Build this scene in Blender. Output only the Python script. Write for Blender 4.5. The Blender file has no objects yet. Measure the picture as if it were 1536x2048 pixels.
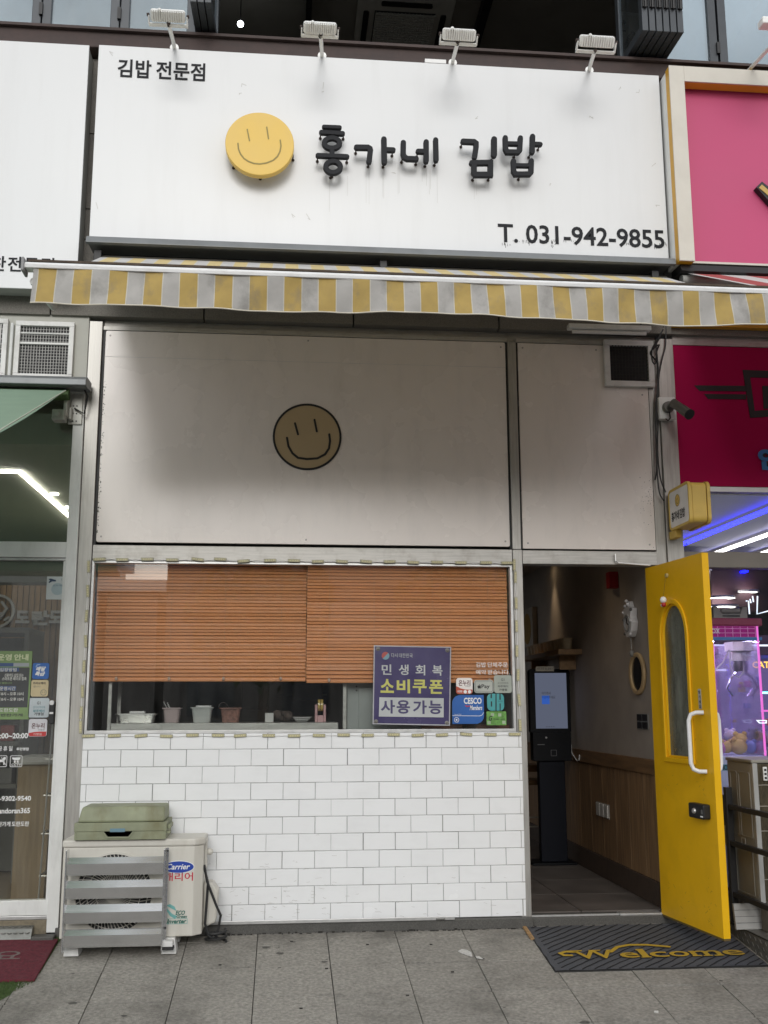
import bpy, bmesh, math, random
from mathutils import Vector, Matrix
random.seed(7)
SC = bpy.context.scene
COL = SC.collection
rad = math.radians

# ------------------------------------------------------------------ camera, sky, sun, exposure
CAM = Vector((0.0, -6.7, 1.322))
YAW, PITCH, ROLL, FPX = 0.0957366, 0.18245709, -0.00279793, 2105.84
fwd = Vector((math.sin(YAW)*math.cos(PITCH), math.cos(YAW)*math.cos(PITCH), math.sin(PITCH)))
rgt = Vector((math.cos(YAW), -math.sin(YAW), 0.0))
upv = rgt.cross(fwd)
RR = rgt*math.cos(ROLL) + upv*math.sin(ROLL)
UU = -rgt*math.sin(ROLL) + upv*math.cos(ROLL)
cam = bpy.data.cameras.new('camera')
cam_o = bpy.data.objects.new('camera', cam); COL.objects.link(cam_o)
m3 = Matrix((RR, UU, -fwd)).transposed()
cam_o.matrix_world = Matrix.Translation(CAM) @ m3.to_4x4()
cam.sensor_fit = 'VERTICAL'; cam.sensor_height = 36.0; cam.sensor_width = 27.0
cam.lens = FPX/2048*36.0
cam.clip_start = 0.05; cam.clip_end = 500
SC.camera = cam_o

SUN_EL, SUN_AZ = rad(22), rad(184)       # azimuth clockwise from north (+Y): in front of the facade, a little to its left
w = bpy.data.worlds.new('World'); SC.world = w; w.use_nodes = True
wn, wl = w.node_tree.nodes, w.node_tree.links
for n in list(wn): wn.remove(n)
o_ = wn.new('ShaderNodeOutputWorld'); bg = wn.new('ShaderNodeBackground')
sky = wn.new('ShaderNodeTexSky'); sky.sky_type = 'NISHITA'; sky.sun_disc = False
sky.sun_elevation = SUN_EL; sky.sun_rotation = SUN_AZ; sky.dust_density = 3.0
hs = wn.new('ShaderNodeHueSaturation'); hs.inputs['Saturation'].default_value = 0.6
tc = wn.new('ShaderNodeTexCoord'); nz = wn.new('ShaderNodeTexNoise')
nz.inputs['Scale'].default_value = 3.0; nz.inputs['Detail'].default_value = 6; nz.inputs['Roughness'].default_value = .55
cr = wn.new('ShaderNodeMapRange'); cr.inputs[1].default_value = .35; cr.inputs[2].default_value = .68
cr.inputs[3].default_value = .55; cr.inputs[4].default_value = 1.5
mul = wn.new('ShaderNodeMixRGB'); mul.blend_type = 'MULTIPLY'; mul.inputs[0].default_value = 1
wl.new(tc.outputs['Generated'], nz.inputs['Vector']); wl.new(nz.outputs['Fac'], cr.inputs[0])
ov = wn.new('ShaderNodeMixRGB'); ov.inputs[0].default_value = .86; ov.inputs[2].default_value = (5.6, 5.85, 6.15, 1)   # thin even cloud over the clear sky
wl.new(sky.outputs[0], ov.inputs[1]); wl.new(ov.outputs[0], hs.inputs['Color']); wl.new(hs.outputs[0], mul.inputs[1]); wl.new(cr.outputs[0], mul.inputs[2])
wl.new(mul.outputs[0], bg.inputs['Color']); bg.inputs['Strength'].default_value = 0.14
wl.new(bg.outputs[0], o_.inputs['Surface'])
sun = bpy.data.lights.new('sun', 'SUN'); sun.energy = 0.8; sun.angle = rad(24); sun.color = (1, .99, .975)
sun_o = bpy.data.objects.new('sun', sun); COL.objects.link(sun_o)
sdir = Vector((math.sin(SUN_AZ)*math.cos(SUN_EL), math.cos(SUN_AZ)*math.cos(SUN_EL), math.sin(SUN_EL)))
sun_o.rotation_euler = sdir.to_track_quat('Z', 'Y').to_euler(); sun_o.location = sdir*40
vs = SC.view_settings
vs.view_transform = 'Standard'; vs.look = 'None'; vs.gamma = 1; vs.use_curve_mapping = False
vs.exposure = 0.42
SC.render.engine = 'CYCLES'; SC.cycles.use_denoising = True
SC.cycles.max_bounces = 8; SC.cycles.diffuse_bounces = 4; SC.cycles.transparent_max_bounces = 16
SC.cycles.sample_clamp_indirect = 6

# ------------------------------------------------------------------ survey helpers: a sighted direction met with a known plane
def ray(px, py): return RR*((px-768)/FPX) - UU*((py-1024)/FPX) + fwd
def at(px, py, Y=0.0):
    d = ray(px, py); return CAM + d*((Y-CAM.y)/d.y)
def atx(px, py, X):
    d = ray(px, py); return CAM + d*((X-CAM.x)/d.x)
def atz(px, py, Z):
    d = ray(px, py); return CAM + d*((Z-CAM.z)/d.z)
SL = 0.125                                   # the pavement falls away from the shop
def gz(y): return SL*y
def atg(px, py):
    d = ray(px, py); return CAM + d*((SL*CAM.y-CAM.z)/(d.z-SL*d.y))
def RC(x0, y0, x1, y1, Y=0.0):
    mx, my = (x0+x1)/2, (y0+y1)/2
    return at(x0, my, Y).x, at(x1, my, Y).x, at(mx, y1, Y).z, at(mx, y0, Y).z

# ------------------------------------------------------------------ materials
def lin(c): return tuple((v/255/12.92 if v <= 10.3 else ((v/255+.055)/1.055)**2.4) for v in c)
MATS = {}
def mk(name, col, rough=.6, metal=0.0, var=.12, vs=7.0, stretch=(1,1,1), bump=0.0, bs=120.0, grime=0.0, gs=2.5, gcol=(.12,.11,.09),
       gst=(1,1,1), rnd=0.0, spec=.5, trans=0.0, coat=0.0, detail=5):
    if name in MATS: return MATS[name]
    m = bpy.data.materials.new(name); m.use_nodes = True; MATS[name] = m
    N, L = m.node_tree.nodes, m.node_tree.links
    b = N['Principled BSDF']; out = N['Material Output']
    b.inputs['Roughness'].default_value = rough; b.inputs['Metallic'].default_value = metal
    b.inputs['Specular IOR Level'].default_value = spec
    if coat: b.inputs['Coat Weight'].default_value = coat; b.inputs['Coat Roughness'].default_value = .15
    geo = N.new('ShaderNodeNewGeometry')
    mp = N.new('ShaderNodeVectorMath'); mp.operation = 'MULTIPLY'; mp.inputs[1].default_value = stretch
    L.new(geo.outputs['Position'], mp.inputs[0])
    n1 = N.new('ShaderNodeTexNoise'); n1.inputs['Scale'].default_value = vs; n1.inputs['Detail'].default_value = detail
    L.new(mp.outputs[0], n1.inputs['Vector'])
    r1 = N.new('ShaderNodeMapRange'); r1.inputs[1].default_value = .25; r1.inputs[2].default_value = .75
    r1.inputs[3].default_value = 1-var; r1.inputs[4].default_value = 1+var
    L.new(n1.outputs['Fac'], r1.inputs[0])
    fac = r1.outputs[0]
    if rnd:
        oi = N.new('ShaderNodeObjectInfo'); r2 = N.new('ShaderNodeMapRange'); r2.inputs[3].default_value = 1-rnd; r2.inputs[4].default_value = 1+rnd
        L.new(oi.outputs['Random'], r2.inputs[0])
        mm = N.new('ShaderNodeMath'); mm.operation = 'MULTIPLY'; L.new(fac, mm.inputs[0]); L.new(r2.outputs[0], mm.inputs[1]); fac = mm.outputs[0]
    mx = N.new('ShaderNodeMixRGB'); mx.blend_type = 'MULTIPLY'; mx.inputs[0].default_value = 1; mx.inputs[1].default_value = (*col, 1)
    L.new(fac, mx.inputs[2]); colout = mx.outputs[0]
    if grime:
        mg = N.new('ShaderNodeVectorMath'); mg.operation = 'MULTIPLY'; mg.inputs[1].default_value = gst
        L.new(geo.outputs['Position'], mg.inputs[0])
        n2 = N.new('ShaderNodeTexNoise'); n2.inputs['Scale'].default_value = gs; n2.inputs['Detail'].default_value = 8; n2.inputs['Roughness'].default_value = .65
        L.new(mg.outputs[0], n2.inputs['Vector'])
        r3 = N.new('ShaderNodeMapRange'); r3.inputs[1].default_value = .5; r3.inputs[2].default_value = .78; r3.inputs[3].default_value = 0; r3.inputs[4].default_value = grime
        L.new(n2.outputs['Fac'], r3.inputs[0])
        mg2 = N.new('ShaderNodeMixRGB'); mg2.inputs[2].default_value = (*gcol, 1)
        L.new(r3.outputs[0], mg2.inputs[0]); L.new(colout, mg2.inputs[1]); colout = mg2.outputs[0]
    L.new(colout, b.inputs['Base Color'])
    rr = N.new('ShaderNodeMapRange'); rr.inputs[3].default_value = max(0, rough-.08); rr.inputs[4].default_value = min(1, rough+.08)
    L.new(n1.outputs['Fac'], rr.inputs[0]); L.new(rr.outputs[0], b.inputs['Roughness'])
    if bump:
        n3 = N.new('ShaderNodeTexNoise'); n3.inputs['Scale'].default_value = bs; n3.inputs['Detail'].default_value = 3
        L.new(mp.outputs[0], n3.inputs['Vector'])
        bp = N.new('ShaderNodeBump'); bp.inputs['Strength'].default_value = bump; bp.inputs['Distance'].default_value = .01
        L.new(n3.outputs['Fac'], bp.inputs['Height']); L.new(bp.outputs[0], b.inputs['Normal'])
    if trans:
        tr = N.new('ShaderNodeBsdfTranslucent'); L.new(colout, tr.inputs['Color'])
        ms = N.new('ShaderNodeMixShader'); ms.inputs[0].default_value = trans
        L.new(b.outputs[0], ms.inputs[1]); L.new(tr.outputs[0], ms.inputs[2]); L.new(ms.outputs[0], out.inputs['Surface'])
    m['_col'] = colout.node.name
    return m

def emit(name, col, s):
    m = bpy.data.materials.new(name); m.use_nodes = True; N, L = m.node_tree.nodes, m.node_tree.links
    N.remove(N['Principled BSDF']); e = N.new('ShaderNodeEmission'); e.inputs[0].default_value = (*col, 1); e.inputs[1].default_value = s
    L.new(e.outputs[0], N['Material Output'].inputs['Surface']); return m

def glass(name, tint=(1,1,1), base=.06, edge=.6, dust=.03, dcol=(.6,.6,.58), rough=.01, gc=(1,1,1)):
    m = bpy.data.materials.new(name); m.use_nodes = True; N, L = m.node_tree.nodes, m.node_tree.links
    N.remove(N['Principled BSDF'])
    t = N.new('ShaderNodeBsdfTransparent'); t.inputs[0].default_value = (*tint, 1)
    g = N.new('ShaderNodeBsdfGlossy'); g.inputs['Roughness'].default_value = rough; g.inputs[0].default_value = (*gc, 1)
    d = N.new('ShaderNodeBsdfDiffuse'); d.inputs[0].default_value = (*dcol, 1)
    lw = N.new('ShaderNodeLayerWeight'); lw.inputs[0].default_value = .25
    mr = N.new('ShaderNodeMapRange'); mr.inputs[3].default_value = base; mr.inputs[4].default_value = edge
    L.new(lw.outputs['Fresnel'], mr.inputs[0])
    a = N.new('ShaderNodeMixShader'); L.new(mr.outputs[0], a.inputs[0]); L.new(t.outputs[0], a.inputs[1]); L.new(g.outputs[0], a.inputs[2])
    geo = N.new('ShaderNodeNewGeometry'); nz = N.new('ShaderNodeTexNoise'); nz.inputs['Scale'].default_value = 9; nz.inputs['Detail'].default_value = 7
    vm = N.new('ShaderNodeVectorMath'); vm.operation = 'MULTIPLY'; vm.inputs[1].default_value = (1.5, 1, .35)
    L.new(geo.outputs['Position'], vm.inputs[0]); L.new(vm.outputs[0], nz.inputs['Vector'])
    r = N.new('ShaderNodeMapRange'); r.inputs[1].default_value = .35; r.inputs[2].default_value = .8; r.inputs[3].default_value = dust*.3; r.inputs[4].default_value = dust*2
    L.new(nz.outputs['Fac'], r.inputs[0])
    s = N.new('ShaderNodeMixShader'); L.new(r.outputs[0], s.inputs[0]); L.new(a.outputs[0], s.inputs[1]); L.new(d.outputs[0], s.inputs[2])
    L.new(s.outputs[0], N['Material Output'].inputs['Surface']); return m

# ------------------------------------------------------------------ mesh builder
ORG = {}
class MB:
    def __init__(s, tf=None): s.v = []; s.f = []; s.mi = []; s.tf = tf; s.m = 0
    def add(s, vs, fs):
        k = len(s.v)
        s.v += [Vector(s.tf(*p)) if s.tf else Vector(p) for p in vs]
        s.f += [[i+k for i in f] for f in fs]; s.mi += [s.m]*len(fs); return s
    def box(s, x0, x1, y0, y1, z0, z1):
        return s.add([(x,y,z) for x in (x0,x1) for y in (y0,y1) for z in (z0,z1)], [(0,1,3,2),(4,6,7,5),(0,4,5,1),(2,3,7,6),(0,2,6,4),(1,5,7,3)])
    def hexa(s, p): return s.add(p, [(0,1,2,3),(4,7,6,5),(0,4,5,1),(1,5,6,2),(2,6,7,3),(3,7,4,0)])   # two quads, front and back
    def prism(s, poly, c0, c1, ax='y'):
        n = len(poly); e = {'y': lambda a,b,c: (a,c,b), 'x': lambda a,b,c: (c,a,b), 'z': lambda a,b,c: (a,b,c)}[ax]
        return s.add([e(a,b,c0) for a,b in poly]+[e(a,b,c1) for a,b in poly],
                     [list(range(n)), list(range(2*n-1, n-1, -1))]+[(i,(i+1)%n,n+(i+1)%n,n+i) for i in range(n)])
    def ring(s, outer, inner, c0, c1, ax='y'):
        n = len(outer); e = {'y': lambda a,b,c: (a,c,b), 'x': lambda a,b,c: (c,a,b), 'z': lambda a,b,c: (a,b,c)}[ax]
        vs = [e(*p,c0) for p in outer]+[e(*p,c0) for p in inner]+[e(*p,c1) for p in outer]+[e(*p,c1) for p in inner]
        fs = []
        for i in range(n):
            j = (i+1)%n
            fs += [(i,j,n+j,n+i), (2*n+i,3*n+i,3*n+j,2*n+j), (i,2*n+i,2*n+j,j), (n+i,n+j,3*n+j,3*n+i)]
        return s.add(vs, fs)
    def tube(s, pts, r, n=8, closed=False):
        pts = [Vector(p) for p in pts]; vs = []; fs = []; N = len(pts); up = None
        for i, p in enumerate(pts):
            a = pts[i-1] if (i > 0 or closed) else p; b = pts[(i+1) % N] if (i < N-1 or closed) else p
            t = (b-a).normalized() if (b-a).length > 1e-9 else Vector((0,0,1))
            if up is None: up = t.orthogonal().normalized()
            u = (up - t*up.dot(t)); u = u.normalized() if u.length > 1e-6 else t.orthogonal().normalized(); up = u
            v = t.cross(u); rr = r[i] if isinstance(r, (list,tuple)) else r
            vs += [tuple(p+(u*math.cos(2*math.pi*k/n)+v*math.sin(2*math.pi*k/n))*rr) for k in range(n)]
        M = N if closed else N-1
        for i in range(M):
            for k in range(n):
                a, b = i*n+k, i*n+(k+1)%n; c, d = ((i+1)%N)*n+(k+1)%n, ((i+1)%N)*n+k
                fs.append((a,b,c,d))
        if not closed: fs += [list(range(n-1,-1,-1)), [(N-1)*n+k for k in range(n)]]
        return s.add(vs, fs)
    def lathe(s, prof, c, ax='y', n=24):
        c = Vector(c); vs = []; fs = []
        for r, h in prof:
            for k in range(n):
                a = 2*math.pi*k/n; p = (r*math.cos(a), r*math.sin(a))
                vs.append(tuple(c+Vector({'y': (p[0],h,p[1]), 'x': (h,p[0],p[1]), 'z': (p[0],p[1],h)}[ax])))
        for i in range(len(prof)-1):
            for k in range(n): fs.append((i*n+k, i*n+(k+1)%n, (i+1)*n+(k+1)%n, (i+1)*n+k))
        fs += [list(range(n-1,-1,-1)), [(len(prof)-1)*n+k for k in range(n)]]
        return s.add(vs, fs)
    def ball(s, c, r, sq=(1,1,1), n=10):
        return s.lathe([(max(1e-4, r*math.sin(math.pi*i/n))*1, -r*math.cos(math.pi*i/n)*sq[2]) for i in range(n+1)], c, 'z', 12)
    def stroke(s, pts, wd, c0, c1, closed=False, cap=True, ax='y'):
        P = [Vector(p) for p in pts]; n = len(P); Lf, Rt = [], []
        for i in range(n):
            a = P[i-1] if (i > 0 or closed) else None; b = P[(i+1) % n] if (i < n-1 or closed) else None
            t1 = (P[i]-a).normalized() if a is not None else None; t2 = (b-P[i]).normalized() if b is not None else None
            t1 = t1 or t2; t2 = t2 or t1
            nn = Vector((-t1.y-t2.y, t1.x+t2.x)); nn.normalize(); cs = max(.35, nn.dot(Vector((-t1.y, t1.x))))
            Lf.append(P[i]+nn*(wd/2/cs)); Rt.append(P[i]-nn*(wd/2/cs))
        if closed: return s.ring([tuple(p) for p in Lf], [tuple(p) for p in Rt], c0, c1, ax)
        poly = [tuple(p) for p in Lf]
        def capp(c, t):
            a0 = math.atan2(t.x, -t.y)
            return [(c.x+math.cos(a0-math.pi*k/6)*wd/2, c.y+math.sin(a0-math.pi*k/6)*wd/2) for k in range(1, 6)]
        if cap: poly += capp(P[-1], (P[-1]-P[-2]).normalized())
        poly += [tuple(p) for p in reversed(Rt)]
        if cap: poly += capp(P[0], (P[0]-P[1]).normalized())
        return s.prism(poly, c0, c1, ax)
    def build(s, name, mats, parent=None, smooth=False, bev=0.0, kind=None, label=None, mesh_only=False, org=None):
        if not isinstance(mats, (list,tuple)): mats = [mats]
        if parent is not None: o = ORG[parent.name]
        elif org is not None: o = Vector(org)
        else:
            xs = [v.x for v in s.v]; ys = [v.y for v in s.v]; zs = [v.z for v in s.v]
            o = Vector(((min(xs)+max(xs))/2, (min(ys)+max(ys))/2, min(zs)))
        me = bpy.data.meshes.new(name); me.from_pydata([tuple(v-o) for v in s.v], [], s.f)
        for m in mats: me.materials.append(m)
        me.polygons.foreach_set('material_index', s.mi)
        b = bmesh.new(); b.from_mesh(me); bmesh.ops.recalc_face_normals(b, faces=b.faces); b.to_mesh(me); b.free()
        if smooth:
            me.polygons.foreach_set('use_smooth', [True]*len(me.polygons))
            me.set_sharp_from_angle(angle=rad(40))
        if mesh_only: return me
        ob = bpy.data.objects.new(name, me); COL.objects.link(ob)
        if parent is not None: ob.parent = parent
        else: ob.location = o
        ORG[ob.name] = o
        if bev:
            md = ob.modifiers.new('bevel', 'BEVEL'); md.width = bev; md.segments = 2; md.limit_method = 'ANGLE'; md.angle_limit = rad(40)
        if kind: ob['kind'] = kind
        if label: ob['label'] = label
        return ob
def tag(o, label, cat, group=None, kind=None):
    o['label'] = label; o['category'] = cat
    if group: o['group'] = group
    if kind: o['kind'] = kind
    return o
def thing(name, label, cat, loc, group=None, kind=None):
    o = bpy.data.objects.new(name, None); COL.objects.link(o); o.location = loc; o.empty_display_size = .1
    ORG[o.name] = Vector(loc); return tag(o, label, cat, group, kind)
def struct(name, loc=(0,0,0)):
    o = bpy.data.objects.new(name, None); COL.objects.link(o); o.location = loc; ORG[o.name] = Vector(loc); o['kind'] = 'structure'; return o
def piece(name, me, parent, loc, rot=None):
    o = bpy.data.objects.new(name, me); COL.objects.link(o)
    o.parent = parent; o.location = Vector(loc)-(ORG[parent.name] if parent else Vector())
    if rot: o.rotation_euler = rot
    return o
def clone(o, delta, parent=None):
    """copy of a thing with copies of its parts and sub-parts"""
    c = o.copy(); COL.objects.link(c)
    if parent is None: c.location = o.location+Vector(delta); ORG[c.name] = ORG[o.name]+Vector(delta)
    else: c.parent = parent; ORG[c.name] = ORG[o.name]+Vector(delta)
    for ch in list(o.children): clone(ch, delta, c)
    return c

# ------------------------------------------------------------------ lettering: the built-in font, turned into a mesh
def txt(body, x0, x1, z0, z1, y, m, parent, name='lettering', bold=.0, ext=.0015, tf=None, shear=0.0, space=1.0, word=1.0):
    cu = bpy.data.curves.new('text', 'FONT'); cu.body = body; cu.offset = bold; cu.resolution_u = 3; cu.shear = shear
    cu.space_character = space; cu.space_word = word
    to = bpy.data.objects.new('text', cu)
    me = bpy.data.meshes.new_from_object(to)
    co = [v.co.copy() for v in me.vertices]; fs = [list(p.vertices) for p in me.polygons]
    bpy.data.objects.remove(to); bpy.data.curves.remove(cu); bpy.data.meshes.remove(me)
    if not co: return None
    ax, bx = min(c.x for c in co), max(c.x for c in co); ay, by = min(c.y for c in co), max(c.y for c in co)
    b = MB(tf)
    def M_(c, d): return (x0+(c.x-ax)/(bx-ax)*(x1-x0), y+d, z0+(c.y-ay)/max(1e-6, by-ay)*(z1-z0))
    b.add([M_(c, 0) for c in co], fs)
    if ext > .0016:
        # side walls
        from collections import Counter
        cnt = Counter()
        for f in fs:
            for i in range(len(f)): cnt[tuple(sorted((f[i], f[(i+1)%len(f)])))] += 1
        vs = []; ff = []
        for (p, q), k in cnt.items():
            if k == 1:
                t = len(vs); vs += [M_(co[p],0), M_(co[q],0), M_(co[q],ext), M_(co[p],ext)]; ff.append((t,t+1,t+2,t+3))
        b.add(vs, ff)
    me_ = None
    o = ORG[parent.name] if parent else Vector()
    me_ = bpy.data.meshes.new(name); me_.from_pydata([tuple(v-o) for v in b.v], [], b.f); me_.materials.append(m)
    ob = bpy.data.objects.new(name, me_); COL.objects.link(ob)
    if parent: ob.parent = parent
    ORG[ob.name] = o
    return ob
def ptxt(body, x0, y0, x1, y1, Y, m, parent, **k):
    a, b, c, d = RC(x0, y0, x1, y1, Y); return txt(body, a, b, c, d, Y, m, parent, **k)

def rrect(x0, x1, z0, z1, r, n=5):
    out = []
    for cx, cz, a in ((x1-r, z1-r, 0), (x0+r, z1-r, 90), (x0+r, z0+r, 180), (x1-r, z0+r, 270)):
        out += [(cx+r*math.cos(rad(a+90*k/n)), cz+r*math.sin(rad(a+90*k/n))) for k in range(n+1)]
    return out
def circ(cx, cz, r, n=40, rz=None): return [(cx+r*math.cos(2*math.pi*k/n), cz+(rz or r)*math.sin(2*math.pi*k/n)) for k in range(n)]
# ------------------------------------------------------------------ palette
SIGNW = mk('sign white', (.69,.70,.705), .35, var=.02, vs=1.5, grime=.10, gs=3.0, gcol=(.42,.41,.38), gst=(3.2,1,.28))
PANELW = mk('panel white', (.82,.755,.70), .27, bump=.05, bs=2.2, spec=.8, var=.03, vs=2, grime=.25, gs=4, gcol=(.4,.38,.36), gst=(1.6,1,.5))
STEEL = mk('brushed steel', (.40,.39,.365), .42, .6, var=.18, vs=14, stretch=(6,6,.35), grime=.5, gs=5, gcol=(.22,.2,.17), gst=(2,2,.5))
STEELH = mk('brushed steel rail', (.42,.41,.385), .42, .55, var=.2, vs=14, stretch=(.35,6,6), grime=.6, gs=9, gcol=(.2,.18,.15))
WALUM = mk('white aluminium', (.75,.76,.74), .4, var=.06, vs=9, grime=.35, gs=6, gcol=(.3,.3,.28), gst=(2,2,.5))
ALU = mk('aluminium', (.6,.6,.59), .35, .6, var=.1, vs=20)
DKFR = mk('dark window frame', (.055,.062,.07), .4, .2, var=.1)
BLK = mk('black', (.012,.012,.013), .5, var=.1)
RUB = mk('black rubber', (.02,.02,.02), .6, var=.1)
INK = mk('charcoal lettering', (.011,.012,.015), .6, spec=.25, var=.1)
WHT = mk('white print', (.8,.8,.79), .5, var=.03)
GRAN = mk('grey granite', (.19,.178,.158), .75, var=.32, vs=160, bump=.15, bs=220, grime=.5, gs=2, gcol=(.05,.05,.045), rnd=.08)
DGRAN = mk('dark granite', (.085,.082,.075), .6, var=.35, vs=140, bump=.1, bs=200, grime=.5, gs=4, gcol=(.03,.03,.028))
BROWN = mk('rusty brown ledge', (.06,.04,.036), .7, var=.25, vs=12, grime=.5, gs=9, gcol=(.025,.02,.018), gst=(.4,1,2))
YEL = mk('yellow enamel', (.80,.45,.008), .42, var=.05, vs=4, grime=.2, gs=7, gcol=(.40,.22,.01), spec=.3)
YELDISC = mk('matte yellow', (.74,.50,.11), .5, var=.03)
YELBOX = mk('faded yellow plastic', (.66,.46,.10), .5, var=.06, grime=.3, gs=5, gcol=(.3,.2,.06))
GLASSW = glass('window glass', (.97,.98,.97), .085, .6, .010)
GLASSUP = glass('tinted upper glass', (.5,.55,.56), .30, .85, .04, gc=(.80,.92,1))
GLASSD = glass('shop door glass', (.9,.9,.87), .06, .6, .025)
GLASSA = glass('arcade glass', (.95,.95,.98), .025, .6, .008)
RIBGL = glass('ribbed door glass', (.45,.47,.43), .06, .5, .5, (.26,.27,.23), .15)
MACHGL = glass('machine glass', (.92,.9,.97), .05, .5, .04, (.5,.45,.65))
def smiley_arc(c, r, pts):   # face strokes given in circle radii
    return [(c[0]+x*r, c[1]+z*r) for x, z in pts]

# ------------------------------------------------------------------ ground: road, kerb, sloping pavement of square pavers
PAV = mk('grey paver', (.285,.27,.24), .85, var=.36, vs=55, bump=.5, bs=150, grime=.75, gs=2.2, gcol=(.085,.08,.07), rnd=.10, detail=9)
GROUT = mk('dark joint', (.045,.042,.037), .95, var=.3, vs=40)
ASPH = mk('asphalt', (.05,.05,.052), .9, var=.3, vs=60, bump=.4, bs=90)
MB().add([(-150,-200,-.47),(150,-200,-.47),(150,60,-.47),(-150,60,-.47)], [(0,1,2,3)]).build('ground', ASPH, kind='structure')
YK = -2.62
pv = struct('pavement')
b = MB(); b.hexa([(-9,YK,gz(YK)-.012),(9,YK,gz(YK)-.012),(9,.04,gz(.04)-.012),(-9,.04,gz(.04)-.012),(-9,YK,-.6),(9,YK,-.6),(9,.04,-.6),(-9,.04,-.6)])
b.build('bedding', GROUT, pv)
kb = MB()
for k in range(-8, 9): kb.hexa([(k*1.0+.004,YK-.16,gz(YK)),(k*1.0+.996,YK-.16,gz(YK)),(k*1.0+.996,YK-.004,gz(YK)),(k*1.0+.004,YK-.004,gz(YK)),(k+.004,YK-.17,-.6),(k+.996,YK-.17,-.6),(k+.996,YK-.004,-.6),(k+.004,YK-.004,-.6)])
kb.build('kerb', mk('kerb stone', (.3,.29,.27), .8, var=.2, vs=60), kind='structure')
def paver_mesh(wd, dp):
    h = .03; b = MB(); b.hexa([(0,0,0),(wd,0,0),(wd,dp,dp*SL),(0,dp,dp*SL),(0,0,-h),(wd,0,-h),(wd,dp,dp*SL-h),(0,dp,dp*SL-h)])
    return b.build('paver', PAV, mesh_only=True, org=(0,0,0))
PM, PMS = paver_mesh(.4030, .3915), paver_mesh(.4030, .152)
XJ, PIT = -.121, .408
rows = [(-.162+.002, PMS)] + [(-.162-PIT*(k+1)+.002, PM) for k in range(6)]
for y, me in rows:
    for c in range(-10, 14):
        x = XJ+.002+PIT*c
        if -3.6 < x < 4.2:
            o = piece('paver', me, pv, (x, y, gz(y)+random.uniform(-.0012,.0012)), (random.uniform(-.003,.003), random.uniform(-.003,.003), random.uniform(-.002,.002)))

# ------------------------------------------------------------------ the building: granite band, ledge, open upper floor
bld = thing('commercial_building', 'grey granite commercial building with folded open windows on its upper floor', 'building', (0,.3,0))
MB().box(-6,7,.12,.32,3.84,5.84).build('wall', GRAN, bld)
for x in [-3.5+.985*k for k in range(10)]:
    MB().box(x+.003,x+.979,-.02,.118,3.955,4.36).build('stone_panel', GRAN, bld, bev=.003)
    MB().box(x+.003,x+.979,-.045,.118,3.825,3.950).build('stone_panel', GRAN, bld, bev=.003)
zs = [4.366, 4.585, 5.13, 5.69]
for a, c in zip(zs, zs[1:]): MB().box(-1.75,-.95,-.02,.118,a,c-.006).build('stone_panel', GRAN, bld, bev=.003)
for a, c in zip(zs, zs[1:]): MB().box(2.4,3.0,-.02,.118,a,c-.006).build('stone_panel', GRAN, bld, bev=.003)
MB().box(-6,7,-.13,.1,5.70,5.835).build('steel_ledge', BROWN, bld, bev=.006)
MB().box(-6,7,-.16,-.132,5.815,5.835).build('ledge_lip', BROWN, bld)
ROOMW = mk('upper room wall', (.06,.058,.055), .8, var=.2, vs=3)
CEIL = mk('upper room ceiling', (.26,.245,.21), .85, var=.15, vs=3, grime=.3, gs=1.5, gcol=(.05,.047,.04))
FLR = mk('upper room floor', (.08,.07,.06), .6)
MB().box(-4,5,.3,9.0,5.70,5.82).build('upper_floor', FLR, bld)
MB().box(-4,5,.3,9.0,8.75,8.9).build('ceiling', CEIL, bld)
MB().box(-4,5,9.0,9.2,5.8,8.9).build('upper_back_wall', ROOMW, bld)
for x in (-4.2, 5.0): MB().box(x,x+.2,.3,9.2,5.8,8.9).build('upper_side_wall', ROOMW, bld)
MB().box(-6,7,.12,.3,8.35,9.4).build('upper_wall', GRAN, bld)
for x, wd in ((.15,.06),(2.02,.09)):
    MB().box(x,x+wd,.3,8.9,8.64,8.748).build('ceiling_track', BLK, bld)
MB().box(-.62,.5,7.0,7.1,5.82,8.74).build('partition', BLK, bld)
MB().tube([(1.72,4.5,8.74),(1.75,4.35,8.55),(1.95,4.3,8.42),(2.1,4.5,8.45),(2.12,4.9,8.6)], .07, 10).build('duct_hose', BLK, bld, smooth=True)
# sashes: each frame a part, its pane a sub-part
def sash(x0, x1, z0=5.865, z1=8.2, y0=.06, y1=.12, fr=.062):
    f = MB(); f.ring([(x0,z0),(x1,z0),(x1,z1),(x0,z1)], [(x0+fr,z0+fr),(x1-fr,z0+fr),(x1-fr,z1-fr),(x0+fr,z1-fr)], y0, y1)
    f = f.build('window', DKFR, bld, bev=.004)
    MB().box(x0+fr,x1-fr,(y0+y1)/2-.01,(y0+y1)/2+.01,z0+fr,z1-fr).build('pane', GLASSUP, f)
    MB().box(x1-.012,x1+.012,y0-.02,y0-.002,z0+.18,z0+.27).build('hinge', BLK, f)
    return f
xs = [at(-70,40,.06).x, at(82.5,40,.06).x, at(239,52,.06).x, at(392,60,.06).x]
for a, c in zip(xs, xs[1:]): sash(a+.004, c-.004)
sash(at(1300,120,.06).x, at(1437,120,.06).x); sash(at(1441,120,.06).x, at(1590,120,.06).x)
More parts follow.
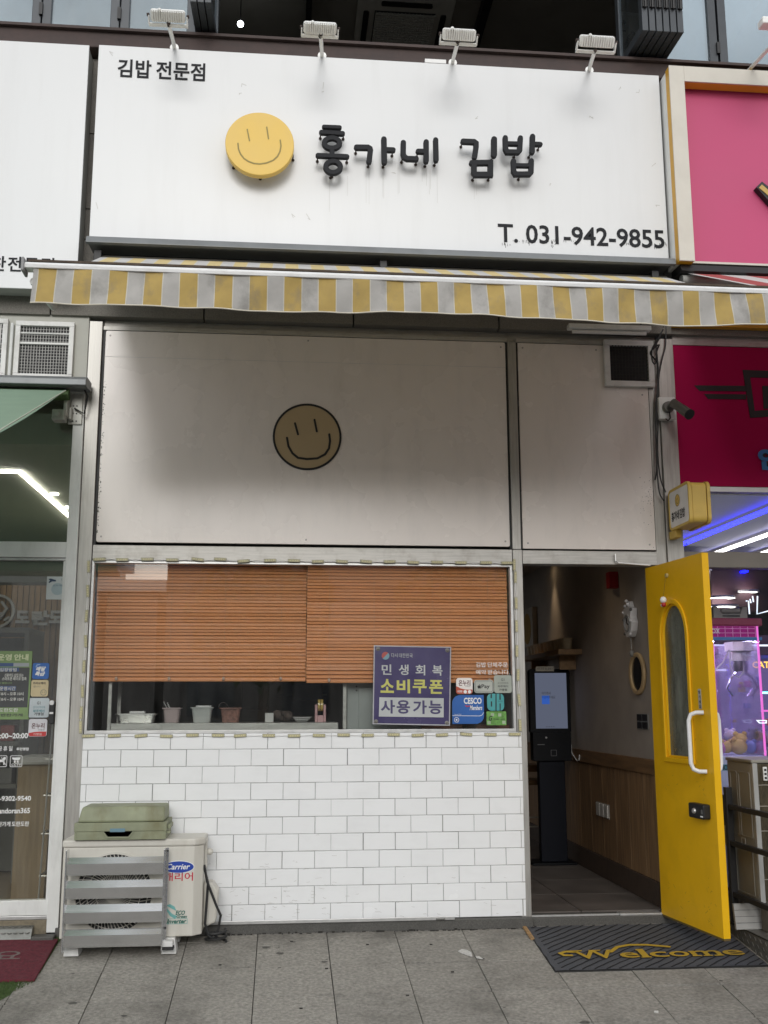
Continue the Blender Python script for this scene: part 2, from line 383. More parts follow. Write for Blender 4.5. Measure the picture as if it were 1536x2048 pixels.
def leaf(x, y0, y1, lean, tint=DKFR):
    z0, z1, fr, t = 5.875, 8.2, .06, .042
    def tf(a, bb, c): return (x+bb+lean*(y1-a), a, c)
    f = MB(tf); f.add([], [])
    for (a, c, zz0, zz1) in ((y0,y0+fr,z0,z1),(y1-fr,y1,z0,z1),(y0+fr,y1-fr,z0,z0+fr),(y0+fr,y1-fr,z1-fr,z1)): f.box(a,c,0,t,zz0,zz1)
    f = f.build('folding_window', tint, bld, bev=.003)
    p = MB(tf); p.box(y0+fr,y1-fr,.014,.028,z0+fr,z1-fr); p.build('pane', GLASSUP, f)
    for hz in (6.05, 6.5):
        h = MB(tf); h.box(y0-.014,y0-.002,.004,t-.004,hz,hz+.1); h.tube([(y0-.02,t/2,hz-.01),(y0-.02,t/2,hz+.11)], .008, 6); h.build('hinge', BLK, f)
for k in range(3): leaf(at(392,60,.0).x+.012+.048*k, -.42, .10, -.03)
for k in range(6): leaf(at(1240,120,.0).x+.014+.05*k, -.40, .10, .03)
# cassette air conditioner on the upper ceiling
ac = thing('cassette_air_conditioner', 'square ceiling cassette air conditioner in the dark upper room', 'air conditioner', (1.22,3.75,8.6))
CASS = mk('cassette grey', (.55,.54,.48), .5, var=.05)
b = MB(); b.prism([(x,y) for x, y in rrect(.70,1.74,3.2,4.28,.03)], 8.70, 8.748, 'z'); b.build('panel', CASS, ac, bev=.01)
g = MB()
for k in range(17):
    y = 3.45+.04*k; g.box(.9,1.54,y,y+.018,8.665,8.685)
for k in range(17):
    x = .9+.04*k; g.box(x,x+.012,3.45,4.1,8.672,8.69)
g.build('grille', CASS, ac); MB().box(.89,1.55,3.44,4.11,8.69,8.699).build('intake', BLK, ac)
for (x0,x1,y0,y1) in ((.95,1.5,4.16,4.22),(.95,1.5,3.28,3.34),(.77,.83,3.45,4.1),(1.61,1.67,3.45,4.1)):
    b = MB(); b.prism(rrect(x0,x1,y0,y1,.02), 8.68, 8.699, 'z'); b.build('louver', BLK, ac)
lp = thing('globe_lamp', 'small lit white globe lamp glowing in the dark upper room', 'lamp', tuple(at(481,48,3.2)))
MB().ball(at(481,48,3.2), .032).build('globe', emit('globe light', (.9,.97,1), 14), lp, smooth=True)
q = at(481,48,3.2); MB().tube([(q.x,q.y,q.z+.04),(q.x,q.y,8.75)], .006, 6).build('cord', BLK, lp)

# ------------------------------------------------------------------ the shopfront
sf = thing('shopfront', 'steel framed front of the white tiled gimbap shop', 'shopfront', (.6,.05,0))
def vbar(name, x0, x1, z0, z1, y0=-.02, y1=.1, m=STEEL): return MB().box(x0,x1,y0,y1,z0,z1).build(name, m, sf, bev=.003)
vbar('pillar', -1.283, -1.199, -.1, 3.80)
vbar('pillar', 2.525, 2.637, -.1, 3.80)
vbar('pillar', 2.455, 2.523, -.1, 3.74, .0, .09)
vbar('mullion', 1.484, 1.542, 2.327, 3.745, -.012)
vbar('mullion', 1.484, 1.547, -.02, 2.325, -.014)
MB().box(-1.197,1.482,-.010,.1,2.232,2.326).build('lintel', STEELH, sf, bev=.003)
MB().box(1.549,2.452,-.012,.1,2.232,2.322).build('lintel', STEELH, sf, bev=.003)
MB().box(-1.197,2.53,.03,.12,3.758,3.83).build('head_trim', STEELH, sf, bev=.003)
MB().box(-1.197,1.482,.0,.028,3.748,3.778).build('trim_strip', STEELH, sf, bev=.002)
MB().box(1.543,2.15,.0,.028,3.748,3.778).build('trim_strip', STEELH, sf, bev=.002)
MB().box(-1.284,2.637,.1,.12,2.3,3.8).build('backing', BLK, sf)
# white wall panel with the printed face
wp = MB(); wp.prism(rrect(-1.180,1.470,2.345,3.744,.012), -.002, .02); wp = wp.build('wall_panel', PANELW, sf, bev=.002)
MB().box(-1.197,-1.182,.004,.03,2.328,3.746).build('panel_joint', BLK, sf)
MB().box(1.472,1.482,.004,.03,2.328,3.746).build('panel_joint', BLK, sf)
MB().box(-1.18,1.47,-.0028,-.0022,3.565,3.5675).build('seam', mk('seam', (.62,.6,.58), .5), wp)
c1, cr_ = at(614.5,873.5,-.004), 66.5*6.7/2106*1.0
cx, cz = c1.x, c1.z; RR1 = (at(683,873,0).x-at(546,873,0).x)/2-.006
FACEB = mk('printed tan face', (.46,.35,.20), .45, var=.03)
b = MB(); b.prism(circ(cx,cz,RR1,64), -.0045, -.0022); b.build('face_print', FACEB, wp)
b = MB(); b.ring(circ(cx,cz,RR1+.007,64), circ(cx,cz,RR1-.007,64), -.006, -.0022); b.build('face_outline', BLK, wp)
def pp(pts, Y): return [(at(x,y,Y).x, at(x,y,Y).z) for x, y in pts]
for e in ([(590,847),(596,869)], [(629,840),(633.5,863)]): MB().stroke(pp(e,0), .014, -.006, -.0046).build('eye', BLK, wp)
MB().stroke(pp([(574,876),(577,893),(585,907),(596,916),(614,918.5),(635,917),(650,909),(658,897),(660,882),(658.5,869)],0), .0145, -.006, -.0046).build('mouth', BLK, wp)
# the smaller panel beside it, cut out round the vent
x1 = 2.452; b = MB(); b.prism([(1.556,2.334),(x1,2.334),(x1,3.455),(2.16,3.455),(2.16,3.744),(1.556,3.744)], -.002, .02); b.build('wall_panel', PANELW, sf, bev=.002)
MB().box(1.543,1.554,.004,.03,2.328,3.746).build('panel_joint', BLK, sf)
sp = MB()
for k in range(60):
    x = x1-abs(random.gauss(0,.05)); z = 2.66+random.gauss(0,.09); s = random.uniform(.001,.004); sp.box(x,x+s,-.0032,-.0021,z,z+s*random.uniform(.6,2))
sp.build('dirt', mk('dirt', (.12,.11,.1), .9), sf, kind='stuff')
sp = MB()
for k in range(90):
    x = -1.18+abs(random.gauss(0,.006)); z = random.uniform(2.4,3.4); s = random.uniform(.001,.005); sp.box(x,x+s*1.5,-.0032,-.0021,z,z+s*random.uniform(.6,2.5))
sp.build('dirt', mk('dirt', (.12,.11,.1), .9), sf, kind='stuff')
# window
WX0, WX1, WZ0, WZ1 = -1.187, 1.474, 1.172, 2.220
b = MB(); b.ring([(WX0-.01,WZ0-.012),(WX1+.008,WZ0-.012),(WX1+.008,WZ1+.01),(WX0-.01,WZ1+.01)], [(WX0+.006,WZ0+.008),(WX1-.010,WZ0+.008),(WX1-.010,WZ1-.008),(WX0+.006,WZ1-.008)], -.006, .05)
wf = b.build('window_frame', ALU, sf, bev=.002)
MB().box(WX0+.004,WX1-.008,.016,.022,WZ0+.006,WZ1-.006).build('pane', GLASSW, wf)
# threshold and plinth
MB().box(1.549,2.46,-.03,.12,-.05,.045).build('threshold', DGRAN, sf, bev=.004)
MB().box(1.549,2.40,.0,.012,.0455,.056).build('threshold_strip', ALU, sf)
hc = MB(); a, c_, d, e = RC(1257,1822,1330,1830,-.02); hc.box(2.10,2.37,-.026,.05,.0455,.058); hc.build('floor_spring_plate', ALU, sf, bev=.002)
MB().box(-1.3,1.545,-.055,.09,-.05,.052).build('plinth', DGRAN, sf, bev=.004)
MB().box(-.9,1.06,-.068,-.057,.052,.072).build('drip_rail', ALU, sf, bev=.002)
# door closer arm on the lintel
b = MB(); b.tube([(at(x,y,-.03).x,-.035,at(x,y,-.03).z) for x, y in ((1230,1108),(1231,1122),(1236,1126),(1300,1131))], .006, 6); b.build('door_closer_arm', ALU, sf)

# ------------------------------------------------------------------ white tile wall under the window
TILE = mk('white tile', (.86,.87,.875), .24, var=.015, vs=3, grime=.10, gs=5, gcol=(.4,.39,.36), gst=(1,1,2.2), rnd=.012)
TJ = mk('tile joint', (.17,.17,.165), .9, var=.3, vs=30)
tw = struct('tile_wall', (0,.05,0))
TX0, TX1, TZ0, TZ1 = -1.221, 1.512, .055, 1.160
MB().box(TX0,TX1,-.012,.09,TZ0,TZ1).build('tile_bed', TJ, tw)
TW, TH = .197, .1013
zr = at(512,1566,-.02).z
j0 = at(567,1515,-.02).x
tmesh = {}
def tile_mesh(wd, ht):
    key = (round(wd,4), round(ht,4))
    if key not in tmesh:
        b = MB(); i = .0025
        b.add([(0,0,0),(wd,0,0),(wd,0,ht),(0,0,ht),(i,-.004,i),(wd-i,-.004,i),(wd-i,-.004,ht-i),(i,-.004,ht-i)], [(0,1,5,4),(1,2,6,5),(2,3,7,6),(3,0,4,7),(4,5,6,7)])
        tmesh[key] = b.build('tile', TILE, mesh_only=True, org=(0,0,0))
    return tmesh[key]
G = .0017
r = 0; z = zr
while z-TH > TZ0-TH*1.2: z -= TH; r -= 1
while z < TZ1-.01:
    z0, z1 = max(z+G/2, TZ0), min(z+TH-G/2, TZ1)
    if z1-z0 > .012:
        off = j0+(0 if r % 2 else TW/2)
        x = off-TW*12
        while x < TX1:
            jg = random.choice((-.0004,-.0003,0,.0002,.0012)); a, c = max(x+G/2+jg, TX0), min(x+TW-G/2, TX1)
            if c-a > .012:
                piece('tile', tile_mesh(c-a, z1-z0), tw, (a+random.uniform(-.0006,.0006), -.0122-random.uniform(0,.0015), z0), (random.uniform(-.008,.008),random.uniform(-.003,.003),random.uniform(-.008,.008)))
            x += TW
    z += TH; r += 1

sc = MB()
for k in range(130):
    x = random.uniform(TX0+.05,TX1-.05); z = .07+abs(random.gauss(0,.16)); 
    if x > .3 and random.random() < .6: x = random.uniform(-.6,.4)
    if z > .9: continue
    n = random.randint(2,3); p = (x, z); pts = [p]
    for _ in range(n): p = (p[0]+random.uniform(.004,.016), p[1]+random.uniform(-.005,.004)); pts.append(p)
    sc.stroke(pts, random.uniform(.0012,.0026), -.0190, -.0186, cap=False)
sc.build('scuff', mk('scuff grey', (.55,.54,.52), .8), tw, kind='stuff')
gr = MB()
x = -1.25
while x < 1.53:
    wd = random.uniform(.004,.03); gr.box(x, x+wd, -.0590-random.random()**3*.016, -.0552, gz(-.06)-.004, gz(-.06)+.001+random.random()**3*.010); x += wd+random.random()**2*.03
gr.build('base_grime_shadow', mk('wall foot grime and shadow', (.03,.028,.024), .95, var=.4, vs=60), None, kind='stuff')  # grime bits that also darken the wall foot like a contact shadow

gum = MB()
for k in range(26):
    x, y = random.uniform(-1.6,2.6), random.uniform(-1.5,-.12); r = random.choice((.006,.009,.013,.018))
    if (1.45 < x and y > -.8) or (x < -1.2 and y > -1.0): continue
    n = 9; P_ = [(x+r*random.uniform(.7,1.3)*math.cos(6.283*i/n)*1.3, y+r*random.uniform(.6,1.1)*math.sin(6.283*i/n)) for i in range(n)]
    gum.add([(a, c, gz(c)+.0022) for a, c in P_], [list(range(n))])
gum.build('gum_stain', mk('old gum', (.10,.095,.085), .8, var=.3, vs=90), pv, kind='stuff')
scw = MB()
for x, z in ((-1.15,3.71),(.14,3.715),(1.44,3.71),(-1.15,2.38),(.14,2.375),(1.44,2.38),(1.59,3.71),(2.1,3.71),(1.59,2.37),(2.41,2.37),(2.41,3.40)):
    scw.lathe([(.006,-.0015),(.0065,0)], (x,-.0022,z), 'y', 10)
scw.build('screw_cap', mk('screw cap', (.34,.32,.30), .4, .3), sf, kind='stuff')
# ------------------------------------------------------------------ the white signboard with raised letters
SY = -.2
def signbox(name, label, x0, x1, z0, z1, yf, yb, m, edge, cat='signboard'):
    t = thing(name, label, cat, ((x0+x1)/2, yb, z0))
    return t
sb = thing('signboard', 'long white signboard with a yellow smiling disc and raised charcoal Korean letters', 'signboard', (.65,-.1,4.262))
X0, X1, Z0, Z1 = -1.279, 2.571, 4.262, 5.672
MB().box(X0,X1,SY,SY+.012,Z0,Z1).build('face_panel', SIGNW, sb, bev=.002)
SIDE = mk('sign side grey', (.33,.33,.31), .5, .2, var=.1, grime=.4, gs=6, gcol=(.15,.14,.12))
MB().box(X0+.008,X1-.008,SY+.0125,-.03,Z0+.008,Z1-.008).build('casing', SIDE, sb)
DISC_Y = SY-.085
a = at(450.5,290,DISC_Y-.03); c_ = at(588,290,DISC_Y-.03); dc = at(519.5,289.5,DISC_Y-.03); dr = (c_.x-a.x)/2
b = MB(); b.lathe([(dr-.004,-.045),(dr,-.041),(dr,0)], (dc.x,DISC_Y,dc.z), 'y', 72); d = b.build('smiley_disc', YELDISC, sb, smooth=True)
GRV = mk('engraved groove', (.30,.24,.08), .7)
YD = DISC_Y-.045
for e in ([(494.5,259),(499,281.5)], [(533.5,254.5),(537,277.5)]): MB().stroke(pp(e,YD), .009, YD-.002, YD-.0002).build('eye', GRV, d)
MB().stroke(pp([(476,287),(477,298),(481,308),(488,317),(497,323),(508,327),(520,328),(533,326),(546,321),(555,313),(560,303),(562,292),(560.5,280.5)],YD), .0095, YD-.002, YD-.0002).build('mouth', GRV, d)
PINM = mk('rusted pin', (.05,.035,.03), .7, .3)
def pins(pts, ya, parent):
    for x, y in pts:
        b = MB(); q = at(x, y, ya); b.tube([(q.x,ya,q.z),(q.x,SY-.004,q.z)], .0045, 6); b.lathe([(.011,-.006),(.008,0)], (q.x,SY,q.z), 'y', 8); b.build('mounting_pin', PINM, parent)
pins([(466,338-14),(586,322-14),(470,250),(570,250),(520,346)], DISC_Y, d)
zq = lambda pts: [(512+x/3, y/3) for x, y in pts]
LY0, LY1 = SY-.108, SY-.078
WD = .0335
def letter(strokes, pinpts):
    b = MB()
    for s in strokes:
        pts, wd, cl = (list(s)+[WD, False])[:3] if len(s) == 1 else (s[0], s[1], s[2] if len(s) > 2 else False)
        b.stroke(pp(zq(pts), LY0), wd, LY0-random.uniform(0,.0006), LY1, closed=cl)
    o = b.build('letter', INK, sb, bev=.004)
    pins(zq(pinpts), LY1, o); return o
def oval(cx, cy, rx, ry, n=28): return [(cx+rx*math.cos(2*math.pi*k/n), cy-ry*math.sin(2*math.pi*k/n)) for k in range(n)]
letter([([(408,757),(503,761)],.027),([(393,790),(520,797)],.032),(oval(456,855,46,31),.034,True),([(457,893),(457,926)],.033),([(372,929),(546,936)],.032),(oval(463,998,44,34),.034,True)],
       [(388,796),(526,800),(370,935),(548,942),(458,1030),(450,1035)])
letter([([(604,880),(672,881),(684,888),(687,900),(679,966)],.036),([(768,832),(771,968)],.037),([(775,894),(824,896)],.033)], [(602,886),(677,968),(768,970),(822,902)])
letter([([(885,852),(884,920),(890,938),(908,948),(962,950)],.036),([(974,904),(1012,905)],.034),([(1022,848),(1022,962)],.036),([(1079,836),(1082,956)],.035)], [(880,942),(966,955),(972,908),(1021,966),(1079,960)])
letter([([(1244,844),(1310,847),(1322,856),(1322,880),(1313,938)],.035),([(1430,832),(1430,926)],.039),([(1296,974),(1408,972),(1408,1044),(1318,1044),(1308,1030)],.036),([(1309,978),(1310,1036)],.036)], [(1240,848),(1424,930),(1310,1050),(1405,1050)])
letter([([(1497,823),(1499,890),(1508,908),(1572,909),(1584,896),(1588,824)],.035),([(1500,857),(1586,859)],.030),([(1661,815),(1659,908)],.036),([(1664,860),(1708,862)],.031),
        ([(1546,962),(1548,1024),(1558,1041),(1640,1041),(1652,1028),(1654,962)],.035),([(1550,988),(1650,990)],.029)], [(1706,866),(1650,912),(1588,1046),(1560,912)])
ptxt('김밥 전문점', 235, 122, 410.5, 158, SY-.003, INK, sb, bold=.022, word=.8)
ptxt('T. 031-942-9855', 996, 453.5, 1328.5, 491, SY-.003, INK, sb, bold=.018)
# scuffs and drips of dirt on the face
DRT = mk('drip dirt', (.46,.45,.42), .8)
b = MB()
for (px, py, n) in ((735,345,2),(770,345,2),(800,335,2),(850,330,3),(870,335,2),(660,360,1),(945,360,2),(690,352,1)):
    for k in range(n):
        q = at(px+random.gauss(0,5), py, SY); l = random.uniform(.06,.3); b.box(q.x,q.x+.0012,SY-.0008,SY-.0002,q.z-l,q.z)
for (px, py) in ((228,107),(484,172),(482,186),(647,170),(647,180),(1180,232),(1183,236),(1275,180),(585,432),(618,436),(790,348),(954,238),(1098,370),(1314,413),(190,415),(1238,180),(1310,330)):
    q = at(px, py, SY); pts = [(q.x+random.gauss(0,.012), q.z+random.gauss(0,.014)) for _ in range(3)]
    b.stroke(pts, .003, SY-.0008, SY-.0002)
b.build('scuff', DRT, sb, kind='stuff')
b = MB()
for x, y in ((1008,488),(1014,490),(1030,484),(1106,486),(1108,492),(1105,482),(1048,483),(1060,484),(1134,480),(1150,482),(1250,489),(1262,488),(1310,492),(1300,490),(1322,491),(1330,487)):
    for k in range(5):
        q = at(x+random.gauss(0,3), y+random.gauss(-2,2), SY); b.box(q.x,q.x+.002,SY-.0018,SY-.0003,q.z-random.uniform(.004,.02),q.z)
b.build('flaking_paint', INK, sb, kind='stuff')
MB().box(at(850,120,SY).x,at(892,120,SY).x,SY-.002,SY+.03,Z1+.002,Z1+.03).build('tab', WHT, sb)

# floodlights above the sign
LAMPW = mk('white lamp paint', (.82,.82,.80), .4, var=.04, grime=.25, gs=30, gcol=(.3,.24,.18))
def floodlight(bx, by, ex, ey, hx0, hy0, hx1, hy1, label, full=True):
    yb, ye = SY+.02, -.62
    A, E = at(bx,by,yb), at(ex,ey,ye)
    t = thing('floodlight', label, 'floodlight', tuple(A), 'floodlights along the top of the white sign')
    b = MB(); b.tube([A, A+(E-A)*.25+Vector((0,0,.01)), E], .013, 10); b.lathe([(.03,-.012),(.03,0)], (A.x,A.y,A.z), 'y', 10); b.build('arm', LAMPW, t, smooth=True)
    hc = at((hx0+hx1)/2, (hy0+hy1)/2, ye-.04); W_ = (at(hx1,hy0,ye-.04).x-at(hx0,hy0,ye-.04).x)/2-.012
    tl = rad(52 if by < 120 else 42)
    def tf(a, bb, c): return (hc.x+a, hc.y+bb*math.cos(tl)-c*math.sin(tl), hc.z+bb*math.sin(tl)+c*math.cos(tl))
    h = MB(tf)
    # heat sink back (towards the street) in the local -y, lens on +y
    h.prism(rrect(-W_,W_,-.036,.036,.016), -.012, .012)
    hd = h.build('lamp_head', LAMPW, t, bev=.003)
    r_ = MB(tf)
    for k in range(14):
        x = -W_+.016+(2*W_-.032)*k/13; r_.box(x-.0035,x+.0035,-.030,-.0125,-.031,.031)
    r_.build('fin', LAMPW, hd)
    l_ = MB(tf); l_.prism(rrect(-W_+.012,W_-.012,-.028,.028,.01), .0125, .016); l_.build('lens', mk('lamp lens', (.5,.5,.48), .2), hd)
    kb = MB(tf); kb.ball((-W_*.45,-.014,.036), .012, n=6); kb.build('valve', LAMPW, hd, smooth=True)
    br = MB()
    Lp, Rp = Vector(tf(-W_-.010,0,0)), Vector(tf(W_+.010,0,0)); dz = (E.z-hc.z)
    def strip(p, q_, wd=.016, th=.004):
        p, q_ = Vector(p), Vector(q_); d_ = (q_-p).normalized(); s_ = Vector((0,1,0)); s_ = (s_-d_*s_.dot(d_)).normalized(); n_ = d_.cross(s_)
        br.hexa([p-s_*wd-n_*th, p+s_*wd-n_*th, p+s_*wd+n_*th, p-s_*wd+n_*th, q_-s_*wd-n_*th, q_+s_*wd-n_*th, q_+s_*wd+n_*th, q_-s_*wd+n_*th])
    Lb, Rb = Vector((Lp.x,E.y,E.z)), Vector((Rp.x,E.y,E.z))
    strip(Lp, Lb); strip(Rp, Rb); strip(Lb-Vector((.004,0,0)), Rb+Vector((.004,0,0)))
    br.build('bracket', LAMPW, t, bev=.002)
    sc = MB(); sc.lathe([(.012,-.024),(.012,-.015)], (E.x,E.y,E.z), 'y', 8)
    for s in (-1, 1): sc.lathe([(.011,0),(.011,.016)], (Lp.x-.012 if s < 0 else Rp.x-.004, Lp.y, Lp.z), 'x', 8)
    sc.build('bolt', PINM, t)
    cb = MB(); q = Vector(tf(-W_*.1,.0,-.036)); cb.tube([q, q+Vector((.01,0,-.03)), E+Vector((.004,.02,.0))], .004, 6); cb.build('cable', RUB, t)
floodlight(349,97, 338,51, 297,24, 375,39, 'white floodlight on a leaning arm above the small black lettering')
floodlight(644,113, 641.5,73, 603,48, 677,64, 'white floodlight standing almost upright between the smiling disc and first letter')
floodlight(905,127, 914.5,88, 881,59, 955,80, 'white floodlight above the raised letters, on an arm beside a white tab')
floodlight(1178,142, 1189,104, 1155,70, 1232,96, 'white floodlight near the sign end, below the folded window stack')

# ------------------------------------------------------------------ striped awning
aw = thing('striped_awning', 'yellow and grey striped awning with hanging valance, opened over the gimbap shop', 'awning', (.65,-.1,4.0))
AX0, AX1 = -1.185, 2.53
YB, ZB = -1.985, 3.318
def stripes(name, c1, c2, x0, per, line=(.62,.6,.52), trans=.35, grime=.5):
    m = mk(name, (1,1,1), .8, var=.1, vs=14, grime=grime, gs=7, gcol=(.2,.19,.17), gst=(1,1,.7), bump=.1, bs=500, trans=trans)
    N, L = m.node_tree.nodes, m.node_tree.links
    geo = next(n for n in N if n.type == 'NEW_GEOMETRY'); s = N.new('ShaderNodeSeparateXYZ'); L.new(geo.outputs['Position'], s.inputs[0])
    a = N.new('ShaderNodeMath'); a.operation = 'MULTIPLY_ADD'; a.inputs[1].default_value = 1/per; a.inputs[2].default_value = -x0/per; L.new(s.outputs[0], a.inputs[0])
    f = N.new('ShaderNodeMath'); f.operation = 'FRACT'; L.new(a.outputs[0], f.inputs[0])
    r = N.new('ShaderNodeValToRGB'); r.color_ramp.interpolation = 'CONSTANT'; e = r.color_ramp.elements
    e[0].position = 0; e[0].color = (*c1,1); e[1].position = .5; e[1].color = (*line,1)
    for p, c in ((.525,c2),(.975,line)): k = e.new(p); k.color = (*c,1)
    L.new(f.outputs[0], r.inputs[0])
    mx = [n for n in N if n.type == 'MIX_RGB' and n.blend_type == 'MULTIPLY'][0]; L.new(r.outputs[0], mx.inputs[1])
    return m
PER = 71.7/2106*4.72
vx0 = at(75,575,YB-.03).x
STR = stripes('striped cloth', (.50,.355,.115), (.47,.455,.43), vx0, PER, trans=.25, grime=.85)
STR2 = stripes('striped canvas', (.66,.53,.26), (.56,.55,.54), vx0, PER, trans=.14, grime=.25)
nx, ny = 90, 12
vs_, fs_ = [], []
for i in range(nx+1):
    for j in range(ny+1):
        u, v = i/nx, j/ny; x = AX0+(AX1-AX0)*u; y = -.27+(YB+.05+.27)*v; z = 4.135+(ZB+.035-4.135)*v
        z -= .035*math.sin(math.pi*v)*(1+.25*math.sin(u*9)); vs_.append((x,y,z))
for i in range(nx):
    for j in range(ny): a = i*(ny+1)+j; fs_.append((a,a+1,a+ny+2,a+ny+1))
b = MB(); b.add(vs_, fs_); b.build('canvas', STR2, aw, smooth=True)
nx, nz_ = 200, 12; vs_, fs_ = [], []
HV = .172
for i in range(nx+1):
    for j in range(nz_+1):
        u, v = i/nx, j/nz_; x = AX0+.02+(AX1-AX0-.03)*u
        h = HV+.006*math.sin(u*9+.8)+.003*math.sin(u*23)
        if x > 1.9: h -= .02*(x-1.9)
        y = YB-.028-.020*v*math.sin(u*14+.5*math.sin(u*7))-.004*v*math.sin(u*91)-.02*v+.006*math.sin(v*4+u*57)
        vs_.append((x,y,ZB-.006-(h+.006)*v))
for i in range(nx):
    for j in range(nz_): a = i*(nz_+1)+j; fs_.append((a,a+1,a+nz_+2,a+nz_+1))
b = MB(); b.add(vs_, fs_); val = b.build('valance', STR, aw, smooth=True)
hem = MB(); hem.tube([vs_[i*(nz_+1)+nz_] for i in range(nx+1)], .0032, 5); hem.build('hem', mk('hem piping', (.62,.58,.48), .7), val)
BARM = mk('white bar', (.74,.74,.73), .35, var=.04, grime=.3, gs=12, gcol=(.25,.22,.2), gst=(1,1,4))
b = MB(); b.prism([(YB-.035,ZB-.012),(YB-.038,ZB+.006),(YB-.028,ZB+.018),(YB+.03,ZB+.026),(YB+.035,ZB-.008)], AX0-.02, AX1+.02, 'x'); fb = b.build('front_bar', BARM, aw, bev=.003)
b = MB(); b.box(AX0-.01,AX1+.01,YB-.016,YB+.028,ZB+.027,ZB+.037); b.build('gutter_dirt', mk('gutter grime', (.075,.055,.04), .9, var=.4, vs=30), fb)
for x in (AX0-.034, AX1+.02): MB().box(x,x+.014,YB-.045,YB+.045,ZB-.03,ZB+.038).build('end_cap', mk('cap grey', (.25,.25,.25), .5), fb, bev=.006)
BOXG = mk('grey awning cover', (.19,.20,.205), .4, .3, var=.08, grime=.3, gs=8, gcol=(.09,.09,.09))
zc = at(700,507,-.30).z
b = MB(); b.prism([(-.05,zc+.085),(-.24,zc+.07),(-.315,zc+.045),(-.33,zc),(-.30,zc-.005),(-.30,zc+.02),(-.05,zc+.04)], -1.275, 2.57, 'x'); b.build('cover', BOXG, aw, bev=.003)
b = MB(); b.box(-1.25,2.6,-.028,-.022,4.0,4.28); b.build('back_shadow_board', BLK, aw)  # black board added for deep shade under the cover; roller and brackets blackened too
b = MB(); b.tube([(AX0-.01,-.2,4.13),(AX1+.01,-.2,4.13)], .045, 14); b.build('roller', mk('roller cloth', (.07,.065,.055), .7), aw, smooth=True)
for x in (-1.21, .62, 2.45): MB().box(x-.025,x+.025,-.26,-.03,4.06,4.19).build('wall_bracket', BLK, aw, bev=.005)
AW = mk('white arm', (.6,.6,.58), .4, grime=.3, gs=9)
for s, xe, xs_ in ((1,-.95,-.75),(-1,2.2,2.1)):
    E0, EL, SH = Vector((xe,YB+.02,ZB-.03)), Vector((xe+s*.95,-1.15,3.62)), Vector((xs_,-.3,4.06))
    m_ = MB(); m_.tube([E0,EL], .022, 8); m_.tube([EL,SH], .025, 8); m_.ball(EL, .04); m_.build('folding_arm', AW, aw, smooth=True)
b = MB(); q0, q1 = at(62,592,-1.9), at(78,608,-1.9); b.tube([(AX0+.01,YB+.03,ZB-.05),(AX0+.06,YB+.25,ZB-.09)], .02, 8); b.build('arm_stub', AW, aw)
tl = thing('tube_light', 'unlit white tube light fixed under the granite band near the door', 'light', tuple(at(1220,640,-.12)))
a = at(1136,640,-.18); c_ = at(1300,632,-.18); b = MB(); b.box(a.x,c_.x,-.2,-.14,3.79,3.822); b.build('housing', WALUM, tl, bev=.004)
b = MB(); b.tube([(a.x+.03,-.17,3.775),(c_.x-.03,-.17,3.775)], .013, 10); b.build('tube', WHT, tl, smooth=True)

# ------------------------------------------------------------------ vent, camera and cables at the right pillar
VENTW = mk('white vent frame', (.72,.72,.70), .45, grime=.5, gs=8, gcol=(.3,.28,.25))
DUST = mk('greasy dark mesh', (.03,.028,.026), .8, var=.5, vs=30)
def vent(label, x0, x1, z0, z1, y, fr, nvx, nhz, barm, r=.003, group=None, extra=None):
    t = thing('wall_vent', label, 'vent', ((x0+x1)/2, y, z0), group)
    for a, c, d, e in ((x0,x1,z1-fr,z1),(x0,x1,z0,z0+fr),(x0,x0+fr,z0+fr,z1-fr),(x1-fr,x1,z0+fr,z1-fr)):
        MB().box(a,c,y,y+.03,d,e).build('frame', VENTW, t, bev=.003)
    MB().box(x0+.008,x1-.008,y+.03,y+.1,z0+.008,z1-.008).build('duct', BLK, t)
    b = MB()
    for k in range(1, nvx): x = x0+fr+(x1-x0-2*fr)*k/nvx; b.box(x-r,x+r,y+.008,y+.013,z0+fr,z1-fr)
    b.build('vertical_bar', barm, t, kind='stuff')
    b = MB()
    for k in range(1, nhz): z = z0+fr+(z1-z0-2*fr)*k/nhz; b.box(x0+fr,x1-fr,y+.014,y+.018,z-r*.7,z+r*.7)
    b.build('horizontal_bar', barm, t, kind='stuff')
    for zz, h in extra or (): MB().box(x0+fr,x1-fr,y+.004,y+.02,zz,zz+h).build('crossbar', VENTW, t, bev=.002)
    return t
a, c_, d, e = RC(1209,681,1307,773,-.03)
vent('square vent clogged with black grease beside the security camera', a, c_, d, e, -.04, .038, 12, 10, DUST, .002)
CABL = mk('cable black', (.015,.015,.016), .5)
cb = thing('cable_bundle', 'tangle of thin black cables hanging down the right steel pillar', 'cables', (2.55,-.03,2.6))
